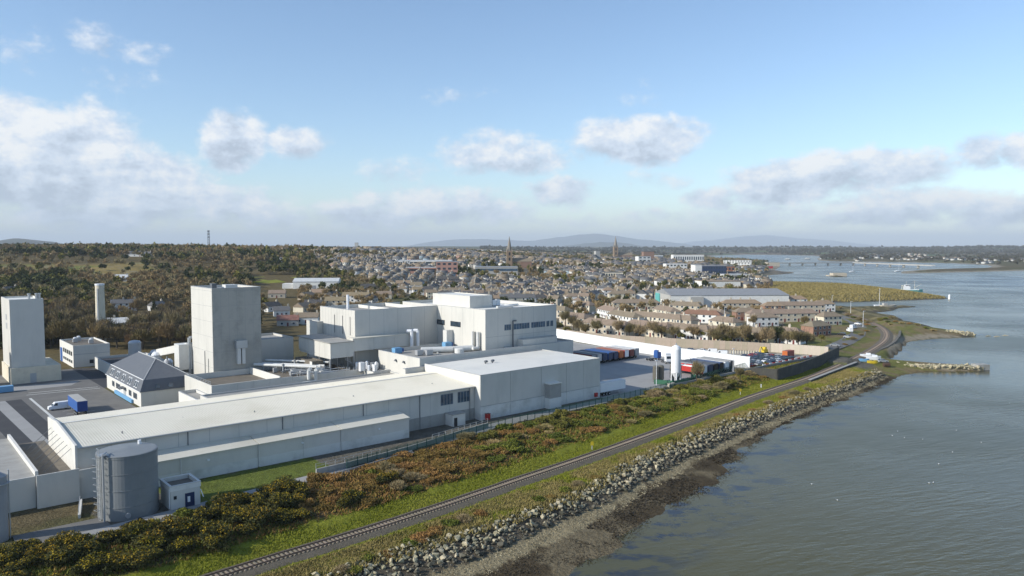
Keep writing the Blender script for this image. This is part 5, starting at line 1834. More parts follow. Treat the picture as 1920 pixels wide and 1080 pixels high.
def tractor(loc, rz, col, label):
    t = empty('tractor_unit', loc, rz, label, 'lorry')
    link('cab', MB().add([(1.2, -1.2, .9), (3.2, -1.2, .9), (3.2, 1.2, .9), (1.2, 1.2, .9), (1.2, -1.2, 3.6), (3.0, -1.2, 3.3), (3.0, 1.2, 3.3), (1.2, 1.2, 3.6)],
                         [(0, 3, 2, 1), (4, 5, 6, 7), (0, 1, 5, 4), (1, 2, 6, 5), (2, 3, 7, 6), (3, 0, 4, 7)]).mesh('cab', M[col]), t)
    link('windscreen', MB().quad((3.12, -1.05, 2.0), (3.12, 1.05, 2.0), (3.05, 1.05, 2.95), (3.05, -1.05, 2.95)).mesh('windscreen', M['glass']), t)
    link('chassis', MB().box(-2.6, 3.0, -.45, .45, .7, .95).mesh('chassis', M['pipe_grey']), t)
    link('air_deflector', MB().box(1.3, 2.2, -1.0, 1.0, 3.6, 4.0).mesh('air_deflector', M[col]), t)
    for x in (2.3, -1.0, -2.2):
        for s in (-1.05, 1.05):
            link('rim', RIM, link('wheel', WHEEL, t, (x, s, 0)))
    return t


CARWHEEL = MB().tube((0, -.1, .32), (0, .1, .32), .32, 10).mesh('wheel', M['tyre'])
GLASSM = M['glass']
_car = {}


def car_meshes(col, kind):
    k = (col, kind)
    if k in _car:
        return _car[k]
    if kind == 'van':
        sec = [(-2.5, .35, .9), (-2.5, 1.0, .9), (-2.48, 2.15, .86), (.9, 2.15, .86), (1.75, 1.25, .88), (2.5, 1.05, .86), (2.55, .35, .86)]
        gl = [(.98, 2.02, .80), (1.66, 1.30, .82)]
    else:
        sec = [(-2.1, .3, .84), (-2.1, .85, .84), (-1.75, .92, .84), (-1.2, 1.42, .66), (.35, 1.42, .66), (1.0, .95, .82), (2.05, .78, .8), (2.12, .3, .8)]
        gl = None
    mb = MB()
    n = len(sec)
    vs = [(x, -w, z) for x, z, w in sec] + [(x, w, z) for x, z, w in sec]
    fs = [tuple(range(n)), tuple(range(2 * n - 1, n - 1, -1))] + [(i, n + i, n + (i + 1) % n, (i + 1) % n) for i in range(n)]
    mb.add(vs, [tuple(reversed(f)) for f in fs])
    body = mb.mesh('body', M[col])
    g = MB()
    if kind == 'van':
        g.quad((1.0, -.78, 2.03), (1.72, -.82, 1.30), (1.72, .82, 1.30), (1.0, .78, 2.03))
        g.quad((.3, -.895, 1.3), (1.2, -.895, 1.3), (.85, -.88, 1.95), (.3, -.88, 1.95))
        g.quad((.3, .895, 1.3), (1.2, .895, 1.3), (.85, .88, 1.95), (.3, .88, 1.95))
    else:
        g.quad((.4, -.62, 1.40), (.98, -.74, 1.0), (.98, .74, 1.0), (.4, .62, 1.40))
        g.quad((-1.24, .62, 1.40), (-1.72, .74, .98), (-1.72, -.74, .98), (-1.24, -.62, 1.40))
        for s in (-1, 1):
            g.quad((-1.5, s * .80, .99), (.8, s * .80, 1.0), (.3, s * .685, 1.37), (-1.15, s * .685, 1.37))
        g.v = [(x + (.012 if x > 0 else -.012), y * 1.02, z + .012) for x, y, z in g.v]
    _car[k] = (body, g.mesh('windows', GLASSM))
    return _car[k]


def car(loc, rz, col, kind, label, group=None, cat=None):
    t = empty('parked_car' if kind == 'car' else 'van', loc, rz, label, cat or kind, group)
    body, gl = car_meshes(col, kind)
    link('body', body, t)
    link('windows', gl, t)
    k = 1.32 if kind == 'car' else 1.6
    for x in (-k, k):
        for s in (-.76, .76):
            link('wheel', CARWHEEL, t, (x, s, 0))
    return t


def vehicles():
    back = math.atan2(VV.y, VV.x)
    # far row
    row = [('maroon', 'slate', 'dark maroon trailer with mottled roof, leftmost in the back row', 'grey_paint'),
           ('grey_paint', 'roof_grey', 'grey trailer with pale rear, second from left in the back row', 'silver_paint'),
           ('navy', 'navy', 'navy trailer, third from left in the back row', 'navy'),
           ('blue', 'blue', 'blue roofed trailer, fourth from left in the back row', 'navy'),
           ('navy', 'blue_roof', 'navy trailer with dull blue roof in the middle of the back row', 'navy'),
           ('orange', 'orange_roof', 'orange trailer in the back row between navy and red ones', 'orange'),
           ('red', 'w_grey', 'red and white trailer in the back row right of the orange one', 'white_paint'),
           ('maroon', 'w_white', 'dark trailer with white roof, second from right in the back row', 'maroon'),
           ('grey_paint', 'w_white', 'grey trailer with white roof, rightmost in the back row', 'grey_paint')]
    M['blue_roof'] = mat('dull_blue_tarpaulin', (0.10, 0.14, 0.24), 0.7)
    M['orange_roof'] = mat('dull_orange_tarpaulin', (0.36, 0.15, 0.08), 0.7)
    for k, (c, r, lab, e) in enumerate(row):
        a, b = 44 + k * 3.35, 50 + .1 * k
        trailer(fw(a, b, 4.012), back, c, lab, r, end=e)
    for k, (c, r, lab, e, st) in enumerate((('red', 'w_grey', 'red and white trailer nearest the silo in the front row', 'white_paint', 'white_paint'),
                                            ('navy', 'slate', 'dark trailer next to the red one in the front row', 'navy', None),
                                            ('darkgrey_p', 'slate', 'charcoal trailer with black rear in the middle of the front row', 'black_paint', None),
                                            ('navy', 'blue_roof', 'dark blue trailer fourth from the silo in the front row', 'black_paint', None),
                                            ('white_paint', 'w_grey', 'white trailer fifth from the silo in the front row', 'white_paint', None),
                                            ('grey_paint', 'roof_grey', 'grey trailer at the far right end of the front row', 'darkgrey_p', None))):
        if 'darkgrey_p' not in M:
            M['darkgrey_p'] = mat('charcoal_paint', (0.05, 0.053, 0.06), 0.5)
        trailer(fw(54.6 + k * 3.4, 6.6, 4.012), back, c, lab, r, end=e, stripe=st)
    trailer(fw(6.4, 1.6, 4.012), THETA, 'white_paint', 'white box trailer docked at the end wall of the warehouse', 'w_white', 11.6, 'white_paint')
    tractor(fw(71.5, 36.5, 4.012), math.atan2(-UU.y, -UU.x) + math.pi * .93, 'blue', 'blue tractor unit without trailer beside the white boundary wall')
    tractor(fw(70.2, 29.0, 4.012), back + 2.6, 'white_paint', 'white tractor unit without trailer between blue tractor and silo')
    trailer(fw(-125, 81, 4.012), math.atan2(VV.y, VV.x) + .0, 'blue', 'bright blue box trailer parked in the left car park', 'w_grey', 12.4, 'blue_dark' if 'blue_dark' in M else M.setdefault('blue_dark', mat('deep_blue_paint', (0.015, 0.05, 0.22), 0.5)) and 'blue_dark', group='trailers in the car park')
    car(fw(-128.4, 88.5, 4.012), math.atan2(-UU.y, -UU.x), 'white_paint', 'van', 'white panel van parked beside the bright blue trailer')
    # car storage lot
    rr = random.Random(21)
    cols = ['black_paint', 'silver_paint', 'navy', 'black_paint', 'grey_paint', 'white_paint', 'silver_paint', 'red', 'navy', 'darkgrey_p']
    cname = {'black_paint': 'black', 'silver_paint': 'silver', 'navy': 'dark blue', 'grey_paint': 'grey', 'white_paint': 'white', 'red': 'red', 'darkgrey_p': 'charcoal'}
    mark('white wall end', fw(82.2, -.5))
    mark('pale tan wall', fw(132, 8))
    mark('tan panel wall', fw(112, 54))
    out = []
    for i in range(8):
        for j in range(7):
            a, b = 86.8 + i * 4.7 + rr.uniform(-.4, .4), 1.2 + j * 2.5 + rr.uniform(-.3, .3)
            if a > 119 or rr.random() < .12:
                continue
            c = rr.choice(cols)
            out.append(car(fw(a, b, 4.013), THETA + rr.choice((0, math.pi)) + rr.uniform(-.06, .06), c, 'car', f'{cname[c]} parked car in the storage lot', 'cars in the storage lot'))
    for k in range(8):
        c = cols[(k * 3 + 5) % len(cols)]
        a, b = 106.5 - k * 2.2, 38 + k * 4.6
        out.append(car(fw(a, b, 4.013), THETA + 1.9 + rr.uniform(-.2, .2), c, 'car', f'{cname[c]} parked car in the storage lot', 'cars in the storage lot'))
    single_out(out, ['white wall end', 'pale tan wall', 'tan panel wall'])
    for k, (a, b, c) in enumerate(((103.5, 26, 'white_paint'), (105, 32, 'white_paint'))):
        car(fw(a, b, 4.013), THETA + 2.2, c, 'van', 'white van at the back of the storage lot, ' + ('nearer' if k == 0 else 'farther') + ' one')
    s = Fac('red_container', 122, 6, 'faded red steel container near the pale tan wall', 'container')
    s.part('body', MB().box(119.5, 125, 4.8, 7.2, 4.1, 6.6), M['red_faded'] if 'red_faded' in M else M.setdefault('red_faded', mat('faded_red_paint', (0.33, 0.10, 0.075), 0.7)))
    s.part('doors', MB().box(119.43, 119.497, 4.9, 7.1, 4.2, 6.5), M['orange'])
    s = Fac('yellow_digger', 121, 16, 'small yellow digger at the back of the storage lot', 'digger')
    s.part('body', MB().box(119.5, 122.2, 15.2, 16.8, 4.9, 6.1).box(120.1, 121.3, 15.3, 16.7, 6.103, 7.2), M['yellow_paint'])
    s.part('track', MB().box(119.4, 122.3, 14.9, 15.4, 4.013, 4.897), M['tyre'])
    s.part('track', MB().box(119.4, 122.3, 16.6, 17.1, 4.013, 4.897), M['tyre'])
    s.part('arm', MB().bar((119.5, 16, 5.6), (117.8, 16, 7.4), .3, .3).bar((117.8, 16, 7.4), (116.6, 16, 5.2), .25, .25), M['yellow_paint'])
    # row of red and white barriers
    for k in range(16):
        a = 90 + k * 2.4
        s = Fac('road_barrier', a, -1.2, ('red' if k % 2 else 'white') + ' plastic barrier in the row along the lot edge', 'barrier', 'plastic barriers along the lot edge', z=4.013)
        s.part('block', MB().box(a, a + 2.0, -1.5, -1.2, 4.013, 4.9), M['red' if k % 2 else 'white_paint'])
        s.part('foot', MB().box(a + .2, a + .5, -1.7, -1.0, 4.014, 4.1), M['tyre'])
    for k in range(12):
        a, b = 112 + k * .75, 27 - k * .8
        s = Fac('concrete_post', a, b, 'small pale concrete post in the line across the storage lot', 'post', 'concrete posts in the storage lot', z=4.013)
        s.part('shaft', MB().box(a, a + .3, b, b + .3, 4.013, 5.3), M['w_cream'])

    # --- silos in the lorry yard
    s = Fac('white_silo', 38.2, .4, 'tall white cylindrical silo on legs at the lorry yard edge', 'silo')
    s.part('shell', MB().lathe(38.2, .4, [(.5, 5.6), (1.65, 7.4), (1.65, 15.3), (1.3, 16.2), (.4, 16.7)], 24), M['tank_white'], smooth=False)
    for k in range(4):
        t = math.pi / 4 + k * math.pi / 2
        s.part('leg', MB().box(38.2 + 1.5 * math.cos(t) - .14, 38.2 + 1.5 * math.cos(t) + .14, .4 + 1.5 * math.sin(t) - .14, .4 + 1.5 * math.sin(t) + .14, YARD, 8.0), M['tank_white'])
    s.part('pipe', MB().path([(40.1, .4, 9.4), (45.5, .8, 9.8)], .14, 6), M['tank_white'])
    s.part('vent', MB().tube((38.2, .4, 16.7), (38.2, .4, 17.3), .2, 8), M['steel'])
    for k, (a, b) in enumerate(((33.5, 5.2), (36.0, 5.0), (40.8, 3.6), (43.4, 3.2))):
        s = Fac('brown_silo', a, b, ['first', 'second', 'third', 'fourth'][k] + ' from left of the short brown silos round the white silo', 'silo')
        s.part('shell', MB().lathe(a, b, [(1.05, YARD + .8), (1.05, 9.2), (.7, 9.6)], 16), M['silo_brown'])
        s.part('skirt', MB().lathe(a, b, [(.9, YARD), (.9, YARD + .797)], 12), M['pipe_grey'])
    f = Fac('compound_fence', 31, -3, 'green mesh compound fence round the silos', 'fence')
    for (a, b), (c, d) in zip([(30, 3), (32.5, -2.6), (37, -3.2), (42, -3.2), (47, -2.8)], [(32.5, -2.6), (37, -3.2), (42, -3.2), (47, -2.8), (49, 2.0)]):
        f.part('mesh_panel', MB().bar((a, b, 4.1), (c, d, 4.1), .05, 1.5), M['green_paint'])
        f.part('post', MB().box(a - .05, a + .05, b - .05, b + .05, 4.0, 5.9), M['green_paint'])
    s = Fac('cream_crate', 31, -3.4, 'cream box crate in front of the green compound fence', 'crate')
    s.part('box', MB().box(29.2, 32.0, -3.9, -3.0, 4.1, 5.1), M['w_cream'])
    s.part('lid', MB().box(29.1, 32.1, -4.0, -2.9, 5.103, 5.2), M['roof_cream'])
    for a, b, h, lab in ((27.5, .2, 8.5, 'slim white lamp post between docked trailer and silo'), (68, -2.6, 9.0, 'slim white lamp post in front of the front row of trailers')):
        s = Fac('lamp_post', a, b, lab, 'lamp post')
        s.part('pole', MB().tube((a, b, YARD), (a, b, YARD + h), .1, 8, .07), M['tank_white'])
        s.part('lamp_head', MB().box(a - .6, a + .6, b - .15, b + .15, YARD + h, YARD + h + .15), M['tank_white'])
    # trackside signs
    for px, py, lab in ((1110, 843, 'small yellow trackside marker beside the railway nearer the camera'), (1388, 740, 'small yellow trackside marker beside the railway by the lorry yard')):
        p = at(px, py, 2.9)
        s = empty('track_marker', p, 0.2, lab, 'marker')
        link('post', MB().box(-.05, .05, -.05, .05, 0, 1.3).mesh('post', M['tank_white']), s)
        link('board', MB().box(-.35, .35, -.09, -.052, 1.0, 1.9).mesh('board', M['yellow_paint']), s)
    p = at(1427, 727, 2.9)
    s = empty('track_post', p, 0, 'short white trackside post right of the yellow marker', 'post')
    link('post', MB().box(-.12, .12, -.1, .1, 0, 1.1).mesh('post', M['tank_white']), s)
    link('cap', MB().box(-.15, .15, -.13, .13, 1.103, 1.2).mesh('cap', M['tank_white']), s)


vehicles()

# ------------------------------------------------------------------ the town
def house_geo(L, W, H, pitch=32, hip=0.0, over=0.3):
    """walls and roof of a house, long side along x, standing on z = 0 (walls go 1.5 m into the slope)"""
    rise = (W / 2 + over) * math.tan(math.radians(pitch))
    wall = MB()
    x, y = L / 2, W / 2
    gz = H + (W / 2) * math.tan(math.radians(pitch)) * (0 if hip else 1)
    if hip:
        wall.box(-x, x, -y, y, -1.5, H)
    else:
        vs = [(-x, -y, -1.5), (x, -y, -1.5), (x, y, -1.5), (-x, y, -1.5), (-x, -y, H), (x, -y, H), (x, y, H), (-x, y, H), (-x, 0, gz - .05), (x, 0, gz - .05)]
        wall.add(vs, [(0, 1, 5, 4), (2, 3, 7, 6), (1, 2, 6, 9, 5), (3, 0, 4, 8, 7), (0, 3, 2, 1)])
    X, Y = x + over, y + over
    zb = H - over * math.tan(math.radians(pitch)) + .12
    zt = zb + rise
    h = hip * Y
    roof = MB().add([(-X, -Y, zb), (X, -Y, zb), (X, Y, zb), (-X, Y, zb), (-X + h, 0, zt), (X - h, 0, zt), (-X, -Y, zb - .15), (X, -Y, zb - .15), (X, Y, zb - .15), (-X, Y, zb - .15)],
                    [(0, 1, 5, 4), (2, 3, 4, 5), (1, 2, 5), (3, 0, 4), (0, 6, 7, 1), (1, 7, 8, 2), (2, 8, 9, 3), (3, 9, 6, 0), (6, 9, 8, 7)])
    return wall, roof, zt


_hc = {}


def house_meshes(L, W, H, hip, wc, rc, units, pitch=32):
    key = (L, W, H, hip, wc, rc, units, pitch)
    if key in _hc:
        return _hc[key]
    wall, roof, zt = house_geo(L, W, H, pitch, hip)
    d = {'wall': wall.mesh('wall', M['w_' + wc]), 'roof': roof.mesh('roof', M['r_' + rc])}
    d['chimney'] = MB().box(-.55, .55, -.4, .4, -1.0, 1.15).box(-.4, -.1, -.15, .15, 1.153, 1.6).box(.1, .4, -.15, .15, 1.153, 1.6).mesh('chimney', M['w_buff'])
    d['window'] = MB().box(-.65, .65, -.06, .06, -.6, .6).mesh('window', M['glass'])
    d['frame'] = MB().box(-.75, .75, -.035, .035, -.7, .7).mesh('frame', M['white_paint'])
    d['door'] = MB().box(-.45, .45, -.05, .05, 0, 2.05).mesh('door', M['maroon'])
    d['zt'] = zt
    _hc[key] = d
    return d


def house(name, loc, rz, L, W, H, hip, wc, rc, units, label, cat='house', group=None, detail=2, pitch=32):
    t = empty(name, loc, rz, label, cat, group)
    d = house_meshes(L, W, H, hip, wc, rc, units, pitch)
    link('wall', d['wall'], t)
    rf = link('roof', d['roof'], t)
    n = max(1, units)
    s = L / n
    if detail >= 1:
        for k in range(n):
            if n > 1 and k == n - 1 and hip:
                continue
            cx = -L / 2 + s * (k + 1) if n > 1 else (L / 2 - .9 if not hip else 0)
            if n > 1 and k == n - 1:
                cx = L / 2 - .8
            link('chimney', d['chimney'], rf, (cx, 0, d['zt'] - .1))
    if detail >= 2:
        storeys = [1.5, 4.2] if H > 4.5 else [1.6]
        for side in (-1, 1):
            for k in range(n):
                for q in ((-.27, .27) if s > 4 else (0,)):
                    for z in storeys:
                        x = -L / 2 + s * (k + .5 + q)
                        link('frame', d['frame'], link('window', d['window'], t, (x, side * (W / 2 + .03), z)))
                link('door', d['door'], t, (-L / 2 + s * (k + .5), side * (W / 2 + .03), 0))
    return t


WN = dict(white='white', cream='cream', grey='grey', buff='buff', pink='pink', yellow='yellow', brick='brick', blue='pale blue', darkgrey='dark grey')
RN = dict(brown='brown', tan='tan', dark='black', red='red', slate='slate', white='white', grey='grey')
OCC = []            # occupied circles (x, y, r)


def free(x, y, r):
    return all((x - a) ** 2 + (y - b) ** 2 > (r + c) ** 2 for a, b, c in OCC)


HOUSES = []
for nm, px, py in (('boulder lined bay', 1680, 640), ('grey roofed depot', 1340, 575), ('white hall', 590, 548), ('pink brick block', 835, 517), ('dark glass block', 1335, 518)):
    mark(nm, at(px, py, YARD))

estate = [  # photo column, row of the foot, length, heading, units, walls, roof
    (1192, 583, 34, 2, 5, 'buff', 'brown'), (1143, 598, 26, 104, 4, 'white', 'brown'), (1172, 609, 30, 112, 4, 'white', 'brown'), (1232, 612, 40, 128, 6, 'cream', 'brown'),
    (1138, 627, 32, 131, 4, 'buff', 'brown'), (1218, 631, 30, 128, 4, 'cream', 'brown'), (1287, 637, 30, 131, 4, 'white', 'brown'), (1316, 606, 24, 150, 3, 'white', 'red'),
    (1250, 598, 26, 104, 3, 'cream', 'brown'), (1336, 602, 26, 108, 4, 'white', 'brown'), (1388, 583, 28, 2, 4, 'buff', 'tan'), (1398, 601, 15, 4, 2, 'brick', 'brown'),
    (1430, 612, 16, 10, 2, 'white', 'brown'), (1474, 574, 30, 4, 4, 'white', 'tan'), (1490, 587, 40, 5, 5, 'buff', 'brown'), (1466, 604, 44, 6, 5, 'buff', 'brown'),
    (1553, 610, 13, 18, 2, 'cream', 'brown'), (1530, 630, 14, 30, 2, 'brick', 'brown'), (1080, 612, 20, 131, 2, 'buff', 'brown'), (1052, 598, 14, 131, 2, 'buff', 'brown'),
    (1333, 641, 14, 140, 2, 'yellow', 'brown'), (1377, 643, 14, 140, 2, 'cream', 'brown'), (1418, 645, 14, 140, 2, 'yellow', 'brown'), (1480, 645, 13, 140, 2, 'white', 'brown'),
    (1542, 584, 15, 6, 2, 'white', 'tan'), (1287, 588, 22, 150, 3, 'buff', 'brown'), (1420, 571, 20, 3, 3, 'cream', 'tan'), (1098, 588, 14, 131, 2, 'cream', 'brown'),
    (1282, 617, 16, 128, 2, 'buff', 'brown'), (1360, 621, 18, 120, 2, 'cream', 'brown'), (1448, 588, 14, 4, 2, 'brick', 'tan'), (1165, 566, 22, 4, 3, 'cream', 'brown'),
    (1074, 572, 12, 6, 1, 'white', 'brown'), (1140, 560, 10, 8, 1, 'white', 'tan'), (1000, 562, 12, 12, 2, 'white', 'brown'), (1030, 558, 12, 10, 2, 'white', 'dark'),
    (1070, 552, 14, 5, 2, 'cream', 'tan'), (1097, 540, 26, 2, 6, 'darkgrey', 'slate'), (1140, 543, 14, 8, 2, 'white', 'slate'), (1175, 541, 14, 4, 2, 'cream', 'brown')]
for (px, py, L, hd, un, wc, rc) in estate:
    p = at(px, py, YARD)
    b = p + Vector((p.x, p.y, 0)).normalized() * 4.0
    z = hz(b.x, b.y)
    kind = 'terraced_house' if un > 2 else ('semi_detached_house' if un == 2 else 'house')
    cat = 'terrace' if un > 2 else 'house'
    lab = f"{WN[wc]} walled {RN[rc]} roofed {'terrace' if un > 2 else 'pair of houses' if un == 2 else 'house'}"
    HOUSES.append(house(kind, (b.x, b.y, z), math.radians(hd), float(L), 7.6, 5.2, 0.9, wc, rc, un, lab, cat, 'houses of the shore estate'))
    c, s = math.cos(math.radians(hd)), math.sin(math.radians(hd))
    for q in np.linspace(-L / 2 + 4, L / 2 - 4, max(1, int(L / 7))):
        OCC.append((b.x + c * q, b.y + s * q, 6.0))

# houses behind the process hall
for (px, py, L, hd, un, wc, rc, hip) in [
        (520, 558, 13, 10, 1, 'buff', 'brown', 0), (575, 562, 12, 70, 1, 'buff', 'brown', 0), (600, 556, 13, 5, 1, 'buff', 'tan', 0), (508, 583, 12, 60, 1, 'white', 'dark', 0), (528, 592, 10, 20, 1, 'white', 'slate', 0),
        (570, 584, 13, 70, 1, 'cream', 'brown', 0), (588, 578, 12, 10, 1, 'cream', 'dark', 0), (625, 561, 12, 75, 1, 'white', 'dark', 0), (632, 576, 16, 4, 2, 'buff', 'tan', 0), (668, 566, 20, 2, 2, 'white', 'tan', 0),
        (694, 567, 10, 75, 1, 'white', 'dark', 0), (575, 605, 14, 8, 1, 'white', 'brown', 0), (540, 610, 12, 15, 1, 'grey', 'red', 0), (757, 541, 14, 8, 2, 'white', 'tan', 0), (770, 534, 12, 70, 1, 'white', 'brown', 0),
        (812, 544, 13, 70, 1, 'cream', 'dark', 0), (838, 532, 22, 6, 2, 'darkgrey', 'dark', 0), (690, 545, 12, 20, 1, 'white', 'dark', 0), (720, 560, 12, 8, 1, 'cream', 'brown', 0), (855, 556, 14, 6, 2, 'cream', 'brown', 0),
        (232, 582, 15, 30, 2, 'white', 'slate', 0), (215, 622, 20, 20, 2, 'buff', 'white', 0), (20, 552, 10, 70, 1, 'white', 'slate', 0), (225, 527, 12, 20, 1, 'white', 'white', 0), (295, 582, 9, 70, 1, 'white', 'slate', 0),
        (250, 480, 13, 10, 1, 'white', 'slate', 0), (265, 481, 16, 6, 1, 'white', 'slate', 0), (160, 474, 10, 40, 1, 'white', 'slate', 0)]:
    z = YARD
    for _ in range(14):                  # walk down onto the slope
        p = at(px, py, z)
        z = z * .5 + .5 * hz(p.x, p.y)
    p = at(px, py, z)
    L = L * max(1.0, p.length / 700)
    H = 5.0 if un == 2 else 3.6
    lab = f"gabled {WN[wc]} {'pair of houses' if un == 2 else 'house'}, {RN[rc]} roof"
    HOUSES.append(house('house', (p.x, p.y, hz(p.x, p.y)), math.radians(hd), float(L), 8.0 * max(1.0, p.length / 900), H, 0.0, wc, rc, un, lab, 'house', 'houses inland of the works', detail=2))
    OCC.append((p.x, p.y, L * .65))


# ---- landmarks, each built where it stands
def block(name, px, py, wpx, hpx, depth, hd, wall, roof, label, cat='building', z=None, rows=0, cols=0, band=None):
    """a flat-roofed block: foot at (px, py), width and height given in photo pixels at its distance"""
    zz = YARD
    for _ in range(14):
        p = at(px, py, zz)
        zz = zz * .5 + .5 * hz(p.x, p.y)
    p = at(px, py, zz)
    k = p.y / FPX
    w, h = wpx * k, hpx * k
    t = empty(name, (p.x, p.y + depth * .5, hz(p.x, p.y)), math.radians(hd), label, cat)
    link('wall', MB().box(-w / 2, w / 2, -depth / 2, depth / 2, -4, h).mesh('wall', M[wall]), t)
    link('roof', MB().box(-w / 2 - .2, w / 2 + .2, -depth / 2 - .2, depth / 2 + .2, h + .003, h + .5).mesh('roof', M[roof]), t)
    if rows:
        for r in range(rows):
            for c in range(cols):
                x = -w / 2 + w * (c + .5) / cols
                zc = h * (r + .55) / rows
                link('window', MB().box(x - w / cols * .28, x + w / cols * .28, -depth / 2 - .12, -depth / 2 + .02, zc - h / rows * .22, zc + h / rows * .22).mesh('window', M['glass']), t)
    if band:
        link('band', MB().box(-w / 2 + .3, w / 2 - .3, -depth / 2 - .1, -depth / 2 + .02, h * .45, h * .8).mesh('band', M[band]), t)
    OCC.append((p.x, p.y + depth * .5, max(w, depth) * .55))
    return t, p, w, h


def landmarks():
    block('brick_block', 837, 517, 40, 26, 18, 4, 'brick_pink', 'r_grey', 'square pink brick block with small dark windows', rows=3, cols=4)
    block('brick_wing', 788, 513, 56, 11, 16, 4, 'brick_pink', 'r_white', 'long low pink brick wing with dark upper window band left of the square block', band='dark')
    block('shop_building', 795, 499, 100, 10, 40, 2, 'w_white', 'r_white', 'long white retail building behind the pink brick block', band='glass')
    block('flat_block', 760, 503, 14, 14, 14, 6, 'w_white', 'r_white', 'white flat roofed block left of the pink brick wing', rows=3, cols=3)
    block('school', 930, 514, 80, 13, 30, 2, 'w_grey', 'r_grey', 'long grey glazed building below the left church spire', band='glass_blue', rows=0)
    block('hospital', 905, 474, 70, 5, 40, 2, 'w_white', 'r_white', 'white hospital block on the skyline left of the left spire')
    block('white_block', 1207, 496, 24, 15, 20, 10, 'w_white', 'r_grey', 'tall white block with brown neighbour right of the right spire', rows=3, cols=3)
    block('brown_block', 1216, 492, 20, 20, 20, 4, 'brick_brown', 'r_dark', 'tall brown brick block behind the white block right of the right spire')
    block('cinema', 1232, 487, 22, 8, 25, 4, 'w_white', 'r_white', 'white and blue block right of the tall brown block', band='glass_blue')
    block('council_offices', 1291, 492, 58, 14, 25, 2, 'w_white', 'w_buff', 'long white office block with upright ribs near the upper quay', rows=1, cols=14)
    block('quay_offices', 1268, 507, 40, 12, 20, 4, 'w_white', 'r_white', 'white two storey building with dark window holes left of the dark glass block', rows=2, cols=6)
    block('glass_block', 1338, 520, 46, 21, 24, 4, 'navy', 'r_grey', 'dark glass waterfront block beside the orange brick tower', rows=3, cols=9)
    block('glass_block_end', 1309, 519, 13, 22, 20, 4, 'w_white', 'r_grey', 'white end block left of the dark glass waterfront block')
    block('brick_tower', 1367, 518, 20, 18, 16, 4, 'brick_orange', 'r_brown', 'orange brick block right of the dark glass waterfront block', rows=2, cols=3)
    block('quay_shed', 1380, 523, 50, 8, 25, 6, 'w_white', 'r_white', 'white shed in front of the orange brick block')
    block('apartments', 1385, 498, 50, 10, 20, -20, 'w_white', 'r_slate', 'white apartment row on the upper quay behind the dark glass block', rows=3, cols=10)
    block('quay_apartments', 1398, 506, 22, 14, 20, -20, 'w_white', 'r_slate', 'white gabled apartment block near the bridge end', rows=4, cols=4)
    block('depot_shed', 1352, 541, 70, 13, 30, 6, 'w_white', 'r_tan', 'white shed with tan roof above the grey roofed depot')
    block('long_slate_building', 1135, 521, 66, 10, 14, 2, 'w_cream', 'r_slate', 'long cream building with slate roof in the middle of the town', rows=1, cols=14)
    block('red_shed', 1112, 508, 50, 4, 14, 2, 'w_buff', 'r_red', 'long low red roofed shed in the middle of the town')
    block('hill_white_block', 525, 490, 30, 9, 16, 10, 'w_white', 'r_red', 'white building with red roof on the wooded hillside', rows=2, cols=5)
    # grey-roofed depot with pale green gable
    zz = YARD
    p = at(1365, 577, YARD)
    k = p.y / FPX
    t = empty('depot', (p.x, p.y + 22, YARD), math.radians(3), 'wide grey roofed depot with pale gable left end behind the estate', 'depot')
    w = 225 * k
    wall, roof, zt = house_geo(w, 46, 9.5, 9, 0.0, .4)
    link('wall', wall.mesh('wall', M['w_white']), t)
    link('roof', roof.mesh('roof', M['r_grey']), t)
    link('gable_sheet', MB().box(-w / 2 - .35, -w / 2 - .05, -22.8, 22.8, 5, 9.4).mesh('gable_sheet', M['w_grey']), t)
    link('porch', MB().box(-w / 2 + 14, -w / 2 + 24, -26, -23.1, 0, 8.5).mesh('porch', M['w_grey']), t)
    link('teal_panel', MB().box(-w / 2 - 1.2, -w / 2 - .4, 8, 20, 2, 9).mesh('teal_panel', M['teal_paint']), t)
    for c in range(10):
        link('window', MB().box(-w / 2 + 2 + c * 1.1, -w / 2 + 2.8 + c * 1.1, -23.1, -22.95, 2, 4).mesh('window', M['glass']), t)
    for q in np.linspace(-w / 2, w / 2, 9):
        OCC.append((p.x + q, p.y + 22, 30))
    # white hall
    p = at(590, 549, 8)
    z = hz(p.x, p.y)
    t = empty('sports_hall', (p.x, p.y + 10, z), math.radians(6), 'big white hall with low pitched roof beside the green pitch', 'hall')
    wall, roof, zt = house_geo(40, 22, 6.5, 14, 0.0, .4)
    link('wall', wall.mesh('wall', M['w_white']), t)
    link('roof', roof.mesh('roof', M['r_white']), t)
    link('annex', MB().box(-30, -20.2, -8, 6, -2, 4.5).mesh('annex', M['w_white']), t)
    link('door', MB().box(-3, 0, -11.2, -10.95, 0, 3).mesh('door', M['grey_paint']), t)
    OCC.append((p.x, p.y + 10, 28))
    # churches
    for (px, py, tip, nave_dir, lab, tone) in ((955, 500, 443, 1, 'left church with tall stone spire above the roofs', 'church_stone'), (1154, 486, 442, 1, 'right church with tall slender stone spire above the roofs', 'church_stone')):
        zz = 10
        for _ in range(14):
            p = at(px, py, zz)
            zz = zz * .5 + .5 * hz(p.x, p.y)
        p = at(px, py, zz)
        k = p.y / FPX
        h = (py - tip) * k
        t = empty('church', (p.x, p.y, zz), math.radians(4), lab, 'church')
        mark('left church spire' if px < 1000 else 'right church spire', p)
        b = h * .092
        tw = link('tower', MB().box(-b, b, -b, b, -3, h * .52).mesh('tower', M[tone]), t)
        for sx in (-1, 1):
            for sy in (-1, 1):
                link('pinnacle', MB().tube((sx * b * .85, sy * b * .85, h * .5), (sx * b * .85, sy * b * .85, h * .66), b * .22, 5, .05).mesh('pinnacle', M['spire_stone']), tw)
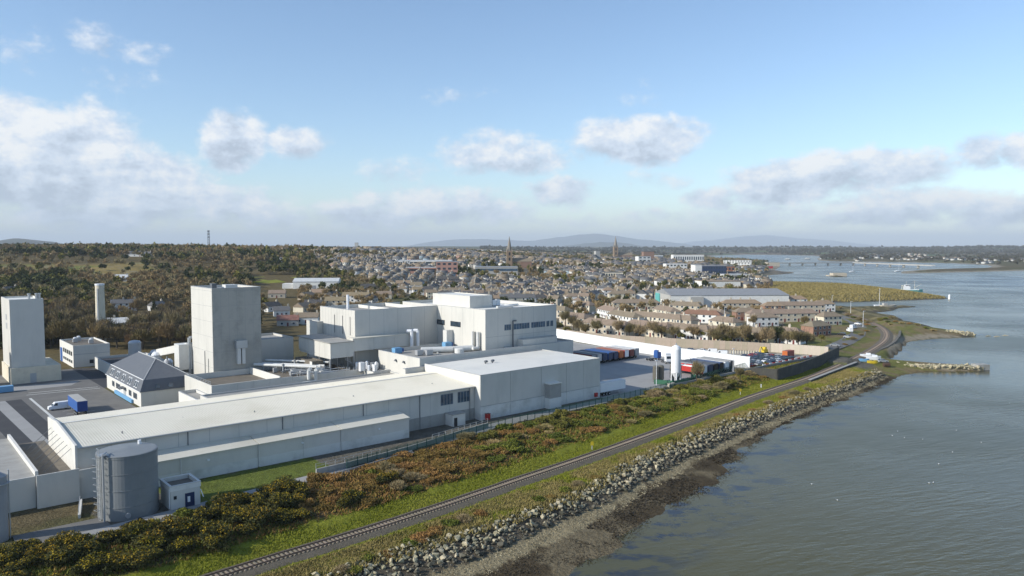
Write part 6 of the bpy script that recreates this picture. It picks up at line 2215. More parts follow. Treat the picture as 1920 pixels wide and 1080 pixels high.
        link('spire', MB().tube((0, 0, h * .52), (0, 0, h), b * .92, 8, .12).mesh('spire', M['spire_stone']), tw)
        for zc in (.25, .42):
            link('window', MB().box(-b * .3, b * .3, -b - .1, -b + .05, h * zc - h * .05, h * zc + h * .05).mesh('window', M['dark']), tw)
        wall, roof, zt = house_geo(h * .62, h * .26, h * .17, 40, 0, .3)
        n1 = link('nave', wall.mesh('nave', M['brick_brown']), t, (b + h * .33, h * .1, 0))
        link('roof', roof.mesh('roof', M['r_brown']), n1)
        OCC.append((p.x + h * .3, p.y, h * .4))
    # small square tower near the right spire
    t, p, w, h = block('church_tower', 1120, 492, 8, 21, 14, 10, 'w_grey', 'r_grey', 'small square grey church tower left of the right spire', 'tower')
    wall, roof, zt = house_geo(30, 14, 10, 42, 0, .3)
    n1 = link('nave', wall.mesh('nave', M['w_grey']), t, (-6, -9, 0), math.radians(60))
    link('roof', roof.mesh('roof', M['r_slate']), n1)
    block('ridge_tower', 668, 467, 6, 12, 12, 0, 'w_grey', 'r_grey', 'square stone church tower on the wooded skyline', 'tower')
    # lattice mast on the left hill
    zz = 30
    for _ in range(14):
        p = at(392, 482, zz)
        zz = zz * .5 + .5 * hz(p.x, p.y)
    p = at(392, 482, zz)
    h = 50 * p.y / FPX
    mark('lattice mast', p)
    t = empty('lattice_mast', (p.x, p.y, zz), .3, 'tall steel lattice mast on the left hillside', 'mast')
    m = MB()
    n = 10
    for sx, sy in ((-1, -1), (1, -1), (1, 1), (-1, 1)):
        m2 = MB().tube((sx * 2.2, sy * 2.2, -2), (sx * .9, sy * .9, h), .28, 5, .2)
        link('leg', m2.mesh('leg', M['pipe_grey']), t)
    for k in range(n):
        z0, z1 = h * k / n, h * (k + 1) / n
        r0, r1 = 2.2 - 1.3 * k / n, 2.2 - 1.3 * (k + 1) / n
        b = MB()
        for (ax, ay), (bx, by) in (((-1, -1), (1, -1)), ((1, -1), (1, 1)), ((1, 1), (-1, 1)), ((-1, 1), (-1, -1))):
            b.tube((ax * r0, ay * r0, z0), (bx * r1, by * r1, z1), .14, 4).tube((bx * r0, by * r0, z0), (ax * r1, ay * r1, z1), .14, 4)
        link('bracing', b.mesh('bracing', M['pipe_grey']), t)
    for z in (.72, .84, .95):
        link('antenna', MB().box(-1.8, 1.8, -1.8, 1.8, h * z, h * z + 2.0).mesh('antenna', M['grey_paint']), t)


M['brick_orange'] = mat('orange_brick', (0.36, 0.155, 0.085), 0.85, 0.1, 0.3)
landmarks()


# ---- the rest of the town: rows of houses along small streets
def town():
    rr = random.Random(77)
    spots = []
    pal_w = ['white'] * 7 + ['cream'] * 5 + ['buff'] * 3 + ['grey'] * 3 + ['pink', 'yellow', 'brick', 'blue']
    pal_r = ['brown'] * 9 + ['tan'] * 5 + ['dark'] * 3 + ['slate'] * 4 + ['red'] * 2
    occ = np.array([(a, b, c) for a, b, c in OCC])
    # districts with one street direction each
    cand = []
    for i in range(52000):
        px = rr.uniform(400, 1440)
        r = math.sqrt(rr.uniform(470 ** 2, 2700 ** 2))
        cand.append((px, r))
    P = np.array(cand)
    x = (P[:, 0] - 960) / FPX * P[:, 1]
    y = P[:, 1]
    dist = np.floor(x / 190 + 0.3 * y / 190) * 13 + np.floor(y / 210) * 7
    ang = np.radians((np.sin(dist * 12.9898) * 43758.5453 % 1) * 40 - 20 + 90 * ((np.sin(dist * 78.233) * 43758.5453 % 1) > .6))
    # snap to rows
    c, s = np.cos(ang), np.sin(ang)
    uu, vv = x * c + y * s, -x * s + y * c
    row = np.round(vv / 26) * 26 + np.where(np.round(uu / 9.5) % 2 == 0, 6.5, -6.5) * 0
    side = np.where(rr.random() > .5, 1, 1)
    vv2 = np.where((vv / 26 - np.round(vv / 26)) > 0, row + 7.5, row - 7.5)
    uu2 = np.round(uu / 8.6) * 8.6
    x, y = uu2 * c - vv2 * s, uu2 * s + vv2 * c
    px = 960 + FPX * x / y
    r = np.hypot(x, y)
    key = np.round(x / 4) * 100000 + np.round(y / 4)
    _, first = np.unique(key, return_index=True)
    z, sd = height(x, y, True)[:2]
    # where the town stands
    lo = np.interp(px, [300, 480, 560, 640, 720, 840, 960, 1060, 1150, 1250, 1330, 1440], [1500, 1350, 1150, 860, 690, 570, 510, 480, 560, 640, 700, 760])
    hi = np.interp(px, [300, 480, 700, 900, 1050, 1200, 1300, 1440], [2000, 2300, 2600, 2650, 2500, 2300, 1900, 1700])
    park = fbm(x, y, 170, 3, 44)
    ok = np.zeros(len(x), bool)
    ok[first] = True
    ok &= (sd > 12) & (r > lo) & (r < hi) & (park < .53) & (px > 400) & (px < 1440)
    idx = np.where(ok)[0]
    d2 = np.min(np.hypot(x[idx, None] - occ[None, :, 0], y[idx, None] - occ[None, :, 1]) - occ[None, :, 2], axis=1)
    idx = idx[d2 > 5.5]
    # thin out clashes
    idx = idx[np.argsort(r[idx])]
    cell, keep = {}, []
    for i in idx:
        k0 = (int(x[i] // 9), int(y[i] // 9))
        if any(math.hypot(x[i] - x[j], y[i] - y[j]) < 8.0 for a in (-1, 0, 1) for b in (-1, 0, 1) for j in cell.get((k0[0] + a, k0[1] + b), ())):
            continue
        cell.setdefault(k0, []).append(i)
        keep.append(i)
    NEAR = max(0, 296 - len(HOUSES))
    V, F, MI, nv = [], [], [], 0
    mats, mid = [], {}

    def mi(name):
        if name not in mid:
            mid[name] = len(mats)
            mats.append(M[name])
        return mid[name]
    protos = []
    for k in range(26):
        L, W, H = rr.choice([8.6, 8.6, 10.0, 12.0]), rr.choice([7.0, 7.6, 8.2]), rr.choice([3.4, 4.9, 5.3, 5.3])
        protos.append((L, W, H, rr.choice([0.0, 0.0, 0.9]), rr.choice(pal_w), rr.choice(pal_r)))
    for n, i in enumerate(keep):
        rz = float(ang[i]) + rr.choice((0, 0, 0, math.pi / 2)) + rr.uniform(-.04, .04)
        L, W, H, hip, wc, rc = protos[int(abs(math.sin(dist[i] * 3.3)) * 9 + rr.random() * 17) % 26]
        if n < NEAR:
            lab = f"{WN[wc]} {'hipped' if hip else 'gabled'} house, {RN[rc]} roof"
            HOUSES.append(house('house', (float(x[i]), float(y[i]), float(z[i])), rz, L, W, H, hip, wc, rc, 1, lab, 'house', 'houses of the town', detail=2 if r[i] < 640 else 1))
        else:
            if rr.random() < (.25 if r[i] < 900 else .45 if r[i] < 1300 else .58):
                continue
            wall, roof, zt = house_geo(L, W, H, 34, hip)
            co, so = math.cos(rz), math.sin(rz)
            grow = 1.0 if r[i] < 1200 else rr.choice((1.0, 1.0, 1.0, 1.25))
            for part, mm in ((wall, 'w_' + wc), (roof, 'r_' + rc)):
                a = np.array(part.v) * grow
                V.append(np.stack([a[:, 0] * co - a[:, 1] * so + x[i], a[:, 0] * so + a[:, 1] * co + y[i], a[:, 2] + z[i]], 1))
                for f in part.f:
                    for t in range(1, len(f) - 1):
                        F += [f[0] + nv, f[t] + nv, f[t + 1] + nv]
                        MI.append(mi(mm))
                nv += len(a)
            if r[i] < 1300:
                b = MB().box(-.5, .5, -.4, .4, zt - .8, zt + 1.1)
                b.v = [(q[0] + L * .4, q[1], q[2]) for q in b.v]
                a = np.array(b.v)
                V.append(np.stack([a[:, 0] * co - a[:, 1] * so + x[i], a[:, 0] * so + a[:, 1] * co + y[i], a[:, 2] + z[i]], 1))
                for f in b.f:
                    F += [f[0] + nv, f[1] + nv, f[2] + nv, f[0] + nv, f[2] + nv, f[3] + nv]
                    MI += [mi('w_buff')] * 2
                nv += 8
                for k2 in range(3):
                    for sd_ in (-1, 1):
                        wx = (-.3 + .3 * k2) * L
                        b = MB().box(wx - .5, wx + .5, sd_ * W / 2 - .06, sd_ * W / 2 + .06, H - 1.9, H - .7)
                        a = np.array(b.v)
                        V.append(np.stack([a[:, 0] * co - a[:, 1] * so + x[i], a[:, 0] * so + a[:, 1] * co + y[i], a[:, 2] + z[i]], 1))
                        f = b.f[2] if sd_ < 0 else b.f[4]
                        F += [f[0] + nv, f[1] + nv, f[2] + nv, f[0] + nv, f[2] + nv, f[3] + nv]
                        MI += [mi('glass')] * 2
                        nv += 8
    me = mesh_np('town_houses', np.concatenate(V), F, 3, mats, MI)
    tag(link('town_houses', me), 'mass of small far houses filling the town behind the nearer ones', 'town', kind='stuff')
    return [(float(x[i]), float(y[i]), 6.0) for i in keep]


TOWN_OCC = town()
single_out(HOUSES)

# streets of the estate and other level ground
def road_strip(name, px, z, w, m):
    pts = [at(x, y, z) for x, y in px]
    mb = MB()
    for a, b in zip(pts[:-1], pts[1:]):
        d = (b - a).normalized()
        n = Vector((-d.y, d.x, 0)) * w / 2
        mb.quad(*[(v.x, v.y, hz(v.x, v.y) + .06) for v in (a - n, b - n, b + n, a + n)])
    return tag(link(name, mb.mesh(name, m)), kind='structure')


road_strip('road', [(1500, 664), (1550, 655), (1585, 640), (1608, 626), (1613, 614), (1600, 603), (1578, 594), (1556, 588)], 4.0, 7.0, M['asphalt'])
road_strip('road', [(1096, 556), (1100, 575), (1106, 592)], 4.0, 9.0, M['asphalt'])
road_strip('road', [(1150, 590), (1200, 594), (1252, 590), (1300, 596)], 4.0, 6.0, M['asphalt'])
road_strip('road', [(1180, 618), (1270, 622), (1340, 612), (1390, 606)], 4.0, 6.0, M['asphalt'])
road_strip('lawn', [(488, 541), (515, 540), (545, 541)], 8.0, 60, M['grass'])
road_strip('lawn', [(1077, 563), (1090, 565)], 4.0, 14, M['grass'])
road_strip('lawn', [(1112, 567), (1137, 569)], 4.0, 12, M['grass'])
ec = []
rr_ = random.Random(4)
for (px, py, c, kd) in [(1593, 622, 'white_paint', 'van'), (1600, 616, 'white_paint', 'van'), (1578, 628, 'black_paint', 'car'), (1160, 592, 'silver_paint', 'car'), (1172, 593, 'navy', 'car'), (1188, 592, 'white_paint', 'car'),
                        (1205, 592, 'grey_paint', 'car'), (1218, 591, 'red', 'car'), (1235, 590, 'white_paint', 'car'), (1112, 590, 'white_paint', 'car'), (1105, 583, 'black_paint', 'car'), (1100, 568, 'silver_paint', 'car'),
                        (1250, 621, 'white_paint', 'car'), (1300, 617, 'silver_paint', 'car'), (1540, 658, 'navy', 'car'), (1565, 648, 'grey_paint', 'car'), (1590, 633, 'silver_paint', 'car'), (1609, 609, 'white_paint', 'car')]:
    p = at(px, py, 4.07)
    cn = {'black_paint': 'black', 'silver_paint': 'silver', 'navy': 'dark blue', 'grey_paint': 'grey', 'white_paint': 'white', 'red': 'red'}[c]
    ec.append(car((p.x, p.y, hz(p.x, p.y) + .06), rr_.uniform(0, 6.3), c, kd, f'{cn} {kd} parked in the estate streets', 'vehicles in the estate streets'))
single_out(ec)
for px, y0, lab in ((1618, 613, 'tall pale lamp post at the bend of the shore road'), (1358, 605, 'slim lamp post among the estate terraces'), (1560, 570, 'slim lamp post at the end of the estate'), (1595, 585, 'slim lamp post beside the inlet')):
    p = at(px, y0, 4.0)
    t = empty('street_lamp', (p.x, p.y, hz(p.x, p.y)), 0, lab, 'street lamp')
    link('pole', MB().tube((0, 0, 0), (0, 0, 9), .13, 6, .08).mesh('pole', M['tank_white']), t)
    link('lamp_head', MB().box(-.2, 1.2, -.15, .15, 9.0, 9.15).mesh('lamp_head', M['tank_white']), t)

# ------------------------------------------------------------------ trees, scrub and grass
def leaf_cloud(rng, n, rx, ry, rz, lobes, size, aspect=1.0, outward=0.0, shell=0.55, base=0.0, flat=0.0):
    """n small triangles through a lumpy crown centred at (0, 0, rz + base)"""
    c = rng.normal(size=(lobes, 3))
    c /= np.linalg.norm(c, axis=1)[:, None]
    c *= rng.uniform(.25, .72, (lobes, 1))
    c[:, 2] = np.abs(c[:, 2]) * 1.1 - .35
    lr = rng.uniform(.28, .5, lobes)
    k = rng.integers(0, lobes, n)
    d = rng.normal(size=(n, 3))
    d /= np.linalg.norm(d, axis=1)[:, None]
    rad = lr[k] * (shell + (1 - shell) * rng.random(n)) * np.where(rng.random(n) < .25, rng.random(n), 1)
    p = c[k] + d * rad[:, None]
    p = p * np.array((rx, ry, rz)) + np.array((0, 0, rz * .95 + base))
    ax = rng.normal(size=(n, 3))
    if outward:
        o = p - np.array((0, 0, rz * .35 + base))
        o /= np.linalg.norm(o, axis=1)[:, None]
        ax = ax / np.linalg.norm(ax, axis=1)[:, None] * (1 - outward) + o * outward
        ax[:, 2] += .25
    ax /= np.linalg.norm(ax, axis=1)[:, None]
    bx = np.cross(ax, rng.normal(size=(n, 3)))
    bx /= np.linalg.norm(bx, axis=1)[:, None]
    s = size * rng.uniform(.6, 1.35, n)[:, None]
    v = np.stack([p - bx * s * .5 / aspect - ax * s * .5, p + bx * s * .5 / aspect - ax * s * .5, p + ax * s * .6], 1).reshape(-1, 3)
    v[:, 2] = np.maximum(v[:, 2], 0.02)
    return v


def limbs(rng, h, spread, r0, n=6, twig=True):
    m = MB()
    top = h * .42
    m.tube((0, 0, -.4), (rng.normal() * .1, rng.normal() * .1, top), r0, 7, r0 * .7)
    for k in range(n):
        t = 2 * math.pi * k / n + rng.uniform(-.4, .4)
        z0 = top * rng.uniform(.65, 1.0)
        p1 = Vector((math.cos(t) * spread * .45, math.sin(t) * spread * .45, z0 + (h - z0) * .45))
        p2 = Vector((math.cos(t) * spread * .8, math.sin(t) * spread * .8, z0 + (h - z0) * rng.uniform(.7, .98)))
        m.tube((0, 0, z0), p1, r0 * .5, 5, r0 * .32)
        m.tube(p1, p2, r0 * .32, 4, r0 * .08)
        if twig:
            for q in range(3):
                a = p1.lerp(p2, rng.uniform(0, .7))
                b = a + Vector((rng.normal(), rng.normal(), rng.uniform(.3, 1.2))).normalized() * spread * .4
                m.tube(a, b, r0 * .16, 3, r0 * .04)
    m.tube((0, 0, top), (rng.normal() * .3, rng.normal() * .3, h * .95), r0 * .6, 5, r0 * .08)
    return m


PROTO = {}


def make_protos():
    g = np.random.default_rng(5)

    def tri(name, v, m):
        return mesh_np(name, v, np.arange(len(v)), 3, m)
    for kind, n_p, h, sp, mt, cnt, size, asp, outw in (
            ('bare_brown', 3, 10, 4.2, 'twig_brown', 2600, .9, 7, .55), ('bare_grey', 3, 11, 4.6, 'twig_grey', 2600, .95, 7, .55), ('bare_red', 2, 8, 3.6, 'twig_red', 2200, .8, 6, .55),
            ('olive', 3, 8, 3.8, 'leaf_olive', 2000, .50, 1.1, 0), ('evergreen', 3, 10, 4.0, 'leaf_dark', 2400, .52, 1.1, 0)):
        PROTO[kind] = []
        for _ in range(n_p):
            tr = limbs(g, h, sp, .28 if kind != 'evergreen' else .32, 6, kind.startswith('bare')).mesh('trunk', M['bark'])
            v = leaf_cloud(g, cnt, sp, sp * g.uniform(.85, 1.1), h * .36, int(g.integers(9, 15)), size, asp, outw, .5, h * .24)
            PROTO[kind].append((tr, tri('crown', v, M[mt])))
    # conifer
    PROTO['conifer'] = []
    for _ in range(2):
        n = 2200
        z = 1 + 13 * (1 - np.sqrt(g.random(n)))
        r = (14.5 - z) * .26 * np.sqrt(g.random(n)) * (1 + .35 * np.sin(z * 4))
        t = g.uniform(0, 6.28, n)
        p = np.stack([r * np.cos(t), r * np.sin(t), z], 1)
        a = g.normal(size=(n, 3)) * .3
        b = g.normal(size=(n, 3)) * .3
        PROTO['conifer'].append((MB().tube((0, 0, -.4), (0, 0, 12), .3, 6, .05).mesh('trunk', M['bark']), tri('crown', np.stack([p - a, p + a, p + b], 1).reshape(-1, 3), M['leaf_dark'])))
    # bushes
    for kind, n_p, r, h, mt, cnt, size, asp, outw in (('gorse', 4, 2.0, 1.35, 'leaf_gorse', 2600, .22, 1.6, .3), ('bracken', 4, 1.9, .8, 'bracken', 1500, .30, 2.2, .3), ('bramble', 4, 1.9, .85, 'bramble', 1700, .26, 1.2, .1),
                                                      ('reed', 3, 1.7, .75, 'reed', 1400, .55, 6, .6), ('scrub', 3, 2.1, 1.2, 'twig_grey', 2200, .45, 6, .55), ('olive_bush', 3, 2.1, 1.15, 'leaf_olive', 1900, .25, 1.2, .1)):
        PROTO[kind] = []
        for _ in range(n_p):
            v = leaf_cloud(g, cnt, r, r * g.uniform(.8, 1.15), h, int(g.integers(10, 16)), size, asp, outw, .55, 0)
            st = MB()
            for q in range(5):
                t = g.uniform(0, 6.28)
                st.tube((0, 0, -.3), (math.cos(t) * r * .5, math.sin(t) * r * .5, h * 1.1), .05, 4, .02)
            fl = None
            if kind == 'gorse':
                c = v.reshape(-1, 3, 3).mean(1)
                top = c[(c[:, 2] > h * 1.0)]
                top = top[g.integers(0, len(top), 420)] + g.normal(size=(420, 3)) * .06 + np.array((0, 0, .05))
                a, b = g.normal(size=(420, 3)) * .065, g.normal(size=(420, 3)) * .065
                fl = tri('flowers', np.stack([top - a, top + a, top + b], 1).reshape(-1, 3), M['gorse_flower'])
            PROTO[kind].append((st.mesh('stem', M['bark']), tri('foliage', v, M[mt]), fl))


make_protos()
TREES, BUSHES = [], []
TLAB = dict(bare_brown='bare brown tree', bare_grey='bare grey tree', bare_red='bare reddish tree', olive='olive green leafy tree', evergreen='dark evergreen tree', conifer='dark conifer')
BLAB = dict(gorse='dark gorse bush with yellow flowers', bracken='brown bracken clump', bramble='green bramble clump', reed='pale dry grass clump', scrub='grey bare shrub', olive_bush='olive green shrub')
trr = random.Random(3)


def tree(kind, x, y, s, z=None, group='trees of the wood', lab=None):
    z = hz(x, y) if z is None else z
    tr, cr = trr.choice(PROTO[kind])
    t = empty({'conifer': 'conifer_tree', 'evergreen': 'evergreen_tree', 'olive': 'leafy_tree'}.get(kind, 'bare_tree'), (x, y, z), trr.uniform(0, 6.28), lab or TLAB[kind], 'tree', group)
    sz = s * trr.uniform(.85, 1.2)
    t.scale = (s, s, sz)
    link('trunk', tr, t)
    link('crown', cr, t)
    TREES.append(t)
    return t


def bush(kind, x, y, s, z, sz=1.0, group='bushes on the railway bank'):
    st, fo, fl = trr.choice(PROTO[kind])
    t = empty({'gorse': 'gorse_bush', 'bracken': 'bracken_clump', 'bramble': 'bramble_bush', 'reed': 'grass_clump', 'scrub': 'bare_shrub', 'olive_bush': 'shrub'}[kind], (x, y, z), trr.uniform(0, 6.28), BLAB[kind], 'bush' if kind != 'reed' else 'grass clump', group)
    t.scale = (s, s, s * sz)
    link('stem', st, t)
    f = link('foliage', fo, t)
    if fl:
        tag(link('flowers', fl, f), kind='stuff')
    BUSHES.append(t)
    return t


def bank_scrub():
    def col(t):       # photo column of a point on the track
        p = railpos(t)
        return 960 + FPX * p[0] / p[1]
    t0 = ts(pxline([(330, 1098)], RAIL_Z))[0][0] - 18
    t1 = ts(pxline([(1450, 730)], RAIL_Z))[0][0]
    placed = []
    tries = 0
    while len(placed) < 255 and tries < 9000:
        tries += 1
        t = t0 + (t1 - t0) * trr.random()
        sb = np.interp(t, *LN['bank_top'])
        s = trr.uniform(sb + .6, -8.5 if 960 + FPX * railpos(t)[0] / railpos(t)[1] < 480 else -9.3)
        p, d, nn = railframe(t)
        x, y = p[0] + nn[0] * s, p[1] + nn[1] * s
        if any((x - a) ** 2 + (y - b) ** 2 < 1.75 ** 2 for a, b in placed):
            continue
        px = 960 + FPX * x / y
        if px < -120 or px > 1460:
            continue
        f = (s - sb) / (-8.5 - sb)          # 0 at the fence, 1 near the track
        w = min(.999, max(0, (float(fbm(x, y, 11, 3, 12)) - .5) * 2.6 + .5 + trr.uniform(-.18, .18)))
        if px < 560:
            kind = 'gorse' if (f > .12 or w < .6) else 'bramble'
            sc = trr.uniform(1.0, 1.5)
        elif px < 900:
            kind = 'bracken' if w < .72 else ('bramble' if w < .88 else ('gorse' if px < 720 else 'scrub'))
            sc = trr.uniform(.9, 1.45)
        elif px < 1180:
            kind = 'bramble' if w < .50 else ('bracken' if w < .74 else ('reed' if w < .9 else 'olive_bush'))
            sc = trr.uniform(.85, 1.35)
        else:
            kind = 'olive_bush' if w < .3 else ('scrub' if w < .52 else ('reed' if w < .78 else 'bramble'))
            sc = trr.uniform(.8, 1.35)
        placed.append((x, y))
        bush(kind, x, y, sc * 1.12, hz(x, y) - .1, trr.uniform(.6, 1.0))
    # clumps on the seaward verge
    for px, py, kind, sc in ((690, 1050, 'bramble', .8), (725, 1040, 'bracken', .8), (790, 1012, 'bracken', 1.2), (815, 1000, 'bracken', 1.1), (845, 985, 'bramble', 1.0), (770, 1020, 'bramble', .9), (870, 978, 'scrub', .9), (900, 965, 'bracken', .9),
                             (1010, 940, 'bramble', .9), (1035, 935, 'bracken', .8), (1060, 923, 'bramble', 1.0), (1085, 912, 'scrub', .8), (1120, 898, 'bracken', .8), (1140, 888, 'reed', .9), (1260, 826, 'bramble', .8), (1290, 815, 'scrub', .7),
                             (1440, 758, 'scrub', 1.0), (1470, 748, 'bracken', 1.0), (1490, 740, 'scrub', 1.1), (1515, 733, 'scrub', 1.0), (1380, 780, 'bracken', .8), (1410, 770, 'bracken', .8), (660, 1068, 'bramble', .9), (640, 1072, 'scrub', .8), (1405, 712, 'scrub', 1.3), (1420, 708, 'olive_bush', 1.3), (1436, 707, 'scrub', 1.4), (1448, 708, 'scrub', 1.3), (1430, 715, 'bracken', 1.1), (1628, 606, 'scrub', 1.3), (1620, 603, 'bracken', 1.4), (1612, 600, 'scrub', 1.4), (1600, 596, 'bramble', 1.4), (1590, 592, 'scrub', 1.4), (1640, 614, 'bramble', 1.0), (1690, 612, 'reed', 1.3), (1705, 613, 'bracken', 1.2), (1720, 615, 'reed', 1.3), (1735, 618, 'bramble', 1.0), (1750, 620, 'reed', 1.2), (1600, 640, 'scrub', 1.1), (1585, 650, 'bracken', 1.0), (1615, 632, 'scrub', 1.0), (1625, 625, 'bracken', 1.0), (1680, 607, 'bracken', 1.3), (1670, 612, 'reed', 1.1), (1575, 583, 'scrub', 1.2), (1600, 584, 'bracken', 1.2), (1620, 585, 'scrub', 1.2), (1650, 604, 'olive_bush', 1.4), (1660, 603, 'bramble', 1.5), (1672, 600, 'scrub', 1.6), (1664, 608, 'bramble', 1.2), (1630, 606, 'scrub', 1.4), (1625, 612, 'bracken', 1.2)):
        p = at(px, py, 2.5)
        bush(kind, p.x, p.y, sc, hz(p.x, p.y) - .08, .8, 'bushes on the seaward verge')


bank_scrub()
mark('yellow trackside marker', at(1110, 843, 2.9))
mark('far yellow trackside marker', at(1388, 740, 2.9))
mark('retaining wall', fw(-90, -15))
mark('stair box on the warehouse', fw(-21, -2))
mark('white porch', fw(-54, 0))
mark('pump house', fw(-128, -15))
mark('stone pier', at(1672, 684, .6))
single_out(BUSHES, ['yellow trackside marker', 'far yellow trackside marker', 'retaining wall', 'stair box on the warehouse', 'white porch', 'pump house', 'dark grey tank', 'white silo in the lorry yard', 'stone pier'])


def cover():
    """ground cover nobody could count: bracken and grass tufts"""
    g = np.random.default_rng(8)
    t0, t1 = ts(pxline([(330, 1098)], RAIL_Z))[0][0] - 20, T_END - 4

    def scatter(n, lo, hi, dens=None):
        t = t0 + (t1 - t0) * g.random(n) ** 1.25
        a, b = lo(t), hi(t)
        s = a + (b - a) * g.random(n)
        p = np.stack([np.interp(t, RAIL_T, RAIL[:, 0]), np.interp(t, RAIL_T, RAIL[:, 1])], 1)
        q = np.stack([np.interp(t + 1, RAIL_T, RAIL[:, 0]), np.interp(t + 1, RAIL_T, RAIL[:, 1])], 1)
        d = (q - p) / np.linalg.norm(q - p, axis=1)[:, None]
        nn = np.stack([d[:, 1], -d[:, 0]], 1)
        P = p + nn * s[:, None]
        return P, height(P[:, 0], P[:, 1])

    def tufts(name, P, z, h, w, m, label, cat, per=3, lean=.5):
        n = len(P) * per
        P = np.repeat(P, per, 0) + g.normal(size=(n, 2)) * .18
        z = np.repeat(z, per)
        hh = h * g.uniform(.5, 1.3, n)
        t = g.uniform(0, 6.28, n)
        dx, dy = np.cos(t) * w * .5, np.sin(t) * w * .5
        lx, ly = g.normal(size=n) * h * lean, g.normal(size=n) * h * lean
        v = np.stack([np.stack([P[:, 0] - dx, P[:, 1] - dy, z - .05], 1), np.stack([P[:, 0] + dx, P[:, 1] + dy, z - .05], 1), np.stack([P[:, 0] + lx, P[:, 1] + ly, z + hh], 1)], 1).reshape(-1, 3)
        o = link(name, mesh_np(name, v, np.arange(len(v)), 3, m))
        tag(o, label, cat, kind='stuff')
    bt = lambda t: np.interp(t, *LN['bank_top'])
    rt = lambda t: np.interp(t, *LN['rock_top'])
    P, z = scatter(26000, lambda t: bt(t) + .2, lambda t: -8.0 + 0 * t)
    px = 960 + FPX * P[:, 0] / P[:, 1]
    pick = g.random(len(P)) < np.interp(px, [300, 520, 650, 900, 1050, 1500], [.25, .5, .8, .62, .3, .2])
    tufts('undergrowth', P[pick], z[pick], .55, .32, M['bracken'], 'low brown bracken covering the railway bank', 'bracken', 3, .7)
    tufts('undergrowth', P[~pick], z[~pick], .50, .32, M['bramble'], 'low green brambles covering the railway bank', 'brambles', 3, .7)
    P, z = scatter(26000, lambda t: -9.6 + 0 * t, lambda t: -3.0 + 0 * t)
    tufts('grass', P, z, .26, .16, M['grass'], 'rough green grass between bank and railway', 'grass', 2, .5)
    P, z = scatter(46000, lambda t: 3.7 + 0 * t, lambda t: rt(t) + .3)
    dry = fbm(P[:, 0], P[:, 1], 9, 3, 2) + g.normal(size=len(P)) * .06 > .54
    tufts('grass', P[~dry], z[~dry], .26, .16, M['grass'], 'green grass verge between railway and boulders', 'grass', 2, .5)
    tufts('grass', P[dry], z[dry], .36, .18, M['reed_olive'], 'dry olive tussock grass above the boulders', 'grass', 2, .6)
    P, z = scatter(15000, lambda t: np.interp(t, *LN['beach']) + .6, lambda t: np.interp(t, *LN['water']) + 3)
    k = fbm(P[:, 0], P[:, 1], 7, 3, 55) > .47
    tufts('seaweed', P[k], z[k], .13, .5, M['weed'], 'dark brown seaweed strewn over the mud below the boulders', 'seaweed', 3, 1.6)
    P, z = scatter(5000, lambda t: np.interp(t, *LN['rock_bot']) - .4, lambda t: np.interp(t, *LN['beach']) + 1)
    tufts('shingle', P, z, .12, .35, M['stone_mass'], 'pale shingle at the foot of the boulders', 'shingle', 2, .6)
    P, z = scatter(5200, lambda t: rt(t) - .5, lambda t: rt(t) + 2.6)
    tufts('grass', P, z + .35, .5, .2, M['reed_olive'], 'tussock grass growing among the upper boulders', 'grass', 2, .6)
    for lo, hi in ((-3.2, -2.2), (2.7, 4.0)):
        P, z = scatter(2600, lambda t: lo + 0 * t, lambda t: hi + 0 * t)
        tufts('grass', P, z, .28, .15, M['grass'], 'weeds creeping into the ballast edge on the ' + ('landward' if lo < 0 else 'seaward') + ' side', 'grass', 2, .6)
    # reeds on the spit
    n = 30000
    box = pxline([(1440, 534), (1790, 570)], 0)
    q = pxline([(1300, 530), (1780, 560)], 0)
    x = g.uniform(200, 640, n * 3)
    y = g.uniform(600, 1000, n * 3)
    PX = 960 + FPX * x / y
    P = np.stack([x, y], 1)
    zz, sd = height(x, y, True)[:2]
    ok = (sd > 1.5) & (PX > 1440) & (PX < 1800) & (y > 640) & (y < 980)
    P, zz = P[ok][:26000], zz[ok][:26000]
    tufts('reeds', P, zz, 1.3, .9, M['reed_olive'], 'reed bed covering the low spit beyond the inlet', 'reeds', 2, .5)


M['reed_olive'] = mat('olive_dry_grass', (0.33, 0.265, 0.10), 0.9, 0.35, 0.25, (0.19, 0.165, 0.055), 0.7, 0.08, spec=0.1)
M['weed'] = mat('seaweed', (0.050, 0.038, 0.020), 0.7, 0.5, 0.4)
cover()


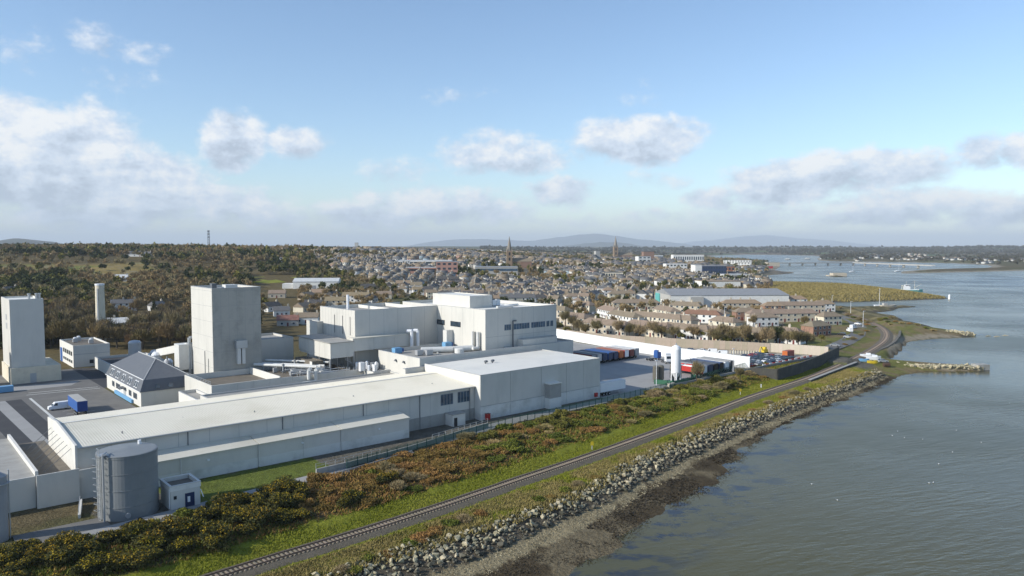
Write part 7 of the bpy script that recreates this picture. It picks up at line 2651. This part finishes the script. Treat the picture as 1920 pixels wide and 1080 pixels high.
def woods():
    g = np.random.default_rng(17)
    occ = np.array([(a, b, c) for a, b, c in OCC] + TOWN_OCC)
    n1, n2 = 62000, 34000
    px = np.concatenate([g.uniform(-350, 730, n1), g.uniform(480, 1440, n2)])
    r = np.sqrt(np.concatenate([g.uniform(330 ** 2, 1750 ** 2, n1), g.uniform(480 ** 2, 2700 ** 2, n2)]))
    n = n1 + n2
    x, y = (px - 960) / FPX * r, r
    zz, sd, T, S, rt, rb, be, wt, bt, strip, a, b = height(x, y, True)
    dens = fbm(x, y, 110, 4, 61)
    wood = (px < np.interp(r, [330, 520, 760, 1000, 1500], [480, 495, 545, 640, 560])) & (r < 1750)
    heath = (px < 300) & (r > 705) & (r < 1015)
    pitch = (px > 470) & (px < 560) & (r > 560) & (r < 800)
    works = (a > -185) & (a < 30) & (b > -30) & (b < 150 + .25 * (a + 185))
    keep = wood & ~heath & ~pitch & ~works & (sd > 10) & (g.random(n) < np.clip((dens - .33) * 6, .06, 1.0))
    gard = ~wood & (r > 480) & (sd > 10) & (px > 560) & ~works & (g.random(n) < np.clip((dens - .40) * 4.0, .14, .95))
    hh = heath & (g.random(n) < .04)
    idx = np.where(keep | gard | hh)[0]
    d = np.full(len(idx), 1e9)
    for k in range(0, len(occ), 400):
        o = occ[k:k + 400]
        d = np.minimum(d, np.min(np.hypot(x[idx, None] - o[None, :, 0], y[idx, None] - o[None, :, 1]) - o[None, :, 2], axis=1))
    idx = idx[d > 1.5]
    idx = idx[np.argsort(r[idx])]
    cell, out = {}, []
    for i in idx:
        sp = 5.2 if r[i] < 600 else 6.2 if r[i] < 900 else 8.0
        k0 = (int(x[i] // 8), int(y[i] // 8))
        if any((x[i] - x[j]) ** 2 + (y[i] - y[j]) ** 2 < sp * sp for p in (-1, 0, 1) for q in (-1, 0, 1) for j in cell.get((k0[0] + p, k0[1] + q), ())):
            continue
        cell.setdefault(k0, []).append(i)
        out.append(i)
    kinds = ['bare_brown', 'bare_grey', 'bare_red', 'olive', 'evergreen', 'conifer']
    ksel = fbm(x, y, 60, 3, 90)

    def pick(i):
        w = g.random() * .6 + (ksel[i] - .5) * 2.2 + .2
        return kinds[0] if w < .30 else kinds[2] if w < .42 else kinds[1] if w < .64 else kinds[3] if w < .76 else kinds[4] if w < .95 else kinds[5]
    NEAR = 265
    V = {k: [] for k in kinds}
    lite = {}
    for k in kinds:
        mt = {'bare_brown': 'twig_brown', 'bare_grey': 'twig_grey', 'bare_red': 'twig_red', 'olive': 'leaf_olive', 'evergreen': 'leaf_dark', 'conifer': 'leaf_dark'}[k]
        lite[k] = [[leaf_cloud(g, c, 3.8, 3.8, 3.6, 9, s, 2.2 if k.startswith('bare') else 1.2, .45 if k.startswith('bare') else 0, .5, 2.0) for _ in range(4)] for c, s in ((300, 1.0), (150, 1.4), (80, 2.0))]
        lite[k].append(M[mt])
    seen = 0
    for i in out:
        if -60 < px[i] < 1440:
            seen += 1
        k = pick(i)
        s = g.uniform(.7, 1.35) * (1.3 if r[i] > 900 else 1.15)
        if not wood[i]:
            s *= .8
        if seen <= NEAR and -60 < px[i] < 1440:
            tree(k, float(x[i]), float(y[i]), float(s), float(zz[i]) - .2, lab=None)
        else:
            v = lite[k][0 if r[i] < 620 else 1 if r[i] < 900 else 2][int(g.integers(0, 4))]
            t = g.uniform(0, 6.28)
            c, sn = math.cos(t), math.sin(t)
            V[k].append(np.stack([(v[:, 0] * c - v[:, 1] * sn) * s + x[i], (v[:, 0] * sn + v[:, 1] * c) * s + y[i], v[:, 2] * s * g.uniform(.8, 1.2) + zz[i] - 1.0], 1))
    tot = 0
    for k in kinds:
        if V[k]:
            v = np.concatenate(V[k])
            tot += len(v) // 3
            o = link('woodland', mesh_np('woodland', v, np.arange(len(v)), 3, lite[k][3]))
            tag(o, 'far ' + {'bare_brown': 'bare brown', 'bare_grey': 'bare grey', 'bare_red': 'reddish bare', 'olive': 'olive green', 'evergreen': 'dark evergreen', 'conifer': 'dark conifer'}[k] + ' treetops of the wooded hill and town gardens', 'woodland', kind='stuff')
    print('woods', len(out), 'tris', tot)


woods()
for px, py, kind, s in [(1060, 612, 'bare_grey', .8), (1075, 620, 'bare_brown', .7), (1050, 622, 'olive', .6), (1120, 630, 'bare_grey', .75), (1128, 622, 'bare_brown', .7), (1160, 632, 'bare_grey', .7), (1240, 636, 'bare_brown', .8), (1226, 634, 'bare_grey', .8),
                        (1300, 640, 'bare_brown', .8), (1318, 640, 'olive', .7), (1338, 645, 'bare_grey', .8), (1356, 646, 'bare_grey', .85), (1372, 648, 'bare_brown', .85), (1390, 649, 'bare_grey', .85), (1406, 650, 'olive', .7), (1424, 652, 'bare_brown', .8),
                        (1456, 652, 'evergreen', 1.15), (1476, 655, 'bare_grey', .7), (1496, 658, 'bare_brown', .85), (1512, 656, 'bare_grey', .8), (1190, 560, 'olive', .8), (1205, 556, 'evergreen', .8), (1220, 557, 'olive', .8), (1180, 553, 'evergreen', .7),
                        (1235, 558, 'bare_brown', .8), (1388, 713, 'bare_grey', .55), (1306, 722, 'bare_grey', .75), (1330, 560, 'bare_brown', .7), (1290, 534, 'evergreen', .8), (1100, 606, 'olive', .5), (1040, 628, 'bare_grey', .7), (1062, 632, 'olive', .6), (1085, 628, 'bare_grey', .7), (1098, 633, 'bare_brown', .7), (1180, 637, 'bare_brown', .7), (1200, 640, 'bare_grey', .75), (1262, 640, 'bare_grey', .8), (1276, 641, 'olive', .6), (1345, 650, 'bare_brown', .8), (1362, 650, 'olive', .6), (1398, 652, 'bare_grey', .8), (1436, 655, 'bare_grey', .8), (1262, 606, 'olive', .5), (1210, 604, 'bare_grey', .6), (1300, 612, 'bare_grey', .6), (1372, 606, 'olive', .6), (1412, 617, 'bare_brown', .6), (1345, 613, 'evergreen', .5), (1540, 642, 'olive', .5), (1508, 615, 'bare_brown', .6), (1150, 612, 'bare_brown', .6), (1120, 604, 'olive', .55), (1085, 596, 'olive', .6), (1060, 588, 'evergreen', .5), (1130, 580, 'olive', .5)]:
    p = at(px, py, YARD)
    tree(kind, p.x, p.y, s * (1.0 if py > 700 else 1.3), group='trees round the estate and lorry yard')
mark('left white tower', fw(-128, 150))
mark('gate building', fw(-104, 180))
mark('mansard building', fw(-102, 96))
mark('process hall', fw(-35, 70))
single_out(TREES)


# ---- far woods over the water and hedges on the fields
def far_woods():
    g = np.random.default_rng(31)
    v0 = [leaf_cloud(g, 70, 5.5, 5.5, 4.2, 7, 2.6, 1.2, 0, .5, 1.5) for _ in range(5)]
    V = []
    def put(x, y, z, s):
        v = v0[int(g.integers(0, 5))]
        V.append(np.stack([v[:, 0] * s + x, v[:, 1] * s + y, v[:, 2] * s + z - 1], 1))
    n = 9000
    px = g.uniform(900, 2100, n)
    r = np.sqrt(g.uniform(1900 ** 2, 6500 ** 2, n))
    x, y = (px - 960) / FPX * r, r
    z, sd = height(x, y, True)[:2]
    d = fbm(x, y, 420, 4, 71)
    shore_belt = (px > 1530) & (sd > 14) & (sd < 330) & (g.random(n) < .9)
    hedge = (np.abs(((x + 0.4 * y) / 260) % 1 - 0.5) > 0.455) | (np.abs(((y - 0.3 * x) / 330) % 1 - 0.5) > 0.455)
    ok = (sd > 10) & ((d > .56) | shore_belt | hedge) & ((r > 2600) | (px > 1500))
    for i in np.where(ok)[0]:
        put(x[i], y[i], z[i], g.uniform(.8, 1.5) * (1.6 if px[i] < 1620 and shore_belt[i] and r[i] < 3200 else 1.1) * (1 + max(0, r[i] - 3500) / 5000))
    v = np.concatenate(V)
    o = link('far_woodland', mesh_np('far_woodland', v, np.arange(len(v)), 3, M['far_leaf']))
    tag(o, 'distant dark woods and hedges across the water', 'woodland', kind='stuff')
    # houses over the water
    F, MI, VV_, nv = [], [], [], 0
    n = 420
    px = g.uniform(1560, 2050, n)
    r = np.sqrt(g.uniform(2050 ** 2, 3600 ** 2, n))
    x, y = (px - 960) / FPX * r, r
    z, sd = height(x, y, True)[:2]
    for i in np.where((sd > 25) & (sd < 420) & (g.random(n) < .75))[0]:
        wall, roof, zt = house_geo(float(g.uniform(9, 20)), 8.5, float(g.uniform(3, 5.5)), 30, 0)
        t = g.uniform(-.5, .5)
        for part, mi in ((wall, 0), (roof, int(g.integers(1, 3)))):
            q = np.array(part.v)
            VV_.append(np.stack([q[:, 0] * math.cos(t) - q[:, 1] * math.sin(t) + x[i], q[:, 0] * math.sin(t) + q[:, 1] * math.cos(t) + y[i], q[:, 2] + z[i]], 1))
            for f in part.f:
                for k in range(1, len(f) - 1):
                    F += [f[0] + nv, f[k] + nv, f[k + 1] + nv]
                    MI.append(mi)
            nv += len(q)
    o = link('far_houses', mesh_np('far_houses', np.concatenate(VV_), F, 3, [M['w_white'], M['r_slate'], M['r_brown']], MI))
    tag(o, 'scatter of small white houses on the far shore', 'houses', kind='stuff')


M['far_leaf'] = mat('far_tree', (0.095, 0.086, 0.050), 0.9, 0.45, 0.02)
far_woods()

# ------------------------------------------------------------------ bridge, boats and small things on the water
def bridge():
    a, b = at(1456, 498, 0.3), at(1750, 503.5, 0.3)
    mid = at(1600, 497.2, 0.3)
    root = empty('road_bridge', a, 0, 'long low white road bridge across the estuary', 'bridge')
    pts = []
    for t in np.linspace(0, 1, 13):
        p = a.lerp(mid, t * 2) if t < .5 else mid.lerp(b, (t - .5) * 2)
        pts.append(Vector((p.x, p.y, 5.6)))
    for p, q in zip(pts[:-1], pts[1:]):
        link('deck_span', MB().bar(p, q, 9, 1.3).mesh('deck_span', M['w_grey'], a), root)
        for s in (-4.4, 4.4):
            d = (q - p).normalized()
            n = Vector((-d.y, d.x, 0)) * s
            link('parapet', MB().bar(p + n + Vector((0, 0, 1.303)), q + n + Vector((0, 0, 1.303)), .25, 1.1).mesh('parapet', M['w_grey'], a), root)
    for p in pts[1:-1]:
        link('pier', MB().box(p.x - 1.3, p.x + 1.3, p.y - 3.5, p.y + 3.5, -2, 5.59).mesh('pier', M['concrete_wall'], a), root)


bridge()


def hull(mb, L, W, H, bow=.35, mi=0):
    n = 9
    rows = []
    for k in range(n):
        t = k / (n - 1)
        x = -L / 2 + L * t
        w = W / 2 * (1 - max(0, (t - (1 - bow)) / bow) ** 1.8) * (0.82 + .18 * min(1, t * 4))
        sheer = H * (1 + .35 * max(0, t - .55) * 2)
        rows.append([(x, -w, sheer), (x, -w * .72, -.6), (x, w * .72, -.6), (x, w, sheer)])
    vs = [v for r in rows for v in r]
    fs = []
    for k in range(n - 1):
        for i in range(3):
            fs.append((k * 4 + i, k * 4 + i + 1, (k + 1) * 4 + i + 1, (k + 1) * 4 + i))
        fs.append((k * 4 + 3, k * 4, (k + 1) * 4, (k + 1) * 4 + 3))
    fs += [(0, 3, 2, 1), tuple((n - 1) * 4 + i for i in range(4))]
    return mb.add(vs, [tuple(reversed(f)) for f in fs], mi)


def sea_wall():
    pts = [at(x, y, .2) for x, y in ((1612, 676), (1640, 669), (1662, 660), (1678, 649), (1686, 637), (1688, 625), (1684, 614))]
    root = empty('sea_wall', pts[0], 0, 'curved dark concrete sea wall between the railway bend and the bay', 'sea wall')
    for a, b in zip(pts[:-1], pts[1:]):
        a, b = Vector((a.x, a.y, -.6)), Vector((b.x, b.y, -.6))
        link('wall_section', MB().bar(a, b, 1.0, 3.2).mesh('wall_section', M['concrete_dark'], pts[0]), root)
        link('coping', MB().bar(a + Vector((0, 0, 3.203)), b + Vector((0, 0, 3.203)), 1.2, .18).mesh('coping', M['concrete_dark'], pts[0]), root)


M['concrete_dark'] = mat('weathered_sea_wall', (0.17, 0.155, 0.125), 0.9, 0.25, 0.4, (0.07, 0.065, 0.05), 0.6, 0.3)
sea_wall()


def boats():
    p = at(1710, 548, 0)
    t = empty('fishing_boat', (p.x, p.y, 0), math.radians(-8), 'pale green fishing boat moored off the reed spit', 'boat')
    link('hull', hull(MB(), 22, 6.6, 2.6).mesh('hull', M['teal_paint']), t)
    w = link('wheelhouse', MB().box(-8.5, -2.5, -2.0, 2.0, 2.4, 6.2).box(-7.5, -3.5, -1.6, 1.6, 6.203, 8.2).mesh('wheelhouse', M['white_paint']), t)
    link('windows', MB().box(-2.52, -2.44, -1.5, 1.5, 4.6, 5.6).box(-7.6, -3.4, -1.65, -1.6, 6.9, 7.7).mesh('windows', M['glass']), w)
    link('bulwark', MB().box(-10.4, 6, -3.05, -2.9, 2.5, 3.4).box(-10.4, 6, 2.9, 3.05, 2.5, 3.4).mesh('bulwark', M['white_paint']), t)
    link('mast', MB().tube((2.5, 0, 2.4), (2.5, 0, 13), .22, 6, .12).tube((-6, 0, 8), (-6, 0, 12), .14, 6, .08).mesh('mast', M['w_cream']), t)
    link('derrick', MB().tube((2.5, 0, 5), (9.5, 0, 9), .14, 5).tube((2.5, 0, 12.5), (9.5, 0, 9), .06, 4).tube((2.5, 0, 12.5), (-9.5, 0, 3.2), .06, 4).mesh('derrick', M['w_cream']), t)
    link('gantry', MB().box(-10, -9.6, -2.4, -2.1, 2.4, 7).box(-10, -9.6, 2.1, 2.4, 2.4, 7).box(-10, -9.6, -2.4, 2.4, 7.003, 7.4).mesh('gantry', M['w_cream']), t)
    for px, py, L, rz, lab in ((1598, 510, 12, .2, 'white yacht with tall bare mast moored on the open estuary'), (1646, 577, 12, .1, 'white yacht lying at the small jetty in the inlet'), (1684, 509, 16, .3, 'white motor boat off the end of the breakwater')):
        p = at(px, py, 0)
        t = empty('yacht', (p.x, p.y, 0), rz, lab, 'boat')
        link('hull', hull(MB(), L, 3.4, 1.3).mesh('hull', M['white_paint']), t)
        link('cabin', MB().box(-L * .25, L * .15, -1.0, 1.0, 1.25, 2.2).mesh('cabin', M['white_paint']), t)
        link('mast', MB().tube((L * .1, 0, 1.2), (L * .1, 0, L * 1.35), .16, 6, .1).tube((L * .1, 0, 2.4), (-L * .35, 0, 2.6), .12, 5).mesh('mast', M['tank_white']), t)
        link('stay', MB().tube((L * .1, 0, L * 1.33), (L * .48, 0, 1.5), .04, 3).tube((L * .1, 0, L * 1.33), (-L * .48, 0, 1.4), .04, 3).mesh('stay', M['steel']), t)
    p = at(1666, 576.5, .4)
    t = empty('old_boat', (p.x, p.y, .4), .15, 'brown wooden hulk beside the yacht at the small jetty', 'boat')
    link('hull', hull(MB(), 14, 4, 1.8).mesh('hull', M['w_buff']), t)
    link('cabin', MB().box(-5, -1.5, -1.3, 1.3, 1.8, 3.6).mesh('cabin', M['w_grey']), t)
    # small boats drawn up by the pier
    for px, py, rz, c, lab in ((1626, 671, -.3, 'white_paint', 'white cabin boat ashore at the root of the stone pier'), (1638, 676, -.25, 'white_paint', 'second white boat ashore beside the white cabin boat'), (1620, 678, -.3, 'blue_light', 'pale blue dinghy ashore left of the white boats'),
                               (1636, 681, -.2, 'yellow_paint', 'yellow green dinghy ashore in front of the white boats')):
        p = at(px, py, 2.4)
        t = empty('dinghy', (p.x, p.y, hz(p.x, p.y) + .6), rz, lab, 'boat')
        big = c == 'white_paint'
        link('hull', hull(MB(), 5.6 if big else 4.0, 1.9 if big else 1.4, .8 if big else .45).mesh('hull', M[c]), t)
        if big:
            link('cabin', MB().box(-.5, 1.3, -.6, .6, .8, 1.4).mesh('cabin', M['white_paint']), t)
        else:
            link('thwart', MB().box(-.2, .2, -.5, .5, .46, .52).mesh('thwart', M['bark']), t)
    p = at(1655, 679, 2.4)
    car((p.x, p.y, hz(p.x, p.y) + .02), .1, 'silver_paint', 'car', 'silver car parked at the root of the stone pier')
    p = at(1662, 688, 1.5)
    t = empty('rusty_drum', (p.x, p.y, hz(p.x, p.y)), 0, 'dark rusty tank lying beside the pier root', 'drum')
    link('shell', MB().tube((-1.2, 0, .9), (1.2, 0, .9), .9, 12).mesh('shell', M['rust']), t)
    link('cradle', MB().box(-.8, -.5, -.8, .8, 0, .4).box(.5, .8, -.8, .8, 0, .4).mesh('cradle', M['bark']), t)
    p = at(1780, 561, 0)
    t = empty('channel_beacon', (p.x, p.y, -1), 0, 'white channel beacon at the tip of the reed spit', 'beacon')
    link('pillar', MB().lathe(0, 0, [(1.1, 0), (.9, 5), (.5, 5.4)], 12).mesh('pillar', M['tank_white']), t)
    link('lamp', MB().lathe(0, 0, [(.35, 5.4), (.35, 6.2), (.1, 6.4)], 8).mesh('lamp', M['steel']), t)
    # ruin on the islet
    p = at(1571, 517.6, 0)
    t = empty('islet_ruin', (p.x, p.y, 0), 0, 'low square stone ruin on the grassy islet in the estuary', 'ruin')
    link('wall', ring(MB(), -11, 12, -7, 7, -1, 5.2, 1.2).mesh('wall', M['w_buff']), t)
    link('rubble', MB().box(-18, -11.1, -6, 6, -1, 1.6).mesh('rubble', M['w_buff']), t)
    link('fill', MB().box(-9.7, 10.7, -5.7, 5.7, -1, 3.6).mesh('fill', M['reed_olive']), t)
    # jetty posts at bridge, far moorings
    for px, py, w, lab in ((1477, 487, 22, 'low pale barge moored left of the bridge end'), (1514, 486, 26, 'white moored barge with a cabin off the wooded point'), (1541, 486.3, 22, 'white moored boat close to the wooded point')):
        p = at(px, py, 0)
        t = empty('barge', (p.x, p.y, 0), .05, lab, 'boat')
        link('hull', hull(MB(), w, 6, 2.0, .2).mesh('hull', M['w_grey']), t)
        link('deckhouse', MB().box(-w * .3, w * .25, -2, 2, 2.0, 5.0).mesh('deckhouse', M['w_white']), t)
    # gulls on the water
    gl = []
    body = MB().lathe(0, 0, [(.05, 0), (.2, .05), (.2, .18), (.06, .3)], 7)
    me = body.mesh('body', M['white_paint'])
    wing = MB().add([(-.15, 0, .22), (.15, 0, .22), (.05, .75, .34), (-.2, .7, .34)], [(0, 1, 2, 3)]).add([(-.15, 0, .22), (.15, 0, .22), (.05, -.75, .34), (-.2, -.7, .34)], [(3, 2, 1, 0)]).mesh('wings', M['grey_paint'])
    for px, py in ((1522, 908), (1570, 938), (1683, 809), (1673, 817), (1696, 821), (1730, 824), (1840, 830), (1786, 848), (1760, 870), (1600, 640), (1668, 590), (1677, 590), (1893, 756), (1793, 807), (1742, 906), (1750, 905)):
        p = at(px, py, 0)
        t = empty('gull', (p.x, p.y, 0), trr.uniform(0, 6), 'white gull resting on the water', 'gull', 'gulls on the water')
        t.scale = (.55, .55, .55)
        link('body', me, t)
        link('wings', wing, t)
        gl.append(t)
    single_out(gl, ['stone pier', 'boulder lined bay', 'far yellow trackside marker', 'yellow trackside marker'])
    # quay clutter by the bridge: low sheds with red
    for px, py, w, h, c, lab in ((1441, 503, 16, 4, 'red', 'red hulled boat shed at the quay beside the bridge end'), (1450, 499, 24, 7, 'w_buff', 'pale gravel heap and shed at the bridge end'), (1418, 508, 26, 4, 'w_grey', 'low grey quay shed left of the pontoon')):
        block('quay_store', px, py, w, h, 14, 5, c, 'r_grey', lab)


boats()


# ------------------------------------------------------------------ look-alikes: tell them apart by their place from left to right
def finish_labels():
    same = {}
    for o in COL.objects:
        if o.parent is None and o.get('category') and o.get('label'):
            same.setdefault(o['label'], []).append(o)
    for lab, lst in same.items():
        if len(lst) < 2:
            continue
        lst.sort(key=lambda o: o.location.x / max(o.location.y, 1))
        for k, o in enumerate(lst):
            o['label'] = lab + ', ' + ('leftmost' if k == 0 else 'rightmost' if k == len(lst) - 1 else ordinal(k + 1) + ' from left')

    for o in COL.objects:
        if o.get('label') and len(o['label'].replace('-', ' ').split()) > 16:
            o['label'] = o['label'].replace(' parked in the estate streets', ' in the estate').replace(' parked car in the storage lot', ' stored car')


finish_labels()
